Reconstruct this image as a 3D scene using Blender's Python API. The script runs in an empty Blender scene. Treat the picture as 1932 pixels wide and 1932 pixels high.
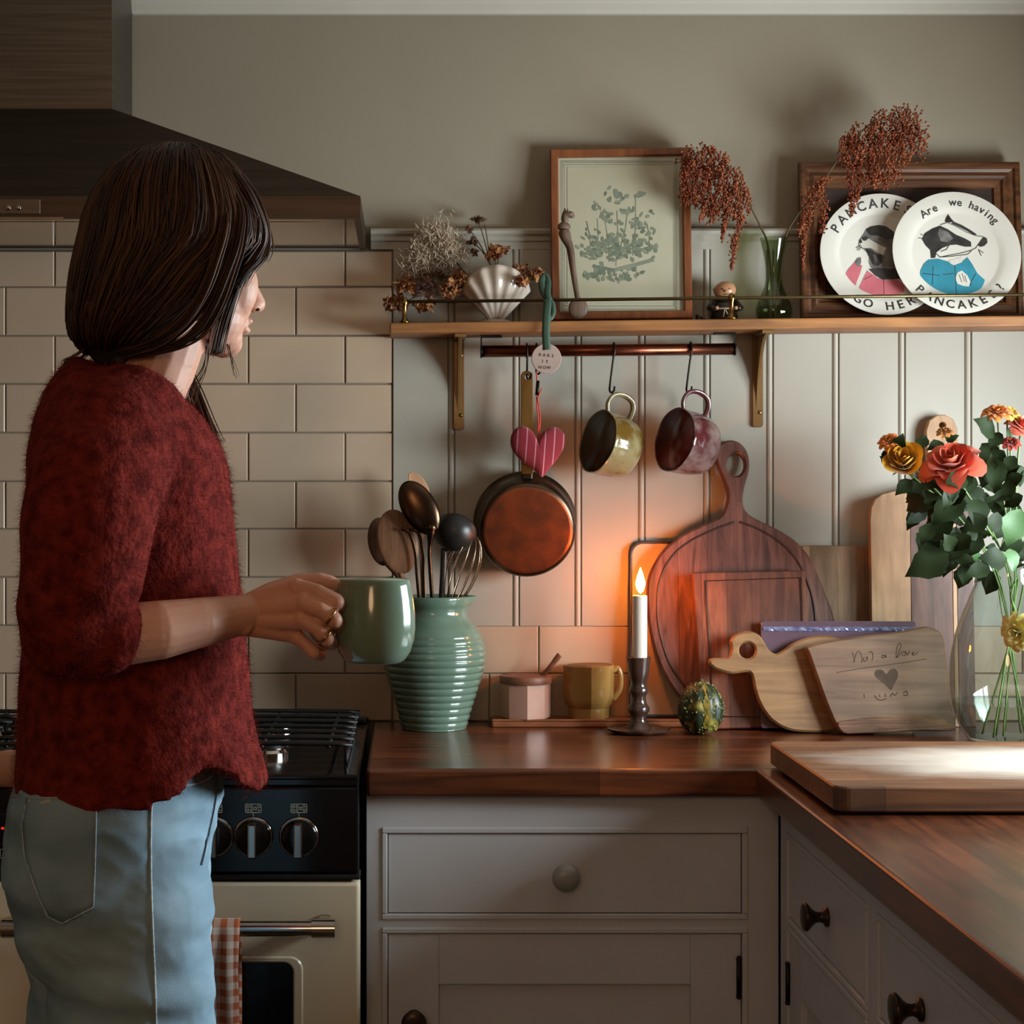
import bpy, bmesh, math, random
import numpy as np
from mathutils import Vector, Matrix, noise
from mathutils.bvhtree import BVHTree
from mathutils.geometry import tessellate_polygon

random.seed(7)
scene = bpy.context.scene
COL = scene.collection
pi = math.pi

# ------------------------------------------------------------------ camera
F, D, VX, VY, CZ = 3404.0, 3.70, 768.0, 935.0, 1.362   # focal length (px of 1932), distance to wall, vanishing point, eye height
cam_data = bpy.data.cameras.new('camera')
cam_data.sensor_width = 36.0
cam_data.lens = 36.0 * F / 1932.0
cam_data.shift_x = (966.0 - VX) / 1932.0
cam_data.shift_y = -(966.0 - VY) / 1932.0
cam_data.clip_start = 0.05
camera = bpy.data.objects.new('camera', cam_data)
camera.location = (0, -D, CZ)
camera.rotation_euler = (pi / 2, 0, 0)
COL.objects.link(camera)
scene.camera = camera

# ------------------------------------------------------------------ world, daylight, exposure
world = bpy.data.worlds.new('world')
scene.world = world
world.use_nodes = True
bg = world.node_tree.nodes['Background']
bg.inputs[0].default_value = (0.62, 0.75, 1.0, 1)
bg.inputs[1].default_value = 0.35

def area(name, loc, rot, sx, sy, power, color):
    l = bpy.data.lights.new(name, 'AREA')
    l.shape = 'RECTANGLE'; l.size = sx; l.size_y = sy
    l.energy = power; l.color = color
    o = bpy.data.objects.new(name, l); o.location = loc; o.rotation_euler = rot
    COL.objects.link(o); return o
# overcast daylight entering the window in the right-hand wall
WIN_Y0, WIN_Y1, WIN_Z0, WIN_Z1 = -1.56, -0.52, 1.04, 1.68
WALL_R = 1.62
area('daylight', (WALL_R + 0.14, (WIN_Y0 + WIN_Y1) / 2, (WIN_Z0 + WIN_Z1) / 2 + 0.02), (0, pi / 2, 0),
     WIN_Z1 - WIN_Z0, WIN_Y1 - WIN_Y0, 106.0, (0.90, 0.955, 1.0))
# warm fill light comes from an added, unseen glowing globe behind the camera (built further down)
FILL_POS, FILL_R, FILL_STRENGTH = (-0.45, -4.55, 1.88), 0.33, 8.3

vs = scene.view_settings
vs.view_transform = 'Standard'; vs.look = 'None'; vs.gamma = 1.0; vs.use_curve_mapping = False
vs.exposure = 0.0
scene.cycles.use_denoising = True
scene.cycles.max_bounces = 7
scene.cycles.diffuse_bounces = 4
scene.cycles.glossy_bounces = 4
scene.cycles.transparent_max_bounces = 12
scene.cycles.caustics_reflective = False
scene.cycles.caustics_refractive = False
scene.cycles.sample_clamp_indirect = 4.0

# ------------------------------------------------------------------ helpers: pixels to places
def P(px, py, Y):
    d = D + Y
    return Vector(((px - VX) * d / F, Y, CZ - (py - VY) * d / F))
def S(Y): return F / (D + Y)
def X_(px, Y): return (px - VX) * (D + Y) / F
def Z_(py, Y): return CZ - (py - VY) * (D + Y) / F

class Lean:
    """front plane of a board that stands at (yb, z0) and leans back by angle a; u = right, v = up the board, w = into the board"""
    def __init__(s, yb, z0, a): s.yb, s.z0, s.a, s.c, s.s = yb, z0, a, math.cos(a), math.sin(a)
    def uv(s, px, py):
        kx, ky = (px - VX) / F, (py - VY) / F
        d = ((CZ - s.z0) * s.s + (D + s.yb) * s.c) / (s.c + ky * s.s)
        return (kx * d, (CZ - ky * d - s.z0) / s.c)
    def xyz(s, u, v, w=0.0):
        return Vector((u, s.yb + v * s.s + w * s.c, s.z0 + v * s.c - w * s.s))

# ------------------------------------------------------------------ helpers: meshes
class MB:
    def __init__(s): s.v, s.f, s.m = [], [], []
    def add(s, vs_, fs, sm=False):
        b = len(s.v); s.v += [Vector(p) for p in vs_]
        for f in fs: s.f.append([b + i for i in f]); s.m.append(sm)
        return s
    def join(s, o): 
        b = len(s.v); s.v += o.v; s.f += [[b + i for i in f] for f in o.f]; s.m += o.m; return s
    def xf(s, M):
        s.v = [M @ p for p in s.v]; return s
    def box(s, lo, hi):
        x0, y0, z0 = lo; x1, y1, z1 = hi
        return s.add([(x0,y0,z0),(x1,y0,z0),(x1,y1,z0),(x0,y1,z0),(x0,y0,z1),(x1,y0,z1),(x1,y1,z1),(x0,y1,z1)],
                     [(3,2,1,0),(4,5,6,7),(0,1,5,4),(1,2,6,5),(2,3,7,6),(3,0,4,7)])
    def rbox(s, lo, hi, r=0.003, seg=2, vertical_only=False):
        bm = bmesh.new()
        x0, y0, z0 = lo; x1, y1, z1 = hi
        pts = [bm.verts.new(p) for p in [(x0,y0,z0),(x1,y0,z0),(x1,y1,z0),(x0,y1,z0),(x0,y0,z1),(x1,y0,z1),(x1,y1,z1),(x0,y1,z1)]]
        for f in [(3,2,1,0),(4,5,6,7),(0,1,5,4),(1,2,6,5),(2,3,7,6),(3,0,4,7)]: bm.faces.new([pts[i] for i in f])
        ed = [e for e in bm.edges if (not vertical_only) or abs(e.verts[0].co.z - e.verts[1].co.z) > 1e-6]
        bmesh.ops.bevel(bm, geom=ed, offset=r, segments=seg, affect='EDGES', profile=0.5)
        bm.verts.index_update()
        s.add([v.co.copy() for v in bm.verts], [[v.index for v in f.verts] for f in bm.faces], False)
        bm.free(); return s
    def lathe(s, prof, seg=32, o=(0,0,0), sm=True, disp=None):
        o = Vector(o); vs_, fs, idx = [], [], []
        for k, (r, z) in enumerate(prof):
            if r < 1e-6:
                idx.append([len(vs_)] * seg); vs_.append(o + Vector((0, 0, z)))
            else:
                row = []
                for i in range(seg):
                    a = 2 * pi * i / seg
                    rr = r if disp is None else r * disp(a, z, k)
                    row.append(len(vs_)); vs_.append(o + Vector((rr * math.cos(a), rr * math.sin(a), z)))
                idx.append(row)
        for k in range(len(prof) - 1):
            for i in range(seg):
                j = (i + 1) % seg
                q = [idx[k][i], idx[k][j], idx[k+1][j], idx[k+1][i]]
                q2 = []
                for t in q:
                    if t not in q2: q2.append(t)
                if len(q2) > 2: fs.append(q2)
        for k, rev in ((0, True), (len(prof) - 1, False)):
            if prof[k][0] >= 1e-6:
                fs.append(list(reversed(idx[k])) if rev else list(idx[k]))
        return s.add(vs_, fs, sm)
    def tube(s, pts, r, seg=8, closed=False, sm=True, flat=1.0, up=None):
        pts = [Vector(p) for p in pts]; n = len(pts)
        rs = r if isinstance(r, (list, tuple)) else [r] * n
        vs_, fs = [], []
        prev = None
        for i, p in enumerate(pts):
            if closed: t = pts[(i + 1) % n] - pts[i - 1]
            else: t = pts[min(i + 1, n - 1)] - pts[max(i - 1, 0)]
            if t.length < 1e-9: t = Vector((0, 0, 1))
            t.normalize()
            ref = up if up is not None else prev
            if ref is None: ref = Vector((0, 0, 1)) if abs(t.z) < 0.9 else Vector((1, 0, 0))
            a = ref - t * ref.dot(t)
            if a.length < 1e-6: a = Vector((0, 1, 0)) - t * t.y
            a.normalize(); b = t.cross(a); prev = a
            for k in range(seg):
                an = 2 * pi * k / seg
                vs_.append(p + a * (rs[i] * math.cos(an)) + b * (rs[i] * flat * math.sin(an)))
        m = n if closed else n - 1
        for i in range(m):
            i2 = (i + 1) % n
            for k in range(seg):
                k2 = (k + 1) % seg
                fs.append((i*seg+k, i*seg+k2, i2*seg+k2, i2*seg+k))
        if not closed:
            fs.append(list(range(seg - 1, -1, -1))); fs.append([(n-1)*seg + k for k in range(seg)])
        return s.add(vs_, fs, sm)
    def ell(s, c, r, seg=16, rings=10, M=None, sm=True):
        c = Vector(c); r = Vector(r) if not isinstance(r, (int, float)) else Vector((r, r, r))
        vs_, fs = [], []
        def tr(p):
            p = Vector((p[0]*r.x, p[1]*r.y, p[2]*r.z))
            if M is not None: p = M @ p
            return c + p
        vs_.append(tr((0,0,-1)))
        for k in range(1, rings):
            b = -pi/2 + pi*k/rings
            for i in range(seg):
                a = 2*pi*i/seg
                vs_.append(tr((math.cos(a)*math.cos(b), math.sin(a)*math.cos(b), math.sin(b))))
        vs_.append(tr((0,0,1))); top = len(vs_) - 1
        for i in range(seg): fs.append((0, 1+(i+1)%seg, 1+i))
        for k in range(rings-2):
            for i in range(seg):
                j = (i+1)%seg
                fs.append((1+k*seg+i, 1+k*seg+j, 1+(k+1)*seg+j, 1+(k+1)*seg+i))
        for i in range(seg): fs.append((1+(rings-2)*seg+i, 1+(rings-2)*seg+(i+1)%seg, top))
        return s.add(vs_, fs, sm)
    def loft(s, rings, sm=True, cap=True, closed=True):
        n = len(rings[0]); vs_ = [p for r in rings for p in r]; fs = []
        for i in range(len(rings) - 1):
            for k in range(n if closed else n - 1):
                k2 = (k + 1) % n
                fs.append((i*n+k, i*n+k2, (i+1)*n+k2, (i+1)*n+k))
        if cap and closed:
            fs.append(list(range(n-1, -1, -1))); fs.append([(len(rings)-1)*n + k for k in range(n)])
        return s.add(vs_, fs, sm)
    def grid(s, rows, sm=True):
        return s.loft(rows, sm, cap=False, closed=False)
    def slab(s, outer, holes, t, xyz, b=0.0015):
        """flat board: outline (u,v) with holes, thickness t, soft front and back arris; xyz(u,v,w)"""
        def area2(L): return sum(L[i][0]*L[(i+1)%len(L)][1] - L[(i+1)%len(L)][0]*L[i][1] for i in range(len(L)))
        loops = []
        for k, L in enumerate([outer] + list(holes)):
            L = [tuple(p) for p in L]
            if (area2(L) > 0) != (k == 0): L = L[::-1]
            loops.append(L)
        def inset(L, e):
            out = []
            n = len(L)
            for i in range(n):
                p0, p1, p2 = Vector(L[i-1]), Vector(L[i]), Vector(L[(i+1) % n])
                d1, d2 = (p1 - p0), (p2 - p1)
                n1, n2 = Vector((-d1.y, d1.x)), Vector((-d2.y, d2.x))
                if n1.length > 1e-9: n1.normalize()
                if n2.length > 1e-9: n2.normalize()
                nn = n1 + n2
                if nn.length < 1e-6: nn = n1
                nn.normalize()
                out.append((p1.x + nn.x * e, p1.y + nn.y * e))
            return out
        base = len(s.v)
        ins = [inset(L, b) for L in loops]
        flat = [p for L in ins for p in L]
        N = len(flat)
        tris = tessellate_polygon([[Vector((p[0], p[1], 0)) for p in L] for L in ins])
        full = [p for L in loops for p in L]
        vs_ = [xyz(u, v, 0) for u, v in flat] + [xyz(u, v, b) for u, v in full] + [xyz(u, v, t - b) for u, v in full] + [xyz(u, v, t) for u, v in flat]
        fs = []
        for a, c, d in tris:
            def ar(i): return Vector(flat[i])
            cr = (ar(c) - ar(a)).cross(ar(d) - ar(a))
            if cr < 0: c, d = d, c
            fs.append((a, c, d)); fs.append((3*N + a, 3*N + d, 3*N + c))
        o = 0
        for L in loops:
            n = len(L)
            for i in range(n):
                j = (i + 1) % n
                for k in range(3):
                    fs.append((k*N+o+i, (k+1)*N+o+i, (k+1)*N+o+j, k*N+o+j))
            o += n
        return s.add(vs_, fs, False)
    def mesh(s, name, off=Vector((0,0,0))):
        me = bpy.data.meshes.new(name)
        me.from_pydata([tuple(p - off) for p in s.v], [], s.f)
        me.polygons.foreach_set('use_smooth', s.m)
        me.update(); return me

OFF = {}
def thing(name, label, cat, loc, group=None):
    o = bpy.data.objects.new(name, None); COL.objects.link(o)
    o.empty_display_size = 0.05
    o.location = loc; o['label'] = label; o['category'] = cat
    if group: o['group'] = group
    OFF[o.name] = Vector(loc); return o
def obj(name, mb, mat, parent=None, label=None, cat=None, group=None, kind=None, fixn=False, smooth_angle=None):
    """one mesh object; vertices are in world space and are moved to the parent's (or the thing's own) origin"""
    if parent is not None: off = OFF[parent.name]
    else:
        a = np.array([tuple(p) for p in mb.v]); lo, hi = a.min(0), a.max(0)
        off = Vector(((lo[0]+hi[0])/2, (lo[1]+hi[1])/2, lo[2]))
    me = mb.mesh(name, off) if isinstance(mb, MB) else mb
    if fixn:
        bm = bmesh.new(); bm.from_mesh(me); bmesh.ops.recalc_face_normals(bm, faces=bm.faces); bm.to_mesh(me); bm.free()
    if smooth_angle is not None:
        try: me.set_sharp_from_angle(angle=smooth_angle)
        except Exception: pass
    o = bpy.data.objects.new(name, me); COL.objects.link(o)
    if parent is not None: o.parent = parent
    else: o.location = off
    OFF[o.name] = off
    for m in (mat if isinstance(mat, (list, tuple)) else [mat]): me.materials.append(m)
    if label: o['label'] = label
    if cat: o['category'] = cat
    if group: o['group'] = group
    if kind: o['kind'] = kind
    return o
def raw(name, me, off, mat, parent=None, **kw):
    """object from finished mesh data whose vertices are in world space"""
    me.transform(Matrix.Translation(-(OFF[parent.name] if parent else off)))
    o = bpy.data.objects.new(name, me); COL.objects.link(o)
    if parent: o.parent = parent; OFF[o.name] = OFF[parent.name]
    else: o.location = off; OFF[o.name] = Vector(off)
    me.materials.clear(); me.materials.append(mat)
    for k, v in kw.items(): o[k] = v
    return o
def remesh(mb, voxel, smooth=4, factor=0.5):
    me = mb.mesh('tmp'); o = bpy.data.objects.new('tmp', me); COL.objects.link(o)
    m = o.modifiers.new('r', 'REMESH'); m.mode = 'VOXEL'; m.voxel_size = voxel; m.use_smooth_shade = True
    if smooth:
        m = o.modifiers.new('s', 'SMOOTH'); m.factor = factor; m.iterations = smooth
    dg = bpy.context.evaluated_depsgraph_get()
    out = bpy.data.meshes.new_from_object(o.evaluated_get(dg))
    bpy.data.objects.remove(o); bpy.data.meshes.remove(me)
    out.polygons.foreach_set('use_smooth', [True] * len(out.polygons))
    return out
def displace(me, fn):
    n = len(me.vertices); co = np.empty(n*3); me.vertices.foreach_get('co', co); co = co.reshape(-1, 3)
    no = np.empty(n*3); me.vertex_normals.foreach_get('vector', no); no = no.reshape(-1, 3)
    for i in range(n):
        h = fn(Vector(co[i]), Vector(no[i]))
        co[i] += no[i] * h
    me.vertices.foreach_set('co', co.ravel()); me.update()
def bvh(me): return BVHTree.FromPolygons([v.co.copy() for v in me.vertices], [list(p.vertices) for p in me.polygons])
def smoothpath(pts, n=6, closed=False):
    """Catmull-Rom through points (any dimension Vector)"""
    pts = [Vector(p) for p in pts]; out = []; N = len(pts)
    rng = range(N) if closed else range(N - 1)
    for i in rng:
        if closed: p0, p1, p2, p3 = pts[i-1], pts[i], pts[(i+1)%N], pts[(i+2)%N]
        else: p0, p1, p2, p3 = pts[max(i-1,0)], pts[i], pts[i+1], pts[min(i+2,N-1)]
        for k in range(n):
            t = k / n
            out.append(0.5*((2*p1) + (p2-p0)*t + (2*p0-5*p1+4*p2-p3)*t*t + (3*p1-p0-3*p2+p3)*t**3))
    if not closed: out.append(pts[-1])
    return out
def lerp_table(tab, x):
    if x <= tab[0][0]: return list(tab[0][1:])
    for a, b in zip(tab, tab[1:]):
        if x <= b[0]:
            t = (x - a[0]) / (b[0] - a[0]); t = t*t*(3-2*t)*0.35 + t*0.65
            return [p + (q - p) * t for p, q in zip(a[1:], b[1:])]
    return list(tab[-1][1:])
_fonts = {}
def glyph(ch, size):
    key = ch
    if key not in _fonts:
        cu = bpy.data.curves.new('t', 'FONT'); cu.body = ch; cu.size = 1.0; cu.align_x = 'CENTER'; cu.resolution_u = 3; cu.offset = 0.012
        o = bpy.data.objects.new('t', cu); COL.objects.link(o)
        dg = bpy.context.evaluated_depsgraph_get()
        me = bpy.data.meshes.new_from_object(o.evaluated_get(dg))
        _fonts[key] = ([v.co.copy() for v in me.vertices], [list(p.vertices) for p in me.polygons])
        bpy.data.objects.remove(o); bpy.data.curves.remove(cu); bpy.data.meshes.remove(me)
    v, f = _fonts[key]
    return [p * size for p in v], f

# ------------------------------------------------------------------ helpers: materials
def lin(c):
    if isinstance(c, str):
        c = [int(c[i:i+2], 16) / 255 for i in (1, 3, 5)]
    return tuple(((x/12.92) if x <= 0.04045 else ((x+0.055)/1.055)**2.4) for x in c) + (1.0,)
def mat(name, col, rough=0.5, metal=0.0, spec=0.5, col2=None, nscale=8.0, stretch=(1,1,1), bump=0.0, bscale=None, bdist=0.002,
        coat=0.0, trans=0.0, ior=1.45, sss=0.0, sheen=0.0, emit=None, estr=0.0, ramp=(0.35, 0.65), detail=5.0, distort=0.0, alpha=1.0, rough2=None):
    m = bpy.data.materials.new(name); m.use_nodes = True
    nt = m.node_tree; N = nt.nodes; b = N['Principled BSDF']
    I = b.inputs
    I['Base Color'].default_value = lin(col); I['Roughness'].default_value = rough; I['Metallic'].default_value = metal
    I['Specular IOR Level'].default_value = spec; I['Coat Weight'].default_value = coat; I['Coat Roughness'].default_value = 0.08
    I['Transmission Weight'].default_value = trans; I['IOR'].default_value = ior
    if sss: I['Subsurface Weight'].default_value = sss; I['Subsurface Radius'].default_value = (0.012, 0.005, 0.003)
    if sheen: I['Sheen Weight'].default_value = sheen; I['Sheen Roughness'].default_value = 0.5; I['Sheen Tint'].default_value = lin(col2 or col)
    if emit: I['Emission Color'].default_value = lin(emit); I['Emission Strength'].default_value = estr
    if alpha < 1: I['Alpha'].default_value = alpha
    if col2 or bump:
        tc = N.new('ShaderNodeTexCoord'); mp = N.new('ShaderNodeMapping'); mp.inputs['Scale'].default_value = stretch
        nt.links.new(tc.outputs['Object'], mp.inputs[0])
    if col2:
        nz = N.new('ShaderNodeTexNoise'); nz.inputs['Scale'].default_value = nscale; nz.inputs['Detail'].default_value = detail
        nz.inputs['Distortion'].default_value = distort
        nt.links.new(mp.outputs[0], nz.inputs['Vector'])
        cr = N.new('ShaderNodeValToRGB'); cr.color_ramp.elements[0].position = ramp[0]; cr.color_ramp.elements[1].position = ramp[1]
        cr.color_ramp.elements[0].color = lin(col); cr.color_ramp.elements[1].color = lin(col2)
        nt.links.new(nz.outputs['Fac'], cr.inputs[0]); nt.links.new(cr.outputs[0], I['Base Color'])
        if rough2 is not None:
            mr = N.new('ShaderNodeMapRange'); mr.inputs[3].default_value = rough; mr.inputs[4].default_value = rough2
            nt.links.new(nz.outputs['Fac'], mr.inputs[0]); nt.links.new(mr.outputs[0], I['Roughness'])
    if bump:
        nz2 = N.new('ShaderNodeTexNoise'); nz2.inputs['Scale'].default_value = bscale or nscale * 3; nz2.inputs['Detail'].default_value = 6
        nt.links.new(mp.outputs[0], nz2.inputs['Vector'])
        bp = N.new('ShaderNodeBump'); bp.inputs['Strength'].default_value = bump; bp.inputs['Distance'].default_value = bdist
        nt.links.new(nz2.outputs['Fac'], bp.inputs['Height']); nt.links.new(bp.outputs[0], I['Normal'])
    return m
def wood(name, dark, light, axis='x', scale=1.0, rough=0.45, coat=0.0, staves=None, tint=None, spec=0.5):
    """grain stretched along one axis, optional staves (length, width) of slightly different tone"""
    m = bpy.data.materials.new(name); m.use_nodes = True
    nt = m.node_tree; N = nt.nodes; L = nt.links; b = N['Principled BSDF']
    b.inputs['Roughness'].default_value = rough; b.inputs['Coat Weight'].default_value = coat; b.inputs['Coat Roughness'].default_value = 0.22
    b.inputs['Specular IOR Level'].default_value = spec
    tc = N.new('ShaderNodeTexCoord'); mp = N.new('ShaderNodeMapping'); L.new(tc.outputs['Object'], mp.inputs[0])
    sc = {'x': (2.2, 30, 30), 'y': (30, 2.2, 30), 'z': (30, 30, 2.2)}[axis]
    mp.inputs['Scale'].default_value = [k * scale for k in sc]
    nz = N.new('ShaderNodeTexNoise'); nz.inputs['Scale'].default_value = 1.6; nz.inputs['Detail'].default_value = 7; nz.inputs['Distortion'].default_value = 1.2
    L.new(mp.outputs[0], nz.inputs['Vector'])
    cr = N.new('ShaderNodeValToRGB'); cr.color_ramp.elements[0].position = 0.3; cr.color_ramp.elements[1].position = 0.7
    cr.color_ramp.elements[0].color = lin(dark); cr.color_ramp.elements[1].color = lin(light)
    L.new(nz.outputs['Fac'], cr.inputs[0]); out = cr.outputs[0]
    # broad blotches
    n2 = N.new('ShaderNodeTexNoise'); n2.inputs['Scale'].default_value = 7.0 * scale; n2.inputs['Detail'].default_value = 3
    L.new(tc.outputs['Object'], n2.inputs['Vector'])
    mr = N.new('ShaderNodeMapRange'); mr.inputs[1].default_value = 0.3; mr.inputs[2].default_value = 0.7
    mr.inputs[3].default_value = 0.72; mr.inputs[4].default_value = 1.18
    L.new(n2.outputs['Fac'], mr.inputs[0])
    mx = N.new('ShaderNodeMix'); mx.data_type = 'RGBA'; mx.blend_type = 'MULTIPLY'; mx.inputs[0].default_value = 1.0
    L.new(out, mx.inputs[6]); L.new(mr.outputs[0], mx.inputs[7]); out = mx.outputs[2]
    if staves:
        br = N.new('ShaderNodeTexBrick'); m2 = N.new('ShaderNodeMapping'); L.new(tc.outputs['Object'], m2.inputs[0])
        m2.inputs['Rotation'].default_value = {'x': (0,0,0), 'y': (0,0,pi/2), 'z': (pi/2, 0, pi/2)}[axis]
        L.new(m2.outputs[0], br.inputs['Vector'])
        br.inputs['Scale'].default_value = 1.0; br.inputs['Mortar Size'].default_value = 0.0008
        br.inputs['Brick Width'].default_value = staves[0]; br.inputs['Row Height'].default_value = staves[1]
        br.inputs['Color1'].default_value = (0.62, 0.60, 0.58, 1); br.inputs['Color2'].default_value = (1.25, 1.25, 1.25, 1); br.inputs['Mortar'].default_value = (0.5, 0.45, 0.4, 1)
        mx2 = N.new('ShaderNodeMix'); mx2.data_type = 'RGBA'; mx2.blend_type = 'MULTIPLY'; mx2.inputs[0].default_value = 1.0
        L.new(out, mx2.inputs[6]); L.new(br.outputs[0], mx2.inputs[7]); out = mx2.outputs[2]
    L.new(out, b.inputs['Base Color'])
    bp = N.new('ShaderNodeBump'); bp.inputs['Strength'].default_value = 0.15; bp.inputs['Distance'].default_value = 0.001
    L.new(nz.outputs['Fac'], bp.inputs['Height']); L.new(bp.outputs[0], b.inputs['Normal'])
    return m
def thin_glass(name, tint, refl=1.0, rough=0.0):
    """thin-walled glass: clear or tinted transmission without bending, mirror reflection growing towards grazing angles"""
    m = bpy.data.materials.new(name); m.use_nodes = True
    nt = m.node_tree; N = nt.nodes; L = nt.links; N.remove(N['Principled BSDF'])
    out = N['Material Output']; tr = N.new('ShaderNodeBsdfTransparent'); tr.inputs[0].default_value = lin(tint)
    gl = N.new('ShaderNodeBsdfGlossy'); gl.inputs['Roughness'].default_value = rough
    lw = N.new('ShaderNodeFresnel'); ge = N.new('ShaderNodeNewGeometry'); ir = N.new('ShaderNodeMapRange')   # same reflection from both sides of the wall
    ir.inputs[3].default_value = 1.45; ir.inputs[4].default_value = 1/1.45; L.new(ge.outputs['Backfacing'], ir.inputs[0]); L.new(ir.outputs[0], lw.inputs[0])
    mu = N.new('ShaderNodeMath'); mu.operation = 'MULTIPLY'; mu.inputs[1].default_value = refl; L.new(lw.outputs[0], mu.inputs[0])
    mx = N.new('ShaderNodeMixShader'); L.new(mu.outputs[0], mx.inputs[0]); L.new(tr.outputs[0], mx.inputs[1]); L.new(gl.outputs[0], mx.inputs[2])
    L.new(mx.outputs[0], out.inputs[0]); return m
def island_mat(name, cols, rough=0.5, spec=0.4, aniso=0.0, sheen=0.0):
    """tone varies from loose piece to loose piece (hair locks, petals, leaves)"""
    m = bpy.data.materials.new(name); m.use_nodes = True
    nt = m.node_tree; N = nt.nodes; L = nt.links; b = N['Principled BSDF']
    b.inputs['Roughness'].default_value = rough; b.inputs['Specular IOR Level'].default_value = spec
    if sheen: b.inputs['Sheen Weight'].default_value = sheen
    g = N.new('ShaderNodeNewGeometry'); cr = N.new('ShaderNodeValToRGB'); e = cr.color_ramp.elements
    e[0].color = lin(cols[0]); e[1].color = lin(cols[-1])
    for i, c in enumerate(cols[1:-1]):
        k = e.new((i + 1) / (len(cols) - 1)); k.color = lin(c)
    L.new(g.outputs['Random Per Island'], cr.inputs[0]); L.new(cr.outputs[0], b.inputs['Base Color'])
    return m
# ------------------------------------------------------------------ materials of the room
M_paint = mat('wall_paint', '#8d8270', 0.75, col2='#928775', nscale=3.0, bump=0.05, bscale=60)
M_panelpaint = mat('panel_paint', '#a39c8f', 0.5, col2='#a8a194', nscale=4.0)
M_trim = mat('trim_paint', '#b8b2a4', 0.5, col2='#beb8aa', nscale=4.0)
M_tile = mat('tile_glaze', '#b29c86', 0.22, col2='#b9a48e', nscale=4.0, bump=0.04, bscale=14, bdist=0.004)
M_grout = mat('grout', '#8d8578', 0.85, col2='#79705f', nscale=12.0)
M_ceil = mat('ceiling_paint', '#b3a697', 0.8, col2='#bbae9f', nscale=3.0)
M_floor = wood('floor_boards', '#4a3526', '#75573d', 'y', 1.0, 0.5, staves=(1.2, 0.14))
M_far = mat('room_paint', '#8d8273', 0.8, col2='#948979', nscale=2.0)
M_cab = mat('cabinet_paint', '#bab9ba', 0.42, col2='#c0bfc0', nscale=5.0, bump=0.03, bscale=90)
M_gap = mat('dark_gap', '#1c1814', 0.9, col2='#241f1a', nscale=6)
M_iron = mat('dark_iron', '#2a241f', 0.4, 0.9, col2='#3a3028', nscale=30)
M_steel = mat('brushed_steel', '#6f655b', 0.42, 1.0, col2='#5f564d', nscale=5, stretch=(1, 1, 40))
M_steel_d = mat('hood_steel', '#55483e', 0.45, 1.0, col2='#4a3f36', nscale=4, stretch=(1, 1, 30))
M_chrome = mat('chrome', '#b9b4ae', 0.12, 1.0, col2='#a8a39d', nscale=4)
M_black = mat('black_enamel', '#0a0a0b', 0.12, 0.0, 0.6, col2='#0e0e10', nscale=6)
M_blackm = mat('black_cast_iron', '#121212', 0.45, 0.2, col2='#1b1a19', nscale=60)
M_cream = mat('cream_enamel', '#cbbfa4', 0.28, col2='#d2c6ac', nscale=4)
M_glassdark = mat('oven_glass', '#0b0c0d', 0.06, 0.0, 0.6, col2='#101214', nscale=3)
M_top_x = wood('worktop_wood', '#3e1d0f', '#70391d', 'x', 1.0, 0.28, coat=0.4, staves=(0.55, 0.042))
M_top_y = wood('worktop_wood_return', '#3e1d0f', '#70391d', 'y', 1.0, 0.28, coat=0.4, staves=(0.55, 0.042))

# ------------------------------------------------------------------ room shell
XL, YB, ZC = -2.45, -5.2, Z_(3, 0)
wall_back = obj('wall_back', MB().box((XL, 0, 0), (WALL_R + 0.14, 0.12, ZC)), M_paint, kind='structure')
obj('floor', MB().box((XL, YB, -0.06), (WALL_R + 0.14, 0.0, 0)), M_floor, kind='structure')
obj('ceiling', MB().box((XL, YB, ZC), (WALL_R + 0.14, 0.12, ZC + 0.08)), M_ceil, kind='structure')
obj('wall_left', MB().box((XL - 0.1, YB, 0), (XL, 0.0, ZC)), M_far, kind='structure')
obj('wall_behind', MB().box((XL, YB - 0.1, 0), (WALL_R + 0.14, YB, ZC)), M_far, kind='structure')
b = MB()
b.box((WALL_R, WIN_Y1, 0), (WALL_R + 0.12, 0.0, ZC)).box((WALL_R, YB, 0), (WALL_R + 0.12, WIN_Y0, ZC))
b.box((WALL_R, WIN_Y0, 0), (WALL_R + 0.12, WIN_Y1, WIN_Z0)).box((WALL_R, WIN_Y0, WIN_Z1), (WALL_R + 0.12, WIN_Y1, ZC))
obj('wall_right', b, M_paint, kind='structure')
# window: frame, mullion, two panes, sill
win = bpy.data.objects.new('window_1', None); COL.objects.link(win); win.location = (WALL_R + 0.06, (WIN_Y0 + WIN_Y1) / 2, WIN_Z0); win['kind'] = 'structure'
OFF[win.name] = Vector(win.location)
fx0, fx1, ym = WALL_R + 0.055, WALL_R + 0.095, (WIN_Y0 + WIN_Y1) / 2
b = MB().box((fx0, WIN_Y0, WIN_Z0), (fx1, WIN_Y1, WIN_Z0 + 0.04)).box((fx0, WIN_Y0, WIN_Z1 - 0.04), (fx1, WIN_Y1, WIN_Z1))
b.box((fx0, WIN_Y0, WIN_Z0 + 0.04), (fx1, WIN_Y0 + 0.04, WIN_Z1 - 0.04)).box((fx0, WIN_Y1 - 0.04, WIN_Z0 + 0.04), (fx1, WIN_Y1, WIN_Z1 - 0.04))
b.box((fx0, ym - 0.02, WIN_Z0 + 0.04), (fx1, ym + 0.02, WIN_Z1 - 0.04))
obj('window_frame', b, M_trim, win)
M_pane = thin_glass('window_pane', '#f4f8f8', 0.6)
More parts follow.
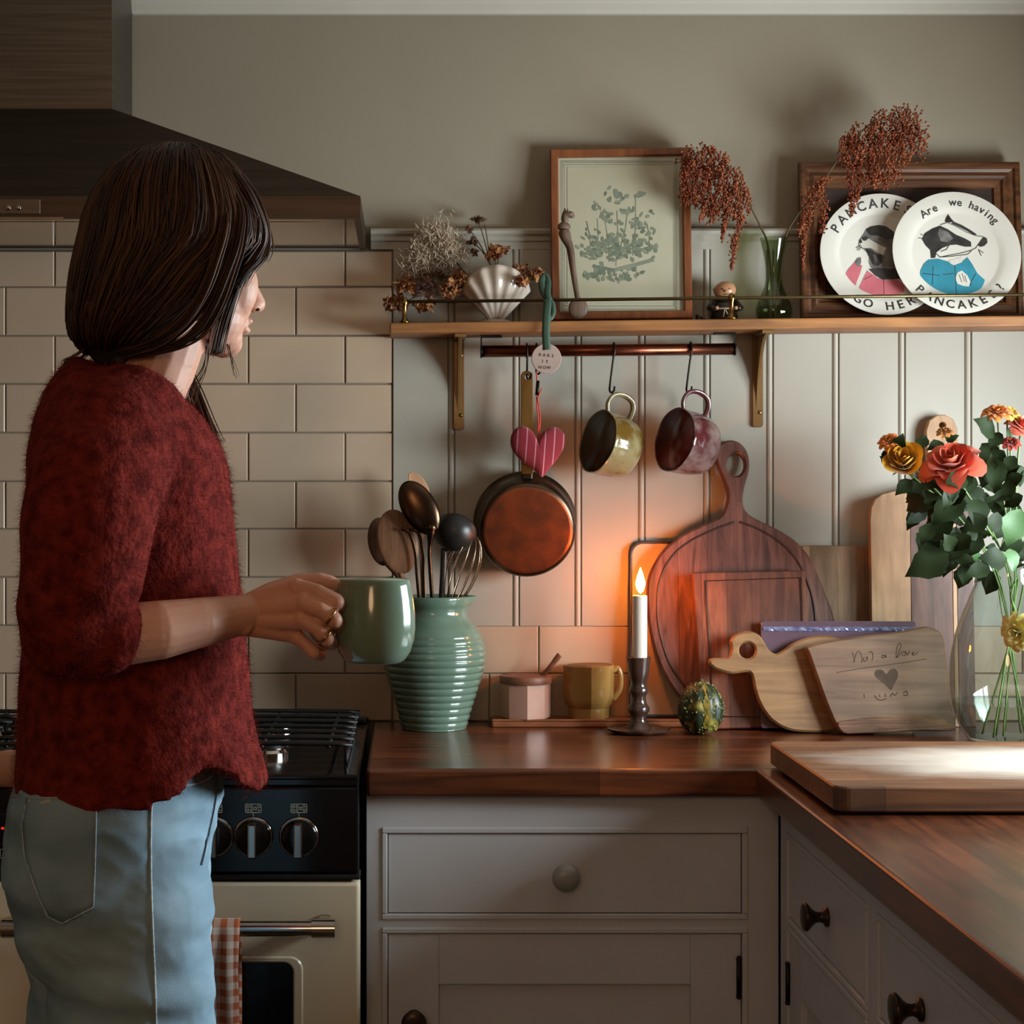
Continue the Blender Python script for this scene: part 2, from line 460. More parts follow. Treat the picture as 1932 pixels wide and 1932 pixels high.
for y0, y1 in ((WIN_Y0 + 0.04, ym - 0.02), (ym + 0.02, WIN_Y1 - 0.04)):
    obj('pane', MB().box((fx0 + 0.018, y0, WIN_Z0 + 0.04), (fx0 + 0.022, y1, WIN_Z1 - 0.04)), M_pane, win)
obj('window_sill', MB().rbox((WALL_R - 0.03, WIN_Y0 - 0.03, WIN_Z0 - 0.022), (fx0, WIN_Y1 + 0.03, WIN_Z0), 0.004), M_trim, win)

# ------------------------------------------------------------------ metro tiles (each a part of the back wall)
rows = [473, 541, 633, 724, 816, 908, 998, 1089, 1180, 1271, 1361]
YT = -0.010
EDGE = X_(741, YT)
obj('grout_bed', MB().box((X_(-130, 0), -0.0045, Z_(1361, 0)), (X_(741, 0), 0, Z_(473, 0))), M_grout, wall_back)
obj('grout_bed', MB().box((X_(741, 0), -0.0045, Z_(1361, 0)), (WALL_R, 0, Z_(1180, 0))), M_grout, wall_back)
PITCH = 182.6 * (D + YT) / F
_tile = {}
def tile(x0, x1, z0, z1):
    g = 0.0009; w, h = round(x1 - x0 - 2*g, 4), round(z1 - z0 - 2*g, 4)
    if w < 0.006: return
    k = (w, h)
    if k not in _tile:
        bv = 0.0022
        m = MB(); A = [(0, -0.002, 0), (w, -0.002, 0), (w, -0.002, h), (0, -0.002, h)]
        Bq = [(0, -0.0078, 0), (w, -0.0078, 0), (w, -0.0078, h), (0, -0.0078, h)]
        Cq = [(bv, YT, bv), (w-bv, YT, bv), (w-bv, YT, h-bv), (bv, YT, h-bv)]
        m.add(A + Bq + Cq, [(8,9,10,11)] + [(4+i, 4+(i+1)%4, 8+(i+1)%4, 8+i) for i in range(4)] + [(i, (i+1)%4, 4+(i+1)%4, 4+i) for i in range(4)] + [(3,2,1,0)])
        me = m.mesh('tile'); me.materials.append(M_tile); _tile[k] = me
    o = bpy.data.objects.new('tile', _tile[k]); COL.objects.link(o); o.parent = wall_back
    o.location = Vector((x0 + g, random.uniform(-0.0004, 0.0003), z0 + g)) - OFF[wall_back.name]
    o.rotation_euler = (random.uniform(-.004, .004), 0, random.uniform(-.003, .003))
for i in range(len(rows) - 1):
    z1, z0 = Z_(rows[i], YT), Z_(rows[i+1], YT)
    a = X_(103 if i % 2 == 0 else 10, YT)
    k0 = -2
    while True:
        x0 = a + k0 * PITCH; x1 = x0 + PITCH; k0 += 1
        lim = WALL_R if rows[i] >= 1180 else EDGE
        if x0 >= lim: break
        tile(x0, min(x1, lim), z0, z1)

# ------------------------------------------------------------------ tongue-and-groove boards above the worktop
edges = [741, 853, 975, 1092, 1212, 1335, 1454, 1578, 1703, 1828, 1950, 2075, 2200, 2330]
zt, zb = Z_(472, 0), Z_(1180, 0)
for e0, e1 in zip(edges, edges[1:]):
    x0, x1 = X_(e0 + (0 if e0 == 741 else 5), -0.012), min(X_(e1 + 5, -0.012), WALL_R - 0.001)
    w = x1 - x0
    pr = [(0, 0), (0, -.0075), (.0016, -.012), (w-.0150, -.012), (w-.0136, -.0078), (w-.0122, -.0108), (w-.0098, -.0128), (w-.0066, -.0132),
          (w-.0036, -.0124), (w-.0020, -.0105), (w-.0008, -.0076), (w-.0002, -.0075), (w-.0002, 0)]
    ringb = [Vector((x0 + p[0], p[1], zb)) for p in pr]; ringt = [Vector((x0 + p[0], p[1], zt)) for p in pr]
    obj('panel_board', MB().loft([ringb, ringt], sm=False), M_panelpaint, wall_back, fixn=True)
# dado rail and the cornice strip under the ceiling
def extr(prof, x0, x1): 
    return MB().loft([[Vector((x0, y, z)) for y, z in prof], [Vector((x1, y, z)) for y, z in prof]], sm=False)
zr0, zr1 = Z_(472, 0), Z_(434, 0); h = zr1 - zr0
pr = [(0, zr0), (-.013, zr0), (-.013, zr0 + h*.35), (-.017, zr0 + h*.42), (-.017, zr0 + h*.62), (-.024, zr0 + h*.74), (-.026, zr0 + h*.88), (-.022, zr1), (0, zr1)]
obj('trim_1', extr(pr, X_(700, 0), WALL_R), M_panelpaint, kind='structure', fixn=True)
zc0 = Z_(29, 0)
pr = [(0, zc0), (-.012, zc0), (-.018, zc0 + .006), (-.022, zc0 + .018), (-.03, ZC), (0, ZC)]
obj('trim_2', extr(pr, X_(251, 0), WALL_R), M_trim, kind='structure', fixn=True)

# ------------------------------------------------------------------ worktop
wt = thing('worktop', 'dark polished hardwood worktop turning the corner above the grey cabinets', 'worktop', (0.6, -0.35, 0.852))
WT = 0.9
def nosed(lo, hi, r=0.006): return MB().rbox(lo, hi, r, 3)
XW0, XW1, YW = X_(691, -0.65), 0.590, -0.652
obj('slab', nosed((XW0, YW, 0.852), (WALL_R - 0.001, -0.0105, WT)), M_top_x, wt)
obj('slab', nosed((XW1, -2.35, 0.852), (WALL_R - 0.001, YW + 0.006, WT)), M_top_y, wt)

# ------------------------------------------------------------------ painted cabinets
def knob_profile(mb, base, axis, L=0.036, R=0.0215, ball=False):
    """turned knob: axis points out of the face"""
    if ball: pr = [(.009, 0), (.008, .006), (.007, .012), (.013, .016), (.020, .021), (.0235, .028), (.0225, .034), (.017, .039), (.009, .0415), (0, .042)]
    else: pr = [(.0145, 0), (.0145, .004), (.0095, .007), (.0075, .012), (.0085, .018), (.012, .023), (.019, .029), (R, .032), (R, .035), (.019, .038), (.010, .0395), (0, .040)]
    m = MB().lathe(pr, 28)
    z = Vector(axis).normalized(); x = z.orthogonal().normalized(); y = z.cross(x)
    M = Matrix((x, y, z)).transposed().to_4x4(); M.translation = Vector(base)
    mb.join(m.xf(M)); return mb
M_knob_p = mat('painted_knob', '#85827f', 0.3, col2='#95928d', nscale=8)
M_knob_d = mat('bronze_knob', '#3b2c22', 0.35, 0.7, col2='#4a382b', nscale=20)
M_hinge = mat('hinge_metal', '#23211f', 0.45, 0.8, col2='#33302c', nscale=20)
class Face:
    """cabinet face: u along, w into the cabinet"""
    def __init__(s, kind, at): s.k, s.at = kind, at
    def p(s, u, z, w):
        return Vector((u, s.at + w, z)) if s.k == 'back' else Vector((s.at + w, -u, z))
    def bx(s, u0, u1, z0, z1, w0, w1, mb, r=0):
        a, c = s.p(u0, z0, w0), s.p(u1, z1, w1)
        lo = [min(a[i], c[i]) for i in range(3)]; hi = [max(a[i], c[i]) for i in range(3)]
        (mb.rbox(lo, hi, r, 2) if r else mb.box(lo, hi)); return mb
    @property
    def out(s): return Vector((0, -1, 0)) if s.k == 'back' else Vector((-1, 0, 0))
def bead(fc, u0, u1, z0, z1, bw=0.010):
    """raised bead running round an opening"""
    m = MB()
    rr = 0.0022
    for (a0, a1, c0, c1) in ((u0, u1, z1 - bw, z1), (u0, u1, z0, z0 + bw), (u0, u0 + bw, z0 + bw, z1 - bw), (u1 - bw, u1, z0 + bw, z1 - bw)):
        fc.bx(a0, a1, c0, c1, -0.003, 0.014, m, rr)
    return m
def cabinet(name, label, fc, u0, u1, drawer, door, depth, knob_drawer, knob_door, ball, hinge=None, open_ends=(0, 0)):
    """drawer/door = (u0,u1,z0,z1) of the opening edge incl. bead"""
    base = fc.p((u0 + u1) / 2, 0, 0)
    t = thing(name, label, 'cabinet', (base.x, base.y, 0))
    b = MB()
    fc.bx(u0, u1, 0.10, 0.851, 0.021, depth, b)                      # carcass
    fc.bx(u0, drawer[0], 0.10, 0.851, 0, 0.021, b); fc.bx(drawer[1], u1, 0.10, 0.851, 0, 0.021, b)   # stiles
    fc.bx(drawer[0], drawer[1], drawer[3], 0.851, 0, 0.021, b); fc.bx(drawer[0], drawer[1], door[3], drawer[2], 0, 0.021, b)
    fc.bx(drawer[0], drawer[1], 0.10, door[2], 0, 0.021, b)
    obj('face_frame', b, M_cab, t)
    b = MB(); fc.bx(u0, u1, 0, 0.10, 0.05, depth, b); obj('plinth', b, M_cab, t)
    obj('bead', bead(fc, *drawer), M_cab, t); obj('bead', bead(fc, *door), M_cab, t)
    g = 0.0115
    b = MB(); fc.bx(drawer[0]+g, drawer[1]-g, drawer[2]+g, drawer[3]-g, 0.0015, 0.02, b, 0.0012)
    dr = obj('drawer', b, M_cab, t)
    obj('knob', knob_profile(MB(), fc.p(knob_drawer[0], knob_drawer[1], 0.0015), fc.out, ball=ball), M_knob_p if ball else M_knob_d, dr, label='painted round knob' if ball else 'dark bronze flared knob')
    # door: stiles, rails and recessed panel
    a0, a1, c0, c1 = door[0]+g, door[1]-g, door[2]+g, door[3]-g
    sw = 0.086
    b = MB()
    fc.bx(a0, a0+sw, c0, c1, 0.0015, 0.02, b, 0.0012); fc.bx(a1-sw, a1, c0, c1, 0.0015, 0.02, b, 0.0012)
    fc.bx(a0+sw, a1-sw, c1-sw, c1, 0.0015, 0.02, b, 0.0012); fc.bx(a0+sw, a1-sw, c0, c0+sw, 0.0015, 0.02, b, 0.0012)
    dd = obj('door', b, M_cab, t)
    b = MB(); fc.bx(a0+sw, a1-sw, c0+sw, c1-sw, 0.011, 0.019, b); obj('door_panel', b, M_cab, dd)
    obj('knob', knob_profile(MB(), fc.p(knob_door[0], knob_door[1], 0.0015), fc.out, ball=False), M_knob_d, dd, label='dark bronze flared knob')
    if hinge:
        for hz in hinge[1:]:
            m = MB(); p0 = fc.p(hinge[0], hz - 0.03, -0.001)
            m.lathe([(0.0045, 0), (0.0045, 0.06)], 12, p0)
            m.lathe([(0.003, -0.006), (0.0055, -0.003), (0.0045, 0)], 12, p0); m.lathe([(0.0045, 0), (0.0055, 0.003), (0.002, 0.008)], 12, p0 + Vector((0, 0, 0.06)))
            obj('hinge', m, M_hinge, dd)
    return t
YF = -0.620
fb = Face('back', YF)
u = lambda px: X_(px, YF)
z = lambda py: Z_(py, YF)
cabinet('base_cabinet', 'grey painted cabinet with a wide drawer facing the room, beside the cooker', fb, XW0, 0.634,
        (u(720), u(1411), z(1735), z(1561)), (u(720), u(1411), 0.13, z(1750)), 0.59,
        (u(1065), z(1650)), (u(781), z(1921)), True, (u(1394), z(1845), 0.25))
fr = Face('right', 0.635)
cabinet('base_cabinet', 'grey painted corner cabinet under the worktop return, small drawer with dark knob', fr, 0.634, 1.230,
        (0.690, 1.214, 0.650, 0.800), (0.690, 1.214, 0.13, 0.648), 0.60,
        (0.970, 0.724), (1.15, 0.50), False, (0.697, 0.55, 0.25))
cabinet('base_cabinet', 'grey painted cabinet nearest the viewer, lower right, dark knob', fr, 1.231, 1.86,
        (1.268, 1.83, 0.650, 0.800), (1.268, 1.83, 0.13, 0.648), 0.60,
        (1.47, 0.726), (1.77, 0.50), False, (1.275, 0.55, 0.25))

# ------------------------------------------------------------------ range cooker
CX0, CX1, CY = -1.18, -0.079, -0.742
ck = thing('range_cooker', 'black and cream range cooker standing behind the woman', 'cooker', ((CX0+CX1)/2, -0.37, 0))
b = MB().box((CX0, -0.70, 0.06), (CX1 - 0.004, -0.015, 0.885))
obj('body', b, M_black, ck)
b = MB()
hb = MB().rbox((CX0, CY, 0.884), (CX1, -0.012, 0.901), 0.004, 2)
obj('hob_top', hb, M_black, ck)
obj('back_strip', MB().rbox((CX0, -0.05, 0.901), (CX1, -0.012, 0.912), 0.003), M_black, ck)
obj('control_panel', MB().rbox((CX0, CY, 0.742), (CX1, -0.70, 0.884), 0.004, 2), M_black, ck)
obj('trim_bar', MB().rbox((CX0, CY - 0.006, 0.733), (CX1 + 0.002, -0.70, 0.741), 0.002, 2), M_blackm, ck)
# raised front rail of the hob
obj('hob_rail', MB().rbox((CX0, CY - 0.004, 0.896), (CX1, CY + 0.014, 0.9045), 0.003, 2), M_black, ck)
M_mark = mat('panel_print', '#9c9a86', 0.6, col2='#a6a490', nscale=40)
M_red = mat('clock_digits', '#ff2a18', 0.5, emit='#ff2010', estr=2.2, col2='#ff2a18', nscale=3)
Yk = CY - 0.001
def cook_knob(px):
    c = P(px, 1578, CY)
    m = MB().lathe([(0.031, 0), (0.031, 0.004), (0.0285, 0.006), (0.0285, 0.016), (0.0265, 0.021), (0.020, 0.0235), (0, 0.024)], 40)
    m.xf(Matrix.Translation(c) @ Matrix.Rotation(pi/2, 4, 'X'))
    k = obj('knob', m, M_black, ck, smooth_angle=0.7)
    rg = MB().lathe([(0.0318, 0), (0.0330, 0.002), (0.0318, 0.005), (0.0300, 0.0055)], 40); rg.xf(Matrix.Translation(c) @ Matrix.Rotation(pi/2, 4, 'X'))
    obj('knob_ring', rg, M_chrome, k)
    g = MB().rbox((c.x - 0.0075, c.y - 0.034, c.z - 0.031), (c.x + 0.0075, c.y - 0.018, c.z + 0.026), 0.003, 2)
    obj('grip', g, M_chrome, k)
    # ring position diagram printed above the knob
    cm = P(px, 1525, CY)
    pr = MB()
    def disc(x, z, r, r0=0.0):
        n = 12
        vo = [(cm.x + x + r*math.cos(2*pi*i/n), Yk, cm.z + z + r*math.sin(2*pi*i/n)) for i in range(n)]
        vi = [(cm.x + x + r0*math.cos(2*pi*i/n), Yk, cm.z + z + r0*math.sin(2*pi*i/n)) for i in range(n)]
        pr.add(vo + vi, [(i, (i+1)%n, n+(i+1)%n, n+i) for i in range(n)])
    w, hh, t_ = 0.0135, 0.0075, 0.0012
    for x0, x1, z0, z1 in ((-w, w, hh-t_, hh), (-w, w, -hh, -hh+t_), (-w, -w+t_, -hh, hh), (w-t_, w, -hh, hh)):
        pr.add([(cm.x+x0, Yk, cm.z+z0), (cm.x+x1, Yk, cm.z+z0), (cm.x+x1, Yk, cm.z+z1), (cm.x+x0, Yk, cm.z+z1)], [(0,1,2,3)])
    for x, z_ in ((-.009, .003), (-.009, -.003), (-.003, .003), (-.003, -.003), (.009, .003), (.009, -.003)): disc(x, z_, .0025, .0013)
    disc(.003, 0, .003, .0016); disc(.0085, (-.003 if px < 520 else .003), .0026)
    pr.add([(cm.x - .0006, Yk, cm.z - .014), (cm.x + .0006, Yk, cm.z - .014), (cm.x + .0006, Yk, cm.z - hh), (cm.x - .0006, Yk, cm.z - hh)], [(0,1,2,3)])
    obj('panel_print', pr, M_mark, k)
for px in (232, 318, 404, 478, 564): cook_knob(px)
b = MB().rbox((X_(-60, CY), CY - 0.0022, Z_(1640, CY)), (X_(28, CY), CY, Z_(1535, CY)), 0.001, 1)
clock = obj('clock_display', b, M_glassdark, ck)
Yc = CY - 0.0026
def flat(mb, x0, x1, z0, z1, Y=Yc): return mb.add([(x0, Y, z0), (x1, Y, z0), (x1, Y, z1), (x0, Y, z1)], [(0,1,2,3)])
b = MB()
for a, c in ((3, 8), (10, 18), (-14, -8), (-24, -18)): flat(b, X_(a, CY), X_(c, CY), Z_(1564, CY), Z_(1560.5, CY))
obj('digits', b, M_red, clock)
b = MB(); cx, cz = X_(9, CY), Z_(1610, CY); q = .0075
for x0, x1, z0, z1 in ((-q, q, q-.001, q), (-q, q, -q, -q+.001), (-q, -q+.001, -q, q), (q-.001, q, -q, q), (-.003, .003, -.0007, .0007), (-.0007, .0007, -.003, .003)):
    flat(b, cx+x0, cx+x1, cz+z0, cz+z1)
obj('button_print', b, M_mark, clock)
# oven door with rounded window
DX0, DX1, DZ0, DZ1, DY = X_(-14, -0.745), X_(679, -0.745), 0.16, 0.729, -0.748
od = obj('oven_door', MB().rbox((DX0, DY, DZ0), (DX1, -0.702, DZ1), 0.006, 3), M_cream, ck)
od2 = obj('oven_door', MB().rbox((CX0, DY, DZ0), (DX0 - 0.008, -0.702, DZ1), 0.006, 3), M_cream, ck)
def rrect(x0, x1, z0, z1, r, n=6):
    out = []
    for cx, cz, a0 in ((x1-r, z1-r, 0), (x0+r, z1-r, pi/2), (x0+r, z0+r, pi), (x1-r, z0+r, 1.5*pi)):
        for i in range(n+1): a = a0 + pi/2*i/n; out.append((cx + r*math.cos(a), cz + r*math.sin(a)))
    return out
fp = lambda Y: (lambda u_, v_, w_: Vector((u_, Y + w_, v_)))
wx0, wx1, wz1, wz0 = X_(96, DY), X_(572, DY), Z_(1804, DY), 0.26
obj('window_surround', MB().slab(rrect(wx0, wx1, wz0, wz1, .022), [rrect(wx0+.016, wx1-.016, wz0+.016, wz1-.010, .016)], .006, fp(DY - .004), .0025), M_cream, od)
obj('door_glass', MB().slab(rrect(wx0+.014, wx1-.014, wz0+.014, wz1-.008, .016), [], .002, fp(DY - .0012), .0005), M_glassdark, od)
YH = -0.800
hz = Z_(1752, YH)
def xtube(x0, x1, z_, Y, r, seg=24): 
    return MB().lathe([(r, 0), (r, x1 - x0)], seg).xf(Matrix.Translation((x0, Y, z_)) @ Matrix.Rotation(pi/2, 4, 'Y'))
hd = obj('handle', xtube(X_(30, YH), X_(610, YH), hz, YH, .0125), M_chrome, od, smooth_angle=0.8)
for a, c in ((4, 48), (588, 632)):
    m = xtube(X_(a, YH), X_(c, YH), hz, YH, .0150)
    m.rbox((X_((a+c)/2 - 11, YH), YH, hz - .011), (X_((a+c)/2 + 11, YH), DY + .001, hz + .011), .003)
    obj('end_cap', m, M_chrome, hd, smooth_angle=0.8)
# pan supports and burners on the hob
def grate(x0, x1):
    m = MB()
    for k in range(7):
        y = -0.13 - k * 0.078
        m.tube(smoothpath([(x0, y, .905), (x0, y, .925), (x0 + .012, y, .935), (x1 - .012, y, .935), (x1, y, .926), (x1, y, .903)], 3), .0042, 6)
    for x in (x0 + .03, (x0+x1)/2, x1 - .03): m.tube([(x, -.13, .931), (x, -.60, .931)], .0042, 6)
    m.tube([(x1, -.13, .907), (x1, -.598, .907)], .0042, 6); m.tube([(x0, -.13, .907), (x0, -.598, .907)], .0042, 6)
    obj('pan_support', m, M_blackm, ck)
grate(-0.395, -0.105); grate(-0.72, -0.42); grate(-1.08, -0.76)
for x, y, r in ((-0.25, -0.50, .042), (-0.25, -0.22, .034), (-0.57, -0.36, .05), (-0.9, -0.5, .036), (-0.9, -0.22, .036)):
    bu = obj('burner', MB().lathe([(r, 0), (r, .008), (r*.9, .013), (r*.9, .016)], 32, (x, y, .901)), M_chrome, ck, smooth_angle=0.6)
    obj('burner_cap', MB().lathe([(r*.85, .016), (r*.85, .021), (r*.7, .0235), (0, .024)], 32, (x, y, .901)), M_blackm, bu, smooth_angle=0.6)
obj('feet', MB().box((CX0 + .03, -.66, 0), (CX1 - .03, -.06, .06)), M_gap, ck)

# ------------------------------------------------------------------ cooker hood
HX0, HX1, HY = -1.31, X_(680, -0.43), -0.43
HZ0, HZ1 = Z_(412, HY), Z_(370, HY)
DUX0, DUX1, DUY = -0.84, X_(211, -0.265), -0.265
DUZ = Z_(205, DUY)
hood = thing('cooker_hood', 'dark steel chimney cooker hood hanging on the wall above the cooker', 'cooker hood', ((HX0+HX1)/2, -0.2, HZ0))
b = MB().add([(HX0, HY, HZ1), (HX1, HY, HZ1), (HX1, -.0115, HZ1), (HX0, -.0115, HZ1), (DUX0, DUY, DUZ), (DUX1, DUY, DUZ), (DUX1, -.0115, DUZ), (DUX0, -.0115, DUZ)],
             [(3,2,1,0),(4,5,6,7),(0,1,5,4),(1,2,6,5),(2,3,7,6),(3,0,4,7)])
obj('canopy', b, M_steel_d, hood)
b = MB()
b.box((HX0, HY, HZ0), (HX1, HY + .012, HZ1)).box((HX0, HY + .012, HZ0), (HX0 + .012, -.0115, HZ1)).box((HX1 - .012, HY + .012, HZ0), (HX1, -.0115, HZ1))
obj('lip', b, M_steel_d, hood)
M_under = mat('hood_underside', '#b5a48e', 0.12, 1.0, col2='#ab9b86', nscale=5)
obj('underside', MB().box((HX0 + .012, HY + .012, HZ0 + .003), (HX1 - .012, -.0115, HZ0 + .008)), M_under, hood)
for x0 in (-1.2, -0.84, -0.48):
    obj('filter', MB().box((x0, HY + .06, HZ0 + .0022), (x0 + .33, -.07, HZ0 + .0031)), M_under, hood)
obj('duct', MB().box((DUX0, DUY, DUZ - .002), (DUX1, -.0115, ZC - .001)), M_steel, hood)
obj('edge_strip', MB().box((HX0, HY - .004, HZ0 - .004), (X_(120, HY), HY + .002, HZ0 + .002)), M_chrome, hood)
pn = obj('switch_panel', MB().rbox((X_(-60, HY), HY - .002, Z_(404, HY)), (X_(76, HY), HY, Z_(376, HY)), .0006, 1), M_steel, hood)
for px in (-25, -5, 16, 35):
    m = MB().lathe([(.0052, 0), (.0052, .003), (.0042, .0045), (0, .005)], 16).xf(Matrix.Translation(P(px, 392, HY - .002)) @ Matrix.Rotation(pi/2, 4, 'X'))
    obj('button', m, M_chrome, pn)

# glowing globe added out of view behind the camera as warm fill light
M_fill = mat('fill_glow', '#e8cfa6', 0.8, emit='#ffcf9e', estr=FILL_STRENGTH)
pl = thing('fill_globe', 'round glowing globe added as unseen warm fill light behind the viewer', 'fill light', (FILL_POS[0], FILL_POS[1], FILL_POS[2] - FILL_R))
obj('glow_globe', MB().ell(FILL_POS, FILL_R, 40, 24), M_fill, pl)
obj('cord', MB().tube([(FILL_POS[0], FILL_POS[1], FILL_POS[2] + FILL_R), (FILL_POS[0], FILL_POS[1], ZC - .001)], .003, 8), M_gap, pl)
# ------------------------------------------------------------------ shelf
SY = -0.138
def zs(x): return 1.7031 + 0.0117 * (x - X_(738, SY))
M_shelf = wood('shelf_wood', '#7a4a24', '#a06a38', 'x', 1.0, 0.5)
M_brass_rail = mat('dull_brass', '#5f5136', 0.38, 0.9, col2='#6d5d3e', nscale=20)
M_brass = mat('brass', '#8f7140', 0.22, 1.0, col2='#8f6f3c', nscale=20)
M_brasspaint = mat('bracket_metal', '#8a6940', 0.42, 0.5, col2='#7b5c36', nscale=10)
M_screw = mat('screw_head', '#a08458', 0.3, 1.0, col2='#7d6642', nscale=60)
sx0, sx1 = X_(735, SY), WALL_R - 0.001
sh = thing('wall_shelf', 'long wooden wall shelf with brass gallery rail above the copper bar', 'shelf', ((sx0+sx1)/2, -0.06, 1.69))
def sheared(mb):   # the shelf hangs a touch lower at its left end
    mb.v = [Vector((p.x, p.y, p.z + zs(p.x))) for p in mb.v]; return mb
obj('shelf_board', sheared(MB().rbox((sx0, SY, -0.021), (sx1, -0.0135, 0.0), 0.003, 2)), M_shelf, sh)
RY, RZ = -0.130, 0.042
obj('gallery_rail', sheared(MB().lathe([(.0034, 0), (.0034, sx1 - X_(763, RY))], 12).xf(Matrix.Translation((X_(763, RY), RY, RZ)) @ Matrix.Rotation(pi/2, 4, 'Y'))), M_brass_rail, sh)
for px in (763, 1380):
    m = MB().lathe([(.0105, 0), (.0105, .003), (.0062, .006), (.0048, .010), (.0048, .033), (.0062, .036), (.0074, .042), (.0062, .048), (.003, .051), (0, .052)], 20)
    obj('rail_post', sheared(m.xf(Matrix.Translation((X_(px, RY), RY, 0)))), M_brass, sh)
for px0, px1, pyb in ((856, 876, 811), (1420, 1440, 806)):
    x0, x1 = X_(px0, -.02), X_(px1, -.02)
    zt_ = zs(x0) - .0215; zb_ = Z_(pyb, -.02); xm = (x0+x1)/2
    m = MB().slab(rrect(x0, x1, zb_, zt_, .006, 3), [], .006, fp(-.0195), .001)
    m.box((x0, -.122, zt_ - .006), (x1, -.0195, zt_))
    br = obj('bracket', m, M_brasspaint, sh)
    # curved web bracing the arm
    prof = [(-.120, zt_ - .006), (-.0195, zt_ - .006), (-.0195, zt_ - .150)] + [(-.0195 - .1005*(1-math.cos(a))**.9, zt_ - .150 + .144*math.sin(a)) for a in [k*pi/2/8 for k in range(1, 9)]]
    t_ = .0035
    obj('bracket_web', MB().slab([(p[0], p[1]) for p in prof], [], 2*t_, lambda u_, v_, w_: Vector((xm - t_ + w_, u_, v_)), .0008), M_brasspaint, br, fixn=True)
    for dz in (.035, (zt_ - zb_) - .03):
        mm = MB().lathe([(.0042, 0), (.0036, .0014), (0, .0018)], 12).xf(Matrix.Translation((xm + .004, -.0195, zt_ - dz)) @ Matrix.Rotation(pi/2, 4, 'X'))
        obj('screw', mm, M_screw, br)

# ------------------------------------------------------------------ copper hanging bar under the shelf
M_copper = mat('copper', '#8a4f3a', 0.28, 1.0, col2='#6d3c2c', nscale=14)
M_copper_old = mat('worn_copper', '#8c4526', 0.46, 0.85, col2='#6a3a24', nscale=26, bump=0.1, bscale=120)
BY = -0.068
bz0, bz1 = Z_(663, BY), Z_(658.5, BY); bx0, bx1 = X_(908, BY), X_(1386, BY)
def bz(x): return bz0 + (bz1 - bz0) * (x - bx0) / (bx1 - bx0)
rail = thing('hanging_rail', 'round copper bar fixed beneath the shelf, hooks hang from it', 'rail', ((bx0+bx1)/2, BY, bz0))
obj('bar', MB().tube([(bx0, BY, bz(bx0)), (bx1, BY, bz(bx1))], .0118, 28), M_copper, rail)
for x, s_ in ((bx0, 1), (bx1, -1)):
    zt_ = zs(x) - .0213
    m = MB().box((x - .0015, BY - .011, bz(x) - .004), (x + .0015, BY + .011, zt_)).lathe([(.0130, 0), (.0130, .002)], 24, (0,0,0))
    m = MB().box((x - .0012, BY - .011, bz(x)), (x + .0012, BY + .011, zt_)).rbox((min(x, x + s_*.042), BY - .011, zt_ - .004), (max(x, x + s_*.042), BY + .011, zt_), .001, 1)
    m.join(MB().lathe([(.0135, -.0016), (.0135, .0016)], 24).xf(Matrix.Translation((x, BY, bz(x))) @ Matrix.Rotation(pi/2, 4, 'Y')))
    obj('end_strap', m, M_iron, rail)
def s_hook(px, y_low, label, dx=0.0):
    x = X_(px, BY); zb_ = bz(x); zl = Z_(y_low, BY); r = .0145
    pts = [(x, BY + r*.9, zb_ - .012), (x, BY + r, zb_), (x, BY + r*.7, zb_ + r*.7), (x, BY, zb_ + r), (x, BY - r*.8, zb_ + r*.6), (x, BY - r, zb_ - .004),
           (x + dx*.4, BY - r*.8, zb_ - .025), (x + dx, BY - .004, zl + .016), (x + dx, BY + .002, zl + .005), (x + dx + .003, BY - .004, zl), (x + dx + .007, BY - .012, zl + .004), (x + dx + .008, BY - .015, zl + .012)]
    return obj('hook', MB().tube(smoothpath(pts, 5), .0021, 8), M_iron, None, label, 'hook')
s_hook(994, 716, 'wire hook holding the copper saucepan handle', 0)
s_hook(1012, 706, 'wire hook behind the round clay tag', 0)
s_hook(1158, 741, 'wire hook carrying the yellow mug', -.008)
s_hook(1303, 741, 'wire hook carrying the purple mug', -.008)

# ------------------------------------------------------------------ copper saucepan hanging with its base to the room
def orient(origin, axis, up):
    zc = Vector(axis).normalized(); xc = Vector(up) - zc * zc.dot(Vector(up)); xc.normalize(); yc = zc.cross(xc)
    M = Matrix((xc, yc, zc)).transposed().to_4x4(); M.translation = Vector(origin); return M
pan_rim, pan_bot = P(990, 984, -.028), P(995, 1001, -.112)
pan = thing('saucepan', 'copper saucepan hanging by its long handle, base facing the room', 'pan', (pan_bot.x, -.07, pan_bot.z - .1))
L = (pan_bot - pan_rim).length
Mp = orient(pan_rim, pan_bot - pan_rim, (0, 0, 1))
M_pan = mat('pan_side', '#6d5a49', 0.33, 1.0, col2='#4b3a2d', nscale=9)
obj('pan_body', MB().lathe([(.0985, .004), (.1045, .0), (.1050, .003), (.1000, .008), (.0985, .03), (.0975, L - .012), (.094, L - .004), (.088, L)], 64).xf(Mp), M_pan, pan, smooth_angle=0.9)
obj('pan_base', MB().lathe([(.0885, L - .0005), (.0870, L + .0008), (.083, L + .0012), (0, L + .0008)], 64).xf(Mp), M_copper_old, pan, smooth_angle=0.9)
hy = -.078
hw = 11.5 * (D + hy) / F
hx, ht, hb_ = X_(994, hy), Z_(699, hy), Z_(900, hy)
hole = [(hx + .0042*math.cos(a), ht - .0125 + .0055*math.sin(a)) for a in [2*pi*k/14 for k in range(14)]]
M_brass_old = mat('old_brass', '#6f5630', 0.4, 0.9, col2='#8a6c3c', nscale=12)
lp = Lean(hy - .014, hb_, .075)
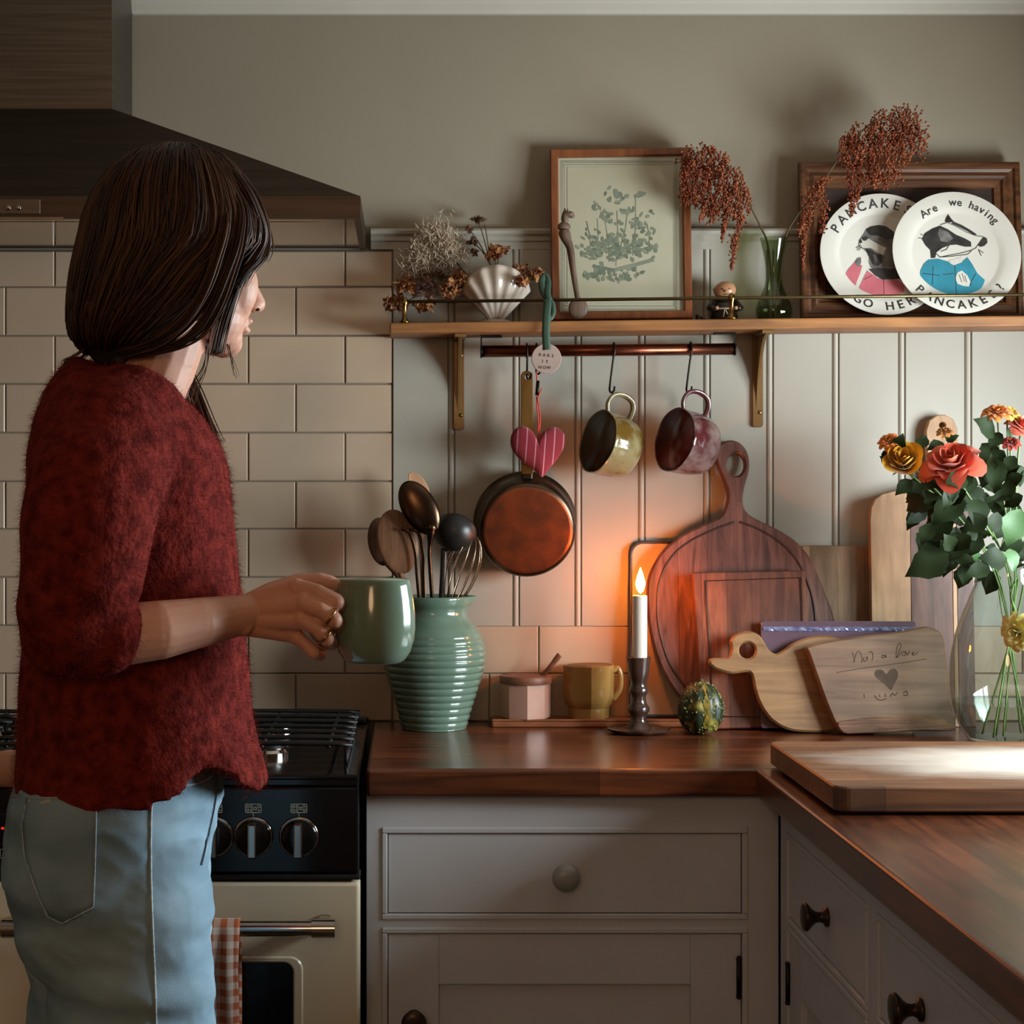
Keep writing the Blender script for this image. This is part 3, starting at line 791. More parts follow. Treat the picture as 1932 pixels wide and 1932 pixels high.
obj('handle', MB().slab(rrect(hx - hw, hx + hw, 0, ht - hb_, hw*.95, 6), [[(u_, v_ - hb_) for u_, v_ in hole]], .005, lambda u_, v_, w_: lp.xyz(u_, v_, w_), .0012), M_brass_old, pan)
# bracket that joins handle and pan wall
obj('handle_joint', MB().rbox((hx - .011, -.092, hb_ - .006), (hx + .011, -.060, hb_ + .008), .003, 2), M_iron, pan)

# ------------------------------------------------------------------ stuffed heart on a red string
def stripe_mat(name, base, line, pitch, width, ang=0.0, rough=0.85):
    m = bpy.data.materials.new(name); m.use_nodes = True
    nt = m.node_tree; N = nt.nodes; L_ = nt.links; b_ = N['Principled BSDF']; b_.inputs['Roughness'].default_value = rough
    b_.inputs['Sheen Weight'].default_value = 0.2
    tc = N.new('ShaderNodeTexCoord'); mp = N.new('ShaderNodeMapping'); mp.inputs['Rotation'].default_value = (0, ang, 0); L_.new(tc.outputs['Object'], mp.inputs[0])
    sp = N.new('ShaderNodeSeparateXYZ'); L_.new(mp.outputs[0], sp.inputs[0])
    dv = N.new('ShaderNodeMath'); dv.operation = 'DIVIDE'; dv.inputs[1].default_value = pitch; L_.new(sp.outputs[0], dv.inputs[0])
    fr_ = N.new('ShaderNodeMath'); fr_.operation = 'FRACT'; L_.new(dv.outputs[0], fr_.inputs[0])
    lt = N.new('ShaderNodeMath'); lt.operation = 'LESS_THAN'; lt.inputs[1].default_value = width; L_.new(fr_.outputs[0], lt.inputs[0])
    mx = N.new('ShaderNodeMix'); mx.data_type = 'RGBA'; mx.inputs[6].default_value = lin(base); mx.inputs[7].default_value = lin(line); L_.new(lt.outputs[0], mx.inputs[0])
    L_.new(mx.outputs[2], b_.inputs['Base Color']); return m
M_heart = stripe_mat('heart_cloth', '#7d1020', '#b87480', 0.0182, 0.12, -0.07)
M_string = mat('red_string', '#c4392f', 0.8, col2='#d34a3c', nscale=60)
ho = smoothpath([(1014, 829), (1028, 814), (1045, 806), (1060, 812), (1067, 830), (1062, 852), (1048, 874), (1034, 890), (1022, 900), (1010, 892), (992, 876), (972, 858), (963, 836), (966, 815), (980, 805), (998, 809)], 5, True) \
    if False else None
ho = smoothpath([Vector((a, c, 0)) for a, c in [(1014, 830), (1020, 819), (1034, 808), (1052, 807), (1065, 820), (1066, 838), (1056, 860), (1040, 880), (1023, 900), (1006, 886), (984, 870), (966, 848), (963, 828), (970, 811), (986, 804), (1003, 812)]], 4, True)
HYc = -.118
def puff(pts, cx, cy, T, Y, n=7):
    """cushion: outline in pixels, swelling to thickness T"""
    m = MB(); rings = []
    for sgn in (-1, 1):
        rr = []
        for k in range(n + 1):
            s_ = math.cos(pi/2 * k / n); hgt = math.sin(pi/2 * k / n)
            rr.append([P(cx + (p.x - cx) * s_, cy + (p.y - cy) * s_, Y) + Vector((0, sgn * T * hgt**.8, 0)) for p in pts])
        rings.append(rr)
    full = list(reversed(rings[0][1:-1])) + [rings[0][0]] + rings[1][1:-1]
    return m.loft(full)
heart = thing('fabric_heart', 'stuffed red heart with pale stripes hanging on a red string', 'ornament', P(1022, 900, HYc))
obj('cushion', puff(ho, 1016, 846, .017, HYc), M_heart, heart, fixn=True)
st = [P(1014, 832, HYc), P(1016, 800, HYc), P(1013, 760, -.105), P(1013, 720, -.096), P(1012, 700, -.084)]
m = MB().tube(smoothpath(st, 5), .0013, 6); m.tube(smoothpath([P(1014, 832, HYc), P(1018, 812, HYc), P(1019, 780, -.109), P(1014, 752, -.105)], 5), .0013, 6)
m.tube(smoothpath([P(1014, 752, -.105), P(1018, 742, -.110), P(1022, 733, -.112)], 4), .0014, 6)
obj('string', m, M_string, heart)
obj('string_sleeve', MB().tube([P(1013, 745, -.105), P(1015, 719, -.097)], .0035, 10), M_iron, heart)

# ------------------------------------------------------------------ clay tag on a green ribbon
TY = -.156
M_clay = mat('clay_tag', '#9c857a', 0.8, col2='#a89084', nscale=20, bump=0.1, bscale=90)
M_ribbon = mat('green_ribbon', '#31483a', 0.55, col2='#3f5a49', nscale=9, sheen=0.4)
M_ink = mat('ink', '#2e2420', 0.7, col2='#3a2e28', nscale=60)
tag_ = thing('clay_tag', 'round pinkish clay tag with stamped letters on a green ribbon', 'tag', P(1031, 704, TY))
c = P(1031, 676.5, TY); rr = .0295
hl = [(c.x + .003*math.cos(a), c.z + .021 + .003*math.sin(a)) for a in [2*pi*k/12 for k in range(12)]]
obj('disc', MB().slab([(c.x + rr*math.cos(a), c.z + rr*math.sin(a)) for a in [2*pi*k/48 for k in range(48)]], [hl], .004, fp(TY), .001), M_clay, tag_)
m = MB()
for line, (lx, ly), rot in (('BAKE', (1031, 673), .10), ('IT', (1028, 685), .10), ('NOW', (1027, 696), .05)):
    for k, ch in enumerate(line):
        gv, gf = glyph(ch, .0085); t0 = P(lx, ly, TY); off = (k - (len(line)-1)/2) * .0085
        m.add([Vector((t0.x + off + p.x, TY - .0004, t0.z + p.y - off*rot)) for p in gv], gf)
obj('lettering', m, M_ink, tag_)
def ribbon(mb, pts, w, n=6):
    """flat strip: pts are (px,py,Y), w half width in m"""
    pp = smoothpath([P(*q) for q in pts], n); rows_ = []
    for i, p in enumerate(pp):
        t = pp[min(i+1, len(pp)-1)] - pp[max(i-1, 0)]; t.normalize()
        sd = t.cross(Vector((0.15, 1, 0.1))); sd.normalize()
        rows_.append([p - sd*w, p - sd*w*.3 + Vector((0, -.0006, 0)), p + sd*w*.3 + Vector((0, -.0006, 0)), p + sd*w])
    return mb.grid(rows_)
m = MB()
ribbon(m, [(1032, 660, -.1575), (1030, 630, -.154), (1031, 600, -.148), (1033, 575, -.140), (1032, 563, -.135)], .0078)
ribbon(m, [(1032, 563, -.135), (1024, 548, -.130), (1022, 530, -.124), (1029, 520, -.121), (1034, 532, -.126), (1033, 552, -.134), (1036, 566, -.137)], .0062)
ribbon(m, [(1034, 562, -.135), (1042, 572, -.138), (1044, 590, -.140), (1037, 602, -.143), (1033, 590, -.144)], .0045)
ro = obj('ribbon', m, M_ribbon, tag_)
sm_ = ro.modifiers.new('thick', 'SOLIDIFY'); sm_.thickness = .0007

# ------------------------------------------------------------------ mugs hanging from the bar
def hanging_mug(name, label, mouth_px, Ym, axis, R, Lb, m_out, m_in, ring_r):
    a = Vector(axis).normalized(); mouth = P(mouth_px[0], mouth_px[1], Ym)
    M = orient(mouth, a, (0, 0, 1))
    t = thing(name, label, 'mug', mouth - Vector((0, 0, R)))
    def wob(an, z_, k): return 1 + .018*math.sin(3*an + z_*40) + .010*math.sin(7*an + 2)
    outp = [(0, -Lb), (R*.70, -Lb), (R*.80, -Lb + .004), (R*.90, -Lb*.80), (R*.965, -Lb*.55), (R*.985, -Lb*.3), (R*.975, -Lb*.1), (R*1.0, -.003), (R*.985, 0), (R*.945, -.002)]
    obj('cup', MB().lathe(outp, 48, disp=wob).xf(M), m_out, t, smooth_angle=1.2)
    inp = [(R*.95, -.0015), (R*.93, -Lb*.2), (R*.90, -Lb*.6), (R*.8, -Lb*.85), (R*.5, -Lb*.93), (0, -Lb*.94)]
    obj('cup_inside', MB().lathe(inp, 48, disp=wob).xf(M), m_in, t)
    hp = [(R*.93, 0, -Lb*.16), (R*1.22, 0, -Lb*.10), (R*1.50, 0, -Lb*.22), (R*1.60, 0, -Lb*.50), (R*1.48, 0, -Lb*.80), (R*1.20, 0, -Lb*.88), (R*.86, 0, -Lb*.80)]
    obj('handle', MB().tube([M @ p for p in smoothpath(hp, 5)], .0046, 12, flat=1.35), m_out, t)
    return t
M_ymug = mat('mustard_glaze', '#5f461a', 0.10, col2='#857a56', nscale=22, stretch=(1, 1, .8), coat=0.6, bump=0.5, bscale=34, bdist=.004, ramp=(.42, .6))
M_ymug_in = mat('mustard_inside', '#3a2c19', 0.35, col2='#2c2013', nscale=12)
M_pmug = mat('plum_glaze', '#4f2022', 0.10, col2='#7d6a66', nscale=24, coat=0.6, bump=0.5, bscale=36, bdist=.004, ramp=(.45, .68))
M_pmug_in = mat('plum_inside', '#4a1612', 0.22, col2='#35100e', nscale=10)
hanging_mug('mug', 'mustard glazed mug hanging by its handle from the copper bar', (1127, 832), -.118, (-.86, -.44, .22), .0650, .078, M_ymug, M_ymug_in, 0)
hanging_mug('mug', 'plum red glazed mug hanging by its handle from the copper bar', (1272, 829), -.118, (-.86, -.46, .18), .0655, .080, M_pmug, M_pmug_in, 0)

# ------------------------------------------------------------------ framed botanical print
M_frame = wood('print_frame_wood', '#6d3718', '#8e5028', 'z', 1.2, 0.4)
M_mount = mat('mount_card', '#d3cec0', 0.85, col2='#d9d4c7', nscale=6)
M_paper = mat('print_paper', '#cbc4b2', 0.9, col2='#d2cbba', nscale=5, bump=.03, bscale=200)
M_green = island_mat('print_green', ['#6f7a70', '#878f82', '#9aa093', '#78847c'], 0.9, .1)
M_gline = mat('print_line', '#8c8a78', 0.9, col2='#7f7d6c', nscale=30)
lf = Lean(-.085, zs(X_(1170, -.08)) + .0005, .135)
def quad_frame(o4, i4, t, ln, b_=.002):
    m = MB()
    m.slab(o4, [i4], t, lambda u_, v_, w_: ln.xyz(u_, v_, w_), b_); return m
fo = [lf.uv(1038, 281), lf.uv(1302, 277), lf.uv(1307, 0 + 600), lf.uv(1041, 603)]
fo = [(a, max(c, 0.0)) for a, c in fo]
cx_, cy_ = sum(p[0] for p in fo)/4, sum(p[1] for p in fo)/4
def inset4(q, e): return [(p[0] + (e if p[0] < cx_ else -e), p[1] + (e if p[1] < cy_ else -e)) for p in q]
art = thing('framed_print', 'brown wooden frame with a faded green plant print leaning on the shelf', 'picture', lf.xyz(cx_, 0, 0))
obj('frame', quad_frame(fo, inset4(fo, .0165), .016, lf, .003), M_frame, art)
obj('backing', MB().slab(inset4(fo, .010), [], .003, lambda u_, v_, w_: lf.xyz(u_, v_, w_ + .0125), .0005), M_gap, art)
obj('mount', MB().slab(inset4(fo, .014), [], .0015, lambda u_, v_, w_: lf.xyz(u_, v_, w_ + .0095), .0003), M_mount, art)
pp_ = [lf.uv(1071, 312), lf.uv(1270, 312), lf.uv(1270, 571), lf.uv(1071, 571)]
pr_ = obj('print_sheet', MB().slab(pp_, [], .0006, lambda u_, v_, w_: lf.xyz(u_, v_, w_ + .0086), .0001), M_paper, art)
m = MB()
for a0, b0, a1, b1 in ((1059, 301, 1279, 585), (1062, 304, 1276, 582), (1066, 308, 1273, 576)):
    q = [lf.uv(a0, b0), lf.uv(a1, b0), lf.uv(a1, b1), lf.uv(a0, b1)]; e = .0009
    qi = [(q[0][0]+e, q[0][1]-e), (q[1][0]-e, q[1][1]-e), (q[2][0]-e, q[2][1]+e), (q[3][0]+e, q[3][1]+e)]
    m.add([lf.xyz(p[0], p[1], .0090 - .0008) for p in q + qi], [(i, (i+1)%4, 4+(i+1)%4, 4+i) for i in range(4)])
obj('border_lines', m, M_gline, art)
m = MB(); rnd = random.Random(3)
def leafpx(mb, x, y, L_, W, an, ln, w):
    ca, sa = math.cos(an), math.sin(an); pts = []
    for t, s_ in ((0, 0), (.25, .8), (.55, 1), (.85, .5), (1, 0), (.85, -.5), (.55, -1), (.25, -.8)):
        lx, ly = t*L_, s_*W; pts.append((x + lx*ca - ly*sa, y - lx*sa - ly*ca))
    mb.add([ln.xyz(*ln.uv(*p), w) for p in pts], [list(range(8))])
def stem_px(mb, pts, wpx, ln, w):
    for (x0, y0), (x1, y1) in zip(pts, pts[1:]):
        dx, dy = x1-x0, y1-y0; l = math.hypot(dx, dy) or 1; nx, ny = -dy/l*wpx, dx/l*wpx
        mb.add([ln.xyz(*ln.uv(*p), w) for p in ((x0+nx, y0+ny), (x1+nx, y1+ny), (x1-nx, y1-ny), (x0-nx, y0-ny))], [(0,1,2,3)])
W_ = .0082
for sx, sy, tx, ty in ((1163, 500, 1165, 395), (1125, 480, 1128, 410), (1150, 490, 1140, 402), (1195, 480, 1200, 365), (1170, 470, 1185, 395), (1115, 470, 1107, 415), (1225, 470, 1222, 420)):
    stem_px(m, [(sx, sy), ((sx+tx)/2 + 3, (sy+ty)/2), (tx, ty)], .8, lf, W_)
for cx, cy, rx, ry, n in ((1170, 465, 50, 22, 80), (1130, 475, 32, 18, 36), (1210, 445, 26, 28, 44), (1165, 455, 16, 45, 26), (1118, 442, 18, 14, 14), (1165, 372, 16, 9, 16), (1160, 357, 16, 4, 9),
                          (1128, 385, 8, 10, 6), (1203, 365, 7, 8, 7), (1140, 405, 20, 5, 10), (1185, 400, 14, 6, 10), (1165, 515, 52, 10, 46), (1120, 515, 20, 8, 14), (1230, 470, 12, 14, 12), (1098, 475, 6, 10, 6),
                          (1210, 412, 8, 5, 5), (1150, 410, 8, 5, 5), (1226, 402, 5, 5, 3)):
    for _ in range(n):
        a = rnd.uniform(0, 2*pi); q = math.sqrt(rnd.random())
        leafpx(m, cx + rx*q*math.cos(a), cy + ry*q*math.sin(a), rnd.uniform(6, 13), rnd.uniform(2.2, 4.2), rnd.uniform(0, 2*pi), lf, W_ - rnd.uniform(0, .0003))
stem_px(m, [(1120, 500), (1160, 508), (1200, 498), (1235, 488)], 3.2, lf, W_ - .0004)
obj('plant_drawing', m, M_green, pr_)
M_pglass = thin_glass('picture_glass', '#f6f6f2', 0.5, 0.05)
obj('glass', MB().slab(inset4(fo, .0155), [], .001, lambda u_, v_, w_: lf.xyz(u_, v_, w_ + .0055), .0001), M_pglass, art)

# ------------------------------------------------------------------ carved spoon leaning on the picture
M_spoonw = wood('carved_spoon_wood', '#4a2f1e', '#7d6450', 'z', 1.4, 0.6)
sp_ = thing('carved_spoon', 'dark carved wooden spoon with an animal head leaning on the framed print', 'spoon', P(1091, 602, -.103))
c0 = P(1091, 582, -.101)
obj('bowl', MB().ell(c0, (.0195, .006, .0220), 24, 14), M_spoonw, sp_)
Yt = -.088
hp = [P(1090, 566, -.099), P(1085, 535, -.096), P(1080, 500, -.093), P(1076, 470, -.091), P(1068, 450, -.089), P(1063, 434, Yt)]
obj('handle', MB().tube(smoothpath(hp, 4), [.0050, .0052, .0052, .0054, .0056, .0058, .0060, .0062, .0065, .0068, .0070, .0072, .0074, .0078, .0084, .0092, .0104, .0112, .0118, .0112, .0100], 12), M_spoonw, sp_)
m = MB().ell(P(1064, 428, Yt), (.0130, .009, .0100), 14, 10).ell(P(1066, 412, Yt), (.0075, .0065, .0125), 14, 10).ell(P(1072, 404, Yt), (.0125, .0065, .0068), 14, 10)
m.ell(P(1079, 408, Yt), (.0065, .004, .0042), 10, 8).tube([P(1065, 402, Yt), P(1066, 393, Yt)], [.0035, .0012], 8).tube([P(1071, 400, Yt - .004), P(1071, 394, Yt - .005)], [.0025, .001], 8)
obj('animal_head', m, M_spoonw, sp_)

# ------------------------------------------------------------------ little monk figurine and a tiny dark bird
mk_Y = -.060
mk = thing('monk_figurine', 'small round-headed monk figurine in a dark robe with white rope belt', 'figurine', P(1366, 600.5, mk_Y))
M_robe = mat('robe_glaze', '#1d1510', 0.18, col2='#2a1e16', nscale=20)
M_face = mat('figurine_skin', '#b07f5c', 0.3, col2='#bb8a66', nscale=20)
M_ropew = mat('rope_glaze', '#a89a86', 0.4, col2='#b3a591', nscale=30)
b0 = P(1366, 601, mk_Y); b0.z = zs(b0.x)
obj('robe', MB().lathe([(.0255, 0), (.0275, .003), (.0280, .012), (.0265, .024), (.0235, .036), (.0190, .044), (.012, .049), (0, .050)], 28, b0), M_robe, mk)
hd_ = obj('head', MB().ell(b0 + Vector((.001, -.003, .0645)), (.0225, .0200, .0185), 24, 16, Matrix.Rotation(-.15, 3, 'Y')), M_face, mk)
obj('hair_fringe', MB().lathe([(.0195, -.004), (.0215, .003), (.0185, .006)], 24, b0 + Vector((0, .004, .0645))), M_robe, hd_)
m = MB()
for dx in (-.0075, .0065): m.ell(b0 + Vector((dx, -.0215, .066)), (.0024, .0014, .0013), 8, 6)
m.tube(smoothpath([b0 + Vector((-.006, -.0195, .0560)), b0 + Vector((0, -.0215, .0545)), b0 + Vector((.006, -.0195, .0560))], 3), .0008, 6)
obj('painted_features', m, M_robe, hd_)
obj('nose', MB().ell(b0 + Vector((-.0005, -.0240, .061)), (.0028, .003, .0028), 10, 8), M_face, hd_)
obj('collar', MB().lathe([(.0150, .040), (.0245, .043), (.0255, .047), (.0190, .052)], 24, b0), M_robe, mk)
for s_ in (-1, 1):
    ar = obj('arm', MB().tube([b0 + Vector((s_*.020, -.008, .041)), b0 + Vector((s_*.030, -.013, .028)), b0 + Vector((s_*.022, -.024, .026))], [.007, .0075, .006], 12), M_robe, mk)
    obj('hand', MB().ell(b0 + Vector((s_*.019, -.0265, .027)), .0042, 10, 8), M_face, ar)
m = MB().tube([b0 + Vector((.0272*math.cos(a), .0272*math.sin(a), .026)) for a in [2*pi*k/24 for k in range(24)]], .0016, 6, True)
m.tube([b0 + Vector((-.003, -.027, .026)), b0 + Vector((-.006, -.0295, .012))], .0013, 6).tube([b0 + Vector((-.003, -.027, .026)), b0 + Vector((.002, -.0295, .014))], .0013, 6)
obj('rope_belt', m, M_ropew, mk)
q = P(1322, 600, -.05); q.z = zs(q.x)
bd = MB().ell(q + Vector((-.003, 0, .0075)), (.0085, .007, .0075), 14, 10).ell(q + Vector((.006, -.002, .0055)), (.0055, .005, .0055), 12, 8).ell(q + Vector((-.007, -.001, .0145)), (.0042, .004, .004), 10, 8)
obj('bird_ornament', bd, M_robe, None, 'tiny dark bird ornament at the foot of the framed print', 'ornament')

# ------------------------------------------------------------------ big dark frame and the two printed plates
M_dframe = wood('dark_frame_wood', '#3a2010', '#6a4020', 'x', 1.3, 0.35)
M_dpanel = wood('dark_panel_wood', '#21110a', '#3a1f12', 'x', 1.0, 0.55)
l2 = Lean(-.074, zs(X_(1700, -.07)) + .002, .08)
q0, q1, q2, q3 = l2.uv(1509, 311), l2.uv(1924, 299), l2.uv(1924, 599), l2.uv(1514, 601)
rx0, rx1, rv0, rv1 = (q0[0]+q3[0])/2, q1[0], 0.0, (q0[1]+q1[1])/2
dfm = thing('moulded_panel', 'large dark brown moulded wooden frame standing behind the two plates', 'frame', l2.xyz((rx0+rx1)/2, 0, 0))
steps = [(0, .022), (0, .002), (.004, 0), (.010, 0), (.014, .005), (.020, .007), (.028, .003), (.034, .0045), (.038, .010), (.050, .012), (.053, .018), (.053, .020)]
M4 = lambda i: [(rx0+i, rv0+i), (rx1-i, rv0+i), (rx1-i, rv1-i), (rx0+i, rv1-i)]
names = ['rail', 'stile', 'rail', 'stile']
for k in range(4):   # four mitred sides
    rr = [[l2.xyz(*M4(i)[k], w), l2.xyz(*M4(i)[(k+1)%4], w)] for i, w in steps]
    rr = rr + [[l2.xyz(*M4(0)[k], .022), l2.xyz(*M4(0)[(k+1)%4], .022)]]
    obj(names[k], MB().loft([[r[0] for r in rr[:-1]], [r[1] for r in rr[:-1]]], sm=False), M_dframe, dfm, fixn=True)
obj('panel', MB().slab(M4(.050), [], .004, lambda u_, v_, w_: l2.xyz(u_, v_, w_ + .017), .0003), M_dpanel, dfm)

M_china = mat('plate_china', '#cfc9bd', 0.16, col2='#d4cec3', nscale=4, coat=0.3)
M_pblack = mat('print_black', '#24211f', 0.5, col2='#3a3633', nscale=50)
M_pgrey = mat('print_grey', '#7a7672', 0.5, col2='#4f4b48', nscale=60)
M_pwhite = mat('print_white', '#cfc9bd', 0.4, col2='#c6c0b4', nscale=40)
M_pteal = mat('print_teal', '#2f8296', 0.5, col2='#2b7686', nscale=30)
M_ppink = mat('print_pink', '#c56a72', 0.5, col2='#b85d66', nscale=30)
Z7 = lambda x, y: (1420 + x/3.7734, 160 + y/3.7734)
def plate(label, cpx, cpy, R, ln):
    cu, cv = ln.uv(cpx, cpy)
    t = thing('plate', label, 'plate', ln.xyz(cu, cv - R, 0))
    pr = [(0, .0105), (R*.66, .0105), (R*.70, .0090), (R*.74, .0062), (R*.80, .0045), (R*.985, .0004), (R, .0006), (R, .0022), (R*.97, .0034), (R*.78, .0095), (R*.70, .0150), (R*.55, .0165), (R*.54, .019), (R*.50, .019), (R*.49, .0165), (0, .0160)]
    m = MB(); seg = 72; rows_ = []
    for r_, w in pr[1:-1]: rows_.append([ln.xyz(cu + r_*math.cos(2*pi*i/seg), cv + r_*math.sin(2*pi*i/seg), w) for i in range(seg)])
    m.loft(rows_)
    d = obj('dish', m, M_china, t, fixn=True, smooth_angle=0.7)
    def poly(name, pts, mm, lvl=0, zoom=True):
        pp = [Z7(*p) for p in pts] if zoom else pts
        loop = [ln.uv(*p) for p in pp]
        tr = tessellate_polygon([[Vector((a, c_, 0)) for a, c_ in loop]])
        obj(name, MB().add([ln.xyz(a, c_, .0100 - .00012*lvl) for a, c_ in loop], [list(x) for x in tr]), mm, d)
    def lines(name, segs, wpx, mm, lvl=3):
        m_ = MB()
        for sg in segs:
            pts = [Z7(*p) for p in sg]
            for (x0, y0), (x1, y1) in zip(pts, pts[1:]):
                dx, dy = x1-x0, y1-y0; l = math.hypot(dx, dy) or 1; nx, ny = -dy/l*wpx, dx/l*wpx
                m_.add([ln.xyz(*ln.uv(*p), .0100 - .00012*lvl) for p in ((x0+nx, y0+ny), (x1+nx, y1+ny), (x1-nx, y1-ny), (x0-nx, y0-ny))], [(0,1,2,3)])
        obj(name, m_, mm, d)
    def arc(name, text, rad, a_mid, step, size, bottom=False):
        m_ = MB(); n = len(text)
        for k, ch in enumerate(text):
            if ch == ' ': continue
            off = (k - (n-1)/2) * step
            an = a_mid + (off if bottom else -off)
            gv, gf = glyph(ch, size)
            up = -1 if bottom else 1
            rx, rz = math.cos(an), math.sin(an)          # radial
            tx, tz = (rz, -rx)                            # clockwise tangent
            if bottom: tx, tz = -tx, -tz; rx2, rz2 = -rx, -rz
            else: rx2, rz2 = rx, rz
            m_.add([ln.xyz(cu + rad*math.cos(an) + p.x*tx + (p.y - size*.35)*rx2, cv + rad*math.sin(an) + p.x*tz + (p.y - size*.35)*rz2, .0038 - .0222*((rad + (-1 if bottom else 1)*(p.y - size*.35))/R - .80) ) for p in gv], gf)
        obj(name, m_, M_pblack, d, kind='stuff')
    return t, d, poly, lines, arc
zb1, zb2 = zs(X_(1665, -.09)), zs(X_(1805, -.1))
R_ = .1280
la = Lean(-.1085, zb1, .21); lb = Lean(-.1315, zb2, .22)
# back plate: laughing otter in a pink blouse
_, d1, poly, lines, arc = plate('white plate printed with an otter in a pink blouse, half behind the other plate', 1668, 478.5, R_, la)
poly('otter_head', [(760,1120),(775,1080),(800,1045),(815,1015),(850,995),(910,985),(960,995),(1010,1030),(1040,1090),(1040,1280),(980,1310),(900,1310),(850,1290),(835,1250),(840,1200),(800,1160),(780,1150)], M_pgrey, 0)
poly('otter_crown', [(815,1015),(850,995),(910,985),(960,995),(1010,1030),(1030,1080),(960,1090),(900,1060),(850,1060),(830,1045)], M_pblack, 1)
poly('otter_muzzle', [(765,1120),(780,1085),(830,1080),(900,1120),(960,1150),(940,1200),(900,1180),(850,1150),(800,1150),(775,1140)], M_pwhite, 1)
poly('otter_mouth', [(808,1150),(850,1165),(890,1190),(930,1200),(935,1250),(900,1280),(860,1265),(838,1215)], M_pblack, 2)
poly('otter_tongue', [(865,1195),(890,1200),(905,1250),(880,1260)], M_pgrey, 3)
poly('otter_eye', [(785,1075),(815,1065),(835,1080),(810,1100),(790,1095)], M_pblack, 2)
poly('otter_nose', [(765,1095),(780,1085),(790,1110),(772,1120)], M_pblack, 2)
poly('otter_chest', [(835,1300),(900,1290),(980,1300),(1030,1290),(1060,1370),(990,1375),(930,1375),(880,1345)], M_pblack, 2)
poly('blouse_arm', [(658,1355),(690,1300),(735,1250),(790,1275),(775,1330),(750,1390),(738,1440),(690,1400)], M_ppink, 1)
poly('blouse', [(825,1310),(860,1335),(900,1365),(960,1378),(1040,1375),(1090,1420),(1090,1500),(850,1500),(775,1478),(768,1430),(795,1370)], M_ppink, 1)
poly('otter_paw', [(735,1250),(755,1220),(780,1215),(782,1255),(765,1285),(745,1275)], M_pgrey, 2)
lines('whiskers', [[(775,1125),(745,1150)],[(778,1130),(752,1165)],[(785,1135),(765,1170)],[(940,1375),(945,1480)],[(800,1375),(860,1345)]], .5, M_pblack)
arc('lettering', 'PANCAKES', R_*.85, pi/2 + .26, .225, .027)
arc('lettering', 'GO HERE', R_*.85, -pi/2 + .06, .20, .0255, True)
# front plate: badger in a teal coat
_, d2, poly, lines, arc = plate('white plate printed with a badger in a teal coat, in front of the other plate', 1805.5, 475.5, R_*1.0, lb)
poly('badger_mask', [(1215,1085),(1235,1045),(1290,1010),(1345,990),(1400,1015),(1460,1055),(1520,1080),(1565,1105),(1568,1140),(1520,1140),(1460,1125),(1410,1130),(1360,1150),(1320,1180),(1310,1220),(1280,1222),(1275,1165),(1240,1130)], M_pblack, 1)
poly('badger_shade', [(1340,1010),(1400,1035),(1440,1080),(1400,1110),(1350,1100),(1330,1050)], M_pgrey, 2)
poly('badger_ear', [(1378,962),(1386,935),(1402,908),(1425,940),(1445,962),(1410,968)], M_pblack, 1)
poly('badger_stripe', [(1440,960),(1500,985),(1560,1020),(1608,1052),(1590,1058),(1530,1025),(1460,990),(1425,975)], M_pblack, 1)
poly('badger_nose', [(1612,1128),(1632,1100),(1655,1068),(1678,1080),(1684,1110),(1660,1135),(1630,1142)], M_pblack, 2)
poly('coat', [(1262,1232),(1330,1225),(1400,1245),(1440,1272),(1495,1252),(1540,1215),(1572,1260),(1612,1330),(1665,1378),(1650,1420),(1600,1485),(1560,1500),(1350,1500),(1300,1490),(1240,1435),(1198,1370),(1205,1310),(1228,1262)], M_pteal, 1)
poly('scarf', [(1405,1238),(1460,1225),(1502,1212),(1502,1250),(1445,1272),(1420,1262)], M_pwhite, 2)
poly('badger_paw', [(1452,1365),(1470,1325),(1500,1310),(1540,1345),(1562,1390),(1550,1425),(1510,1420),(1470,1405)], M_pwhite, 2)
lines('ink_lines', [[(1450,1275),(1456,1380),(1462,1498)],[(1295,1280),(1290,1410)],[(1220,1330),(1340,1345)],[(1365,1340),(1440,1330)],[(1340,1215),(1420,1210),(1540,1195),(1570,1170)],
                    [(1480,1340),(1500,1395)],[(1500,1330),(1520,1390)],[(1520,1345),(1535,1395)],[(1600,1330),(1560,1400),(1565,1420)],[(1620,1160),(1655,1185)],[(1620,1165),(1640,1205)],[(1215,1080),(1190,1078)],[(1225,1060),(1205,1050)],[(1345,985),(1395,968),(1450,990),(1530,1035),(1600,1062),(1650,1068)],[(1600,1150),(1570,1165),(1500,1185),(1420,1200),(1345,1215),(1320,1190)],[(1612,1130),(1600,1150)],[(1410,1130),(1390,1160),(1350,1175)]], .6, M_pblack)
arc('lettering', 'Are', R_*.80, pi/2 + .50, .125, .0225)
arc('lettering', 'we', R_*.84, pi/2 - .06, .13, .0215)
arc('lettering', 'having', R_*.84, pi/2 - .62, .105, .0215)
arc('lettering', 'PANCAKES?', R_*.85, -pi/2 + .03, .205, .0255, True)

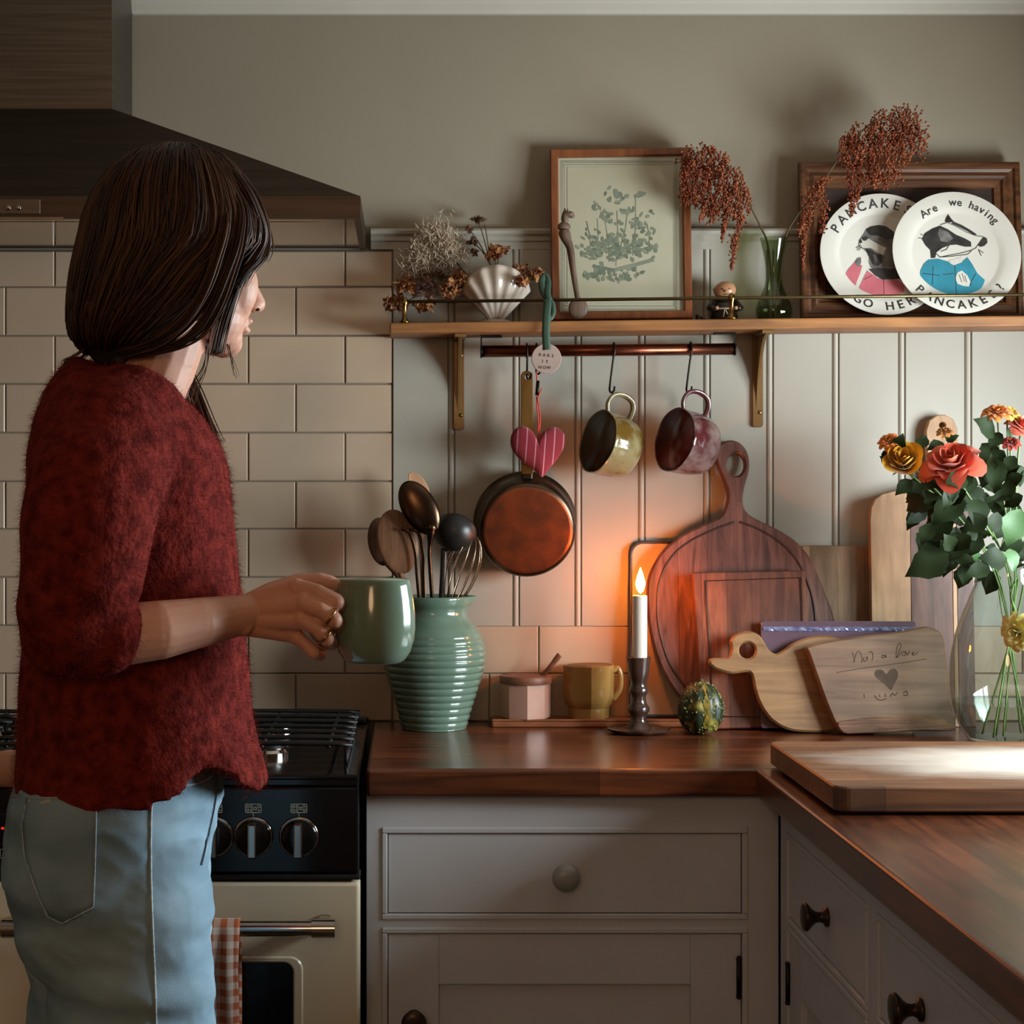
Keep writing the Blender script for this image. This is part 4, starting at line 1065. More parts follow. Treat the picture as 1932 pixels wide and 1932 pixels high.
# ------------------------------------------------------------------ scallop-shell vase
M_shell = mat('shell_china', '#b8a898', 0.28, col2='#c6b7a8', nscale=8, coat=0.2)
vx = P(936, 604, -.066); vx.z = zs(vx.x)
def shell_side(sgn):
    rows_ = []; nA, nR = 73, 12
    for j in range(nR + 1):
        t = j / nR; row = []
        for i in range(nA):
            th = -1.0 + 2.0 * i / (nA - 1)           # -1..1 across the fan
            an = th * 1.28
            Rm = .120 * (1 - .10 * th * th)
            rad = .012 + (Rm - .012) * t
            rib = math.cos(th * 5.5 * pi * 2 / 2)
            x = math.sin(an) * rad * .66
            z_ = math.cos(an) * rad * .80 + (1 - math.cos(an)) * .030 * t + .020 * t
            dep = .046 * math.sin(min(1, t * 1.05) * pi * .62) * math.cos(th * pi/2 * .92) ** .6 + .0030 * rib * t
            row.append(vx + Vector((x, -sgn * (dep + .002), max(z_, 0.0))))
        rows_.append(row)
    return rows_
m = MB().grid(shell_side(1)); m.grid(shell_side(-1))
shv = thing('shell_vase', 'white ribbed scallop shell vase on the shelf among dried flowers', 'vase', vx)
so = obj('shell', m, M_shell, shv, fixn=True); q = so.modifiers.new('t', 'SOLIDIFY'); q.thickness = .003
obj('foot', MB().ell(vx + Vector((0, 0, .006)), (.030, .020, .0062), 20, 10), M_shell, shv)

# ------------------------------------------------------------------ dried flowers in and around the shell
M_dry1 = island_mat('dry_petals', ['#6b3f22', '#8c5a33', '#a9784a', '#7a4a3a', '#5b3424'], 0.85, .2)
M_dry2 = island_mat('dry_pink_petals', ['#6d4a44', '#8a6258', '#9c7a66', '#5a3a34'], 0.85, .2)
M_dry3 = island_mat('dry_dark', ['#3a2418', '#553624', '#6b4a30'], 0.9, .2)
M_pampas = island_mat('pampas_plume', ['#a08b76', '#b39d86', '#c4b098', '#907a66'], 0.95, .1)
M_drystem = mat('dry_stem', '#5d4a30', 0.9, col2='#46371f', nscale=40)
def floret(mb, c, r, rnd_, n=5):
    ax = Vector((rnd_.gauss(0, 1), rnd_.gauss(-.6, 1), rnd_.gauss(0, 1))).normalized(); u_ = ax.orthogonal().normalized(); v_ = ax.cross(u_)
    for k in range(n):
        a = 2*pi*k/n + rnd_.random()*.5; d_ = u_*math.cos(a) + v_*math.sin(a); e = ax.cross(d_)
        rr = r * rnd_.uniform(.7, 1.2)
        mb.add([c, c + d_*rr*.5 + e*rr*.34 + ax*rr*.25, c + d_*rr + ax*rr*rnd_.uniform(-.1, .5), c + d_*rr*.5 - e*rr*.34 + ax*rr*.25], [(0,1,2,3)])
rnd = random.Random(11)
def cluster(mb, px, py, Y, rx, ry, n, r, dy=.02):
    for _ in range(n):
        a = rnd.uniform(0, 2*pi); q_ = math.sqrt(rnd.random())
        floret(mb, P(px + rx*q_*math.cos(a), py + ry*q_*math.sin(a), Y + rnd.uniform(-dy, dy)), r * rnd.uniform(.7, 1.3), rnd)
def sprig(name, label, root, tips, mm, clusters, r):
    rp = P(*root)
    t = thing(name, label, 'dried flowers', rp)
    m = MB()
    for tp in tips: m.tube(smoothpath([rp, (rp + P(*tp))/2 + Vector((0, 0, .006)), P(*tp)], 4), .0012, 5)
    obj('stems', m, M_drystem, t)
    for c_ in clusters:
        m = MB(); cluster(m, *c_, r); obj('flower_head', m, mm, t)
sprig('dried_hydrangea', 'brown dried hydrangea drooping over the left end of the shelf', (880, 540, -.066), [(760, 570, -.085), (800, 575, -.095), (830, 530, -.08)], M_dry1,
      [(748, 572, -.085, 20, 16, 34), (765, 538, -.08, 18, 18, 34), (800, 580, -.095, 26, 10, 20)], .0095)
sprig('dried_hydrangea', 'orange dried flower head at the left edge of the shell', (890, 545, -.066), [(850, 545, -.10), (860, 520, -.09)], M_dry1,
      [(850, 545, -.10, 16, 18, 34), (868, 525, -.095, 12, 12, 18)], .0100)
sprig('dried_hydrangea', 'dusky pink dried flowers below the pale plume', (885, 540, -.05), [(800, 540, -.05), (815, 520, -.045), (780, 500, -.04)], M_dry2,
      [(800, 545, -.05, 24, 20, 30), (815, 518, -.045, 24, 16, 24), (785, 470, -.03, 8, 14, 8)], .0095)
sprig('dried_yarrow', 'tall thin dried yarrow sprig rising behind the shell', (925, 500, -.06), [(902, 415, -.05), (885, 432, -.05), (893, 458, -.05), (915, 425, -.05)], M_dry3,
      [(903, 414, -.05, 16, 5, 22), (884, 434, -.05, 8, 5, 10), (893, 456, -.05, 12, 6, 12), (880, 478, -.05, 22, 8, 16)], .0065)
sprig('dried_hydrangea', 'orange dried flower rising from the top of the shell', (935, 520, -.066), [(935, 485, -.068), (945, 470, -.06)], M_dry1,
      [(932, 478, -.066, 14, 8, 22), (950, 470, -.06, 10, 8, 8)], .0105)
sprig('dried_hydrangea', 'pale dried flowers spilling over the right rim of the shell', (970, 530, -.066), [(985, 530, -.10), (1008, 518, -.08)], M_dry1,
      [(985, 530, -.108, 12, 10, 22), (1010, 518, -.08, 16, 9, 24), (985, 508, -.07, 16, 6, 10)], .0095)
pam = thing('pampas_plume', 'pale fluffy pampas plume leaning left of the shell', 'dried flowers', P(895, 525, -.06))
obj('stems', MB().tube(smoothpath([P(900, 540, -.06), P(865, 500, -.055), P(835, 465, -.05), P(820, 440, -.045)], 4), .0014, 6), M_drystem, pam)
m = MB(); axis_ = smoothpath([P(855, 492, -.055), P(838, 468, -.05), P(822, 447, -.046), P(800, 480, -.05), P(790, 505, -.05)], 8)
for k in range(5200):
    p = axis_[rnd.randrange(len(axis_))] + Vector((rnd.gauss(0, .015), rnd.gauss(0, .012), rnd.gauss(0, .014)))
    d_ = Vector((rnd.gauss(.2, 1), rnd.gauss(0, .7), rnd.gauss(.25, .8))).normalized() * rnd.uniform(.008, .022)
    s_ = d_.orthogonal().normalized() * .0009
    m.add([p - s_, p + s_, p + d_], [(0,1,2)])
obj('plume', m, M_pampas, pam)

# ------------------------------------------------------------------ green glass bud vase and drooping amaranth
M_gglass = thin_glass('green_glass', '#dbe2cf', 1.2, 0.02)
gv = P(1460, 601, -.066); gv.z = zs(gv.x); s_ = 1 / S(-.066)
pr = [(0, .002), (27, .002), (31, 5), (34, 14), (34.5, 23), (32, 34), (27, 45), (21, 57), (17, 70), (15, 84), (15.5, 100), (18, 120), (21.5, 138), (25, 154), (26, 158), (24.6, 158), (20, 138), (16.5, 120), (13.5, 100), (13, 84), (15, 70), (19, 57), (25, 45), (30, 34), (32, 23), (31.5, 14), (28, 7), (0, 6)]
gvase = obj('bud_vase', MB().lathe([(r_*s_, z_*s_) for r_, z_ in pr], 40, gv), M_gglass, None, 'green glass bud vase holding drooping rust-coloured amaranth', 'vase')
M_amar = island_mat('amaranth', ['#5f2614', '#7c3820', '#94502f', '#6b2d1a', '#a86a45'], 0.8, .25)
def bead(mb, p, r):
    M = Matrix.Rotation(rnd.uniform(0, 6), 3, Vector((rnd.random(), rnd.random(), rnd.random() + .01)).normalized())
    v_ = [p + M @ Vector(q_) * r for q_ in ((1,0,0),(-1,0,0),(0,1,0),(0,-1,0),(0,0,1),(0,0,-1))]
    mb.add(v_, [(0,2,4),(2,1,4),(1,3,4),(3,0,4),(2,0,5),(1,2,5),(3,1,5),(0,3,5)], True)
def amaranth(name, label, stem, heads, tassels, dots):
    t = thing(name, label, 'dried flowers', P(*stem[0]))
    sp = smoothpath([P(*q_) for q_ in stem], 6)
    obj('stem', MB().tube(sp, [.0022 - .0010*i/len(sp) for i in range(len(sp))], 8), M_drystem, t)
    m = MB()
    for (px, py, Y, rx, ry, n) in heads:                       # dense seed heads: short drooping strands of seeds
        for _ in range(n):
            a = rnd.uniform(0, 2*pi); q_ = math.sqrt(rnd.random())
            p = P(px + rx*q_*math.cos(a), py + ry*q_*math.sin(a), Y + rnd.gauss(0, .012))
            dx = rnd.gauss(0, .004)
            for k in range(rnd.randint(3, 7)):
                bead(m, p + Vector((rnd.gauss(0, .0016), rnd.gauss(0, .0016), 0)), rnd.uniform(.0018, .0034)); p = p + Vector((dx*.4, 0, -.0042))
    obj('seed_head', m, M_amar, t)
    for tp in tassels:
        m = MB(); path = smoothpath([P(*q_[:3]) for q_ in tp], 10); wv = [q_[3] for q_ in tp]
        for i, p in enumerate(path):
            w = np.interp(i / (len(path)-1), np.linspace(0, 1, len(wv)), wv)
            for _ in range(9): bead(m, p + Vector((rnd.gauss(0, w*.5), rnd.gauss(0, w*.4), rnd.gauss(0, .003))), rnd.uniform(.0016, .0032))
        obj('tassel', m, M_amar, t)
    m = MB()
    for px, py, Y, n, rx, ry in dots:
        for _ in range(n):
            a = rnd.uniform(0, 2*pi); q_ = rnd.uniform(.6, 1)
            p = P(px + rx*q_*math.cos(a), py + ry*q_*math.sin(a), Y + rnd.gauss(0, .01)); bead(m, p, .003)
            m.tube([P(px, py, Y), p], .0004, 4)
    obj('seed_sprays', m, M_amar, t)
amaranth('dried_amaranth', 'rust dried amaranth arching left over the picture frame corner', [(1461, 585, -.066), (1450, 470, -.066), (1437, 432, -.068), (1420, 398, -.075), (1395, 345, -.085), (1350, 300, -.095)],
         [(1330, 300, -.095, 45, 26, 130), (1310, 340, -.098, 30, 40, 110), (1365, 340, -.092, 40, 36, 130), (1390, 375, -.085, 26, 30, 80), (1345, 385, -.095, 22, 22, 50)],
         [[(1300, 350, -.1, .006), (1296, 385, -.1, .003)], [(1345, 380, -.096, .008), (1340, 405, -.096, .004)], [(1372, 390, -.09, .010), (1368, 420, -.09, .006), (1362, 450, -.09, .002)],
          [(1400, 410, -.085, .006), (1388, 445, -.085, .010), (1384, 475, -.085, .006), (1380, 505, -.085, .002)], [(1330, 395, -.098, .003), (1320, 415, -.098, .002)]],
         [(1325, 300, -.098, 24, 52, 36), (1300, 345, -.1, 16, 26, 46)])
amaranth('dried_amaranth', 'rust dried amaranth arching right above the dark frame and plates', [(1463, 585, -.066), (1478, 470, -.068), (1492, 425, -.075), (1540, 360, -.1), (1590, 290, -.115), (1640, 235, -.12), (1690, 215, -.12)],
         [(1690, 235, -.12, 50, 36, 120), (1640, 260, -.12, 45, 36, 140), (1660, 310, -.118, 40, 30, 90), (1605, 280, -.118, 24, 30, 70), (1715, 265, -.12, 30, 36, 60)],
         [[(1620, 300, -.118, .010), (1622, 340, -.118, .007), (1618, 375, -.118, .003)], [(1655, 320, -.118, .008), (1652, 352, -.118, .003)], [(1600, 330, -.116, .012), (1608, 370, -.118, .009), (1606, 405, -.12, .003)],
          [(1560, 335, -.11, .014), (1535, 360, -.11, .016), (1522, 400, -.112, .010), (1508, 440, -.112, .004)], [(1545, 350, -.112, .014), (1555, 390, -.114, .012), (1550, 435, -.116, .006)], [(1530, 400, -.112, .008), (1518, 450, -.112, .005), (1515, 505, -.112, .002)]],
         [(1705, 240, -.12, 60, 52, 46), (1725, 270, -.12, 26, 30, 44)])
# ------------------------------------------------------------------ green ribbed jug with kitchen utensils
JY = -.118
js = 1 / S(JY); jc = Vector((X_(819, JY), JY, WT))
M_jug = mat('celadon_glaze', '#586f60', 0.16, col2='#637b6b', nscale=5, coat=0.4)
jug = thing('utensil_jug', 'sea green ribbed pottery jug with pouring lip, full of utensils', 'jug', jc)
out = [(0, 0), (58, 0), (61, 2)]
body = [(61, 2), (67, 25), (76, 55), (86, 85), (94, 112), (97.5, 132), (97, 150), (92, 170), (83, 187), (72, 201), (64.5, 210), (62, 216)]
def jr(h):
    for (r0, h0), (r1, h1) in zip(body, body[1:]):
        if h <= h1: t = (h-h0)/(h1-h0); return r0 + (r1-r0)*t
    return body[-1][0]
hh = 2.0
while hh < 196:
    ph = (hh - 2) % 13.2 / 13.2
    amp = 2.4 if hh > 8 else .6
    if hh > 170: amp *= max(.15, (196 - hh) / 26)
    out.append((jr(hh) + amp * (abs(math.sin(pi*ph))**.7 - .55), hh)); hh += 1.65
out += [(67, 205), (63, 213), (61.5, 220), (61.5, 228), (64, 231), (66, 238), (67.5, 246), (66.5, 250), (63.5, 249), (61, 240), (58, 225), (57, 212), (64, 200), (84, 175), (90, 140), (80, 80), (60, 30), (50, 12), (0, 10)]
def spout(a, z_, k):
    h = z_ / js
    if h < 228: return 1
    d_ = abs((a + pi) % (2*pi) - pi)          # pointing right
    d_ = abs(a if a < pi else a - 2*pi)
    return 1 + .20 * math.exp(-(d_/.24)**2) * min(1, (h-226)/20)
obj('jug_body', MB().lathe([(r_*js, h_*js) for r_, h_ in out], 96, jc, disp=spout), M_jug, jug)
# utensils ---------------------------------------------------------
M_wsp = wood('utensil_wood', '#6e4a30', '#93684a', 'z', 1.6, 0.6)
M_wsp2 = wood('utensil_wood_dark', '#4c3222', '#6a4934', 'z', 1.6, 0.6)
M_pale = wood('utensil_wood_pale', '#b98864', '#cf9f78', 'z', 1.6, 0.6)
M_bronze = mat('bronze_steel', '#5a4636', 0.24, 1.0, col2='#4a382b', nscale=10)
M_nylon = mat('black_nylon', '#1b1918', 0.38, col2='#211f1e', nscale=12)
M_wire = mat('whisk_wire', '#a88e78', 0.2, 1.0, col2='#8c7460', nscale=10)
def paddle(name, label, root, tip, cx, cy, rx, ry, tilt, Y, T, mm, cat='spoon'):
    """flat spoon: bowl ellipse in pixels + handle down into the jug"""
    t = thing(name, label, cat, P(*root))
    c_ = P(cx, cy, Y); s0 = 1 / S(Y)
    Rm = Matrix.Rotation(tilt, 3, 'Y')
    obj('bowl', MB().ell(c_, (rx*s0, T, ry*s0), 24, 14, Rm), mm, t)
    q_ = P(*tip); w_ = P(max(768, tip[0] + 12), 1128, (root[2] + tip[2])/2)
    obj('handle', MB().tube(smoothpath([P(*root), w_, q_], 6), .0056, 12), mm, t)
    return t
paddle('wooden_spoon', 'dark wooden spoon leaning furthest left in the jug', (790, 1330, -.100), (728, 1060, -.085), 720, 1022, 26, 46, -.15, -.080, .006, M_wsp2)
paddle('wooden_spoon', 'broad brown wooden spoon in the jug behind the metal spoon', (800, 1330, -.115), (755, 1080, -.130), 750, 1022, 38, 62, -.22, -.132, .006, M_wsp)
sp2 = thing('spatula', 'pale wooden spatula tip rising at the back of the jug', 'spatula', P(800, 1330, -.09))
ol = smoothpath([Vector((a, c_, 0)) for a, c_ in [(770, 897), (785, 893), (800, 905), (811, 930), (812, 962), (800, 985), (788, 985), (776, 950)]], 4, True)
lsp = Lean(-.085, Z_(985, -.085), .03)
obj('blade', MB().slab([lsp.uv(p.x, p.y) for p in ol], [], .005, lambda a, c_, w: lsp.xyz(a, c_, w), .001), M_pale, sp2)
obj('handle', MB().tube([P(805, 1330, -.09), P(794, 980, -.082)], .005, 10), M_pale, sp2)
# serving spoon: bowl seen from the back, bright ferrule, slender neck
ss = thing('serving_spoon', 'large dark metal serving spoon with bright neck standing in the jug', 'spoon', P(818, 1330, -.14))
Rm = Matrix.Rotation(-.52, 3, 'Y')
obj('bowl', MB().ell(P(791, 958, -.158), (33/S(-.158), .011, 56/S(-.158), ), 28, 18, Rm), M_bronze, ss)
npts = [P(812, 992, -.160), P(813, 1004, -.162), P(812, 1018, -.161), P(810, 1040, -.158), P(812, 1080, -.152), P(818, 1180, -.14), P(822, 1330, -.13)]
pth = smoothpath(npts, 5)
obj('neck', MB().tube(pth, [max(.0040, .0128 - .0095*min(1, i/14)) if i > 3 else .0128 for i in range(len(pth))], 14), M_bronze, ss)
# slotted server with two curved prongs seen edge on
sv = thing('pasta_server', 'curved metal serving fork between wooden and metal spoon', 'fork', P(808, 1330, -.13))
m = MB()
for dx in (0, 16):
    m.tube(smoothpath([P(757 + dx, 998, -.148), P(772 + dx, 1005, -.150), P(783 + dx*.9, 1040, -.148), P(787 + dx*.7, 1090, -.143), P(795 + dx*.4, 1180, -.135), P(808, 1325, -.128)], 6), .0032, 8, flat=.5)
obj('prongs', m, M_bronze, sv)
# black ladle
ld = thing('ladle', 'black nylon ladle with round bowl in the jug', 'ladle', P(828, 1330, -.11))
c_ = P(858, 1004, -.125); rr = 41 / S(-.125)
Mr = Matrix.Translation(c_) @ Matrix.Rotation(.35, 4, 'Y') @ Matrix.Rotation(-.9, 4, 'X')
prl = [(0, -rr*.92)] + [(rr*math.sin(a), -rr*.92*math.cos(a)) for a in [k*pi/2/8 for k in range(1, 9)]] + [(rr*1.02, .004), (rr*.97, .004)] + [(rr*.93*math.sin(a), -rr*.85*math.cos(a)) for a in [k*pi/2/8 for k in range(7, 0, -1)]] + [(0, -rr*.85)]
obj('bowl', MB().lathe(prl, 32).xf(Mr), M_nylon, ld)
obj('handle', MB().tube(smoothpath([P(838, 1020, -.128), P(836, 1080, -.125), P(830, 1200, -.12), P(827, 1330, -.115)], 4), .0062, 10, flat=.6), M_nylon, ld)
# balloon whisk
wk = thing('whisk', 'wire balloon whisk at the right side of the jug', 'whisk', P(840, 1330, -.115))
root, cen = P(846, 1150, -.122), P(872, 1062, -.124)
top = P(893, 1008, -.126)
axis_ = (top - root).normalized(); side = axis_.cross(Vector((0, 1, 0))).normalized(); dep = axis_.cross(side)
Lk = (top - root).length
for k in range(6):
    a = pi * k / 6; d_ = side*math.cos(a) + dep*math.sin(a)
    pts = []
    for j in range(25):
        t = -1 + 2*j/24; h = 1 - t*t
        prof_ = .034 * math.sin(pi * min(1, (1 - abs(t)) * 1.0) * .5) if False else 0
        s_ = abs(t); wv = .033 * (math.sin(pi * (1-s_)**.75) ** .8 if s_ > .0 else 0)
        hgt = Lk * (1 - s_**1.6)
        pts.append(root + axis_*hgt + d_ * (wv if t > 0 else -wv))
    obj('wire', MB().tube(pts, .0011, 6), M_wire, wk)
obj('handle', MB().tube([root + axis_*.004, P(838, 1330, -.115)], .0065, 12), M_wire, wk)

# ------------------------------------------------------------------ candle and holder
CYc = -.185
M_hold = mat('brown_glaze', '#3a2822', 0.22, col2='#4a332b', nscale=14, coat=0.3)
cs = 1 / S(CYc); cb = Vector((X_(1205, CYc), CYc, WT))
ch = thing('candle_holder', 'dark brown glazed candlestick with wavy saucer base', 'candlestick', cb)
def hgt(py): return (WT - 0) and Z_(py, CYc) - WT
def wavy(a, z_, k): return 1 + .035*math.sin(8*a + .6) * (1 if k in (1, 2, 3, 4) else 0)
pr = [(0, 0), (44, 0), (58, 6), (59, 9), (56, 10), (40, 8), (24, 9)]
obj('saucer', MB().lathe([(r_*cs, z_*cs) for r_, z_ in pr] + [(0, 9*cs)], 64, cb, disp=wavy), M_hold, ch, smooth_angle=0.9)
pr = [(25, 9), (20, 15), (16, 22), (14.5, 30), (17, 36), (20, 41), (21, 45), (19, 50), (15.5, 55), (14, 61), (13.5, 68), (15.5, 73), (18, 77), (18.5, 81), (16, 86), (13.5, 91), (15, 97), (18, 106), (20, 118), (21, 132), (22.5, 139), (23, 142), (21, 143), (14.5, 141), (14, 120), (0, 119)]
obj('stem', MB().lathe([(r_*cs, z_*cs) for r_, z_ in pr], 40, cb), M_hold, ch, smooth_angle=0.9)
M_wax = mat('candle_wax', '#e3d8cc', 0.45, col2='#e6dccf', nscale=3, sss=0.6)
wz0, wz1 = 119*cs, Z_(1124, CYc) - WT
cax = cb + Vector((.0025, 0, 0))
cd = thing('candle', 'lit white candle burning in the brown candlestick', 'candle', cax + Vector((0, 0, wz0)))
obj('wax', MB().lathe([(0, wz0 + .001), (13.4*cs, wz0 + .001), (13.6*cs, wz1 - .004), (13.6*cs, wz1), (12.2*cs, wz1 + .0005), (9*cs, wz1 - .003), (0, wz1 - .004)], 32, cax), M_wax, cd, smooth_angle=0.9)
obj('wick', MB().tube([cax + Vector((0, 0, wz1 - .004)), cax + Vector((.0006, 0, wz1 + .007))], .0009, 8), M_gap, cd)
M_flame = mat('flame', '#ffb060', 0.5, emit='#ff8020', estr=340.0)
fz = wz1 + .004
flp = [(0, 0), (3.0, 3), (6.2, 9), (7.8, 16), (7.6, 22), (6.0, 30), (3.8, 38), (1.8, 45), (0, 50)]
obj('flame', MB().lathe([(r_*cs*1.15, z_*cs) for r_, z_ in flp], 20, cax + Vector((.001, 0, fz))), M_flame, cd)

# ------------------------------------------------------------------ wooden tray with lidded sugar pot and small mug
M_tray = wood('tray_wood', '#7a4428', '#a4643e', 'x', 1.2, 0.45)
tr0, tr1 = X_(928, -.10), X_(1296, -.10)
TRY = (-.108, -.013); tz = Z_(1349, -.105)
ty_ = thing('wooden_tray', 'flat wooden tray on the worktop under the little pot and small mug', 'tray', ((tr0+tr1)/2, -.06, WT))
obj('tray_board', MB().rbox((tr0, TRY[0], WT + .0003), (tr1, TRY[1], WT + .012), .003, 2), M_tray, ty_)
obj('tray_rim', MB().rbox((tr0, TRY[0], WT + .012), (tr1, TRY[0] + .006, WT + .0165), .0015, 2), M_tray, ty_)
PT = WT + .0122
M_pot = mat('pink_pot_glaze', '#b58a78', 0.3, col2='#c09684', nscale=8, coat=.2)
M_lid = wood('pot_lid_wood', '#6a3f2c', '#8d5a40', 'x', 1.4, 0.5)
pY = -.064; ps = 1 / S(pY); pc = Vector((X_(992, pY), pY, PT))
pot = thing('sugar_pot', 'pinkish faceted sugar pot with wooden lid and spoon', 'pot', pc)
def facet(n, amp=1.0):
    def f(a, z_, k):
        st_ = 2*pi/n; d_ = (a % st_) - st_/2
        return 1 - amp*(1 - math.cos(st_/2)/max(math.cos(d_), .01))
    return f
obj('pot_body', MB().lathe([(0, 0), (40*ps, 0), (46*ps, 4*ps), (47*ps, 12*ps), (47*ps, 66*ps), (45*ps, 70*ps), (41*ps, 68*ps), (0, 66*ps)], 64, pc, disp=facet(8, .9)), M_pot, pot, smooth_angle=0.35)
obj('lid', MB().lathe([(0, 68*ps), (49*ps, 68*ps), (50*ps, 72*ps), (50*ps, 79*ps), (48*ps, 82*ps), (0, 83*ps)], 48, pc), M_lid, pot, smooth_angle=0.6)
obj('pot_spoon', MB().tube(smoothpath([P(1022, 1275, pY), P(1035, 1262, pY - .01), P(1046, 1248, pY - .012), P(1056, 1235, pY - .014)], 4), [.0050]*5 + [.0055]*4 + [.0062]*4, 12, flat=.6), M_lid, pot)
kY = -.066; ks_ = 1 / S(kY); kc = Vector((X_(1111, kY), kY, PT))
M_omug = mat('ochre_glaze', '#8f6a35', 0.2, col2='#a57d45', nscale=10, coat=.4)
M_omug_in = mat('ochre_inside', '#7a5528', 0.4, col2='#6c4a22', nscale=10)
om = thing('small_mug', 'small ochre faceted mug standing on the wooden tray', 'mug', kc)
obj('cup', MB().lathe([(0, 0), (34*ks_, 0), (38*ks_, 3*ks_), (38*ks_, 22*ks_), (44*ks_, 30*ks_), (47.5*ks_, 42*ks_), (48.5*ks_, 95*ks_), (49*ks_, 101*ks_), (47*ks_, 103*ks_), (44.5*ks_, 101*ks_)], 64, kc, disp=facet(8, .75)), M_omug, om, smooth_angle=0.4)
obj('cup_inside', MB().lathe([(45*ks_, 101.5*ks_), (43*ks_, 60*ks_), (34*ks_, 12*ks_), (0, 10*ks_)], 48, kc), M_omug_in, om)
obj('handle', MB().tube(smoothpath([kc + Vector((46*ks_, 0, 90*ks_)), kc + Vector((54*ks_, 0, 96*ks_)), kc + Vector((60*ks_, 0, 82*ks_)), kc + Vector((58*ks_, 0, 55*ks_)), kc + Vector((45*ks_, 0, 36*ks_))], 5), .0058, 12), M_omug, om)

# ------------------------------------------------------------------ gourd
gY = -.206; gs = 1 / S(gY); gc = Vector((X_(1322, gY), gY, WT))
M_gourd = mat('gourd_skin', '#1f2a17', 0.4, col2='#8a7a33', nscale=34, ramp=(.52, .66), detail=3)
rg = random.Random(5); warts = [(rg.uniform(0, 2*pi), rg.uniform(.12, .95)) for _ in range(230)]
gd = thing('gourd', 'small dark green warty gourd with yellow streak beside the candle', 'gourd', gc)
gp = []
for k in range(25):
    t = k / 24; a = pi * t
    r_ = 45.5 * math.sin(a)**.85 * (1 - .16*t); gp.append((max(r_, 0)*gs, (98 * (1 - math.cos(a))/2)*gs + .0002))
gp[0] = (0, .0002); gp[-1] = (0, gp[-1][1])
def ridg(a, z_, k): return 1 + .035*math.cos(10*a) + .015*math.sin(23*a + z_*300)
obj('skin', MB().lathe(gp, 80, gc, disp=ridg), M_gourd, gd)
M_wart = mat('gourd_warts', '#8f8a50', 0.5, col2='#4d5a2c', nscale=80)
m = MB()
for a, t in warts:
    k = t*24; i = int(k); f_ = k - i; r_ = gp[i][0]*(1-f_) + gp[min(i+1,24)][0]*f_; z_ = gp[i][1]*(1-f_) + gp[min(i+1,24)][1]*f_
    rr = r_*ridg(a, z_, 0); m.ell(gc + Vector((rr*math.cos(a), rr*math.sin(a), z_)), rg.uniform(.0012, .0026), 6, 4)
obj('warts', m, M_wart, gd, kind='stuff')
m = MB(); rowsg = []
for k in range(6, 22):
    row = []
    for da in (-.16, -.05, .05, .16):
        a = -pi/2 + .12 + da*(.6 + .4*math.sin(k)); r_ = gp[k][0]*ridg(a, gp[k][1], 0) + .0007; row.append(gc + Vector((r_*math.cos(a), r_*math.sin(a), gp[k][1])))
    rowsg.append(row)
obj('yellow_streak', m.grid(rowsg), mat('gourd_yellow', '#a8802a', 0.5, col2='#6d6426', nscale=60, ramp=(.4, .6)), gd)
obj('stalk', MB().tube([gc + Vector((0, 0, 97*gs)), gc + Vector((.002, -.001, 104*gs))], [.006, .004], 8), M_drystem, gd)

# ------------------------------------------------------------------ boards leaning against the wall
def px_loop(ln, pts, n=0, closed=True):
    if n: pts = [(p.x, p.y) for p in smoothpath([Vector((a, c_, 0)) for a, c_ in pts], n, True)]
    return [ln.uv(*p) for p in pts]
def rr_px(x0, y0, x1, y1, r, n=6):
    out_ = []
    for cx, cy, a0 in ((x1-r, y0+r, -pi/2), (x1-r, y1-r, 0), (x0+r, y1-r, pi/2), (x0+r, y0+r, pi)):
        for i in range(n+1): a = a0 + pi/2*i/n; out_.append((cx + r*math.cos(a), cy + r*math.sin(a)))
    return out_
def clampv(L_): return [(a, max(c_, 0.0)) for a, c_ in L_]
def board(name, label, cat, ln, outer, holes, T, mm, b_=.0025):
    o_ = clampv(outer); mid = sum(p[0] for p in o_)/len(o_)
    t = thing(name, label, cat, ln.xyz(mid, 0, 0))
    obj('board_body' if 'board' in name else 'tray_body', MB().slab(o_, holes, T, lambda a, c_, w: ln.xyz(a, c_, w), b_), mm, t)
    return t
# pale enamel tray behind the candle
M_enamel = mat('pale_enamel', '#b8a591', 0.25, col2='#bfad99', nscale=5, coat=.3)
M_rimblue = mat('enamel_rim', '#3c3a3f', 0.3, col2='#45434a', nscale=12)
l_e = Lean(-.050, WT + .013, .075)
et = board('enamel_tray', 'thin pale enamel tray with dark rim standing behind the candle', 'tray', l_e, px_loop(l_e, rr_px(1190, 1023, 1500, 1353, 24)), [], .006, M_enamel, .001)
o1 = px_loop(l_e, rr_px(1190, 1023, 1500, 1353, 24, 8))
m = MB().tube([l_e.xyz(max(a, -9), max(c_, .003), 0) for a, c_ in o1], .0034, 8, True)
obj('rim', m, M_rimblue, et)
# plain light board at the back right
M_bplain = wood('plain_board_wood', '#8d6a4d', '#b08a68', 'z', 1.0, 0.5, staves=(.9, .055))
l_p = Lean(-.056, WT + .0005, .070)
board('plain_board', 'plain rectangular chopping board between round board and tall striped board', 'chopping board', l_p, px_loop(l_p, rr_px(1512, 1029, 1652, 1372, 6)), [], .016, M_bplain)
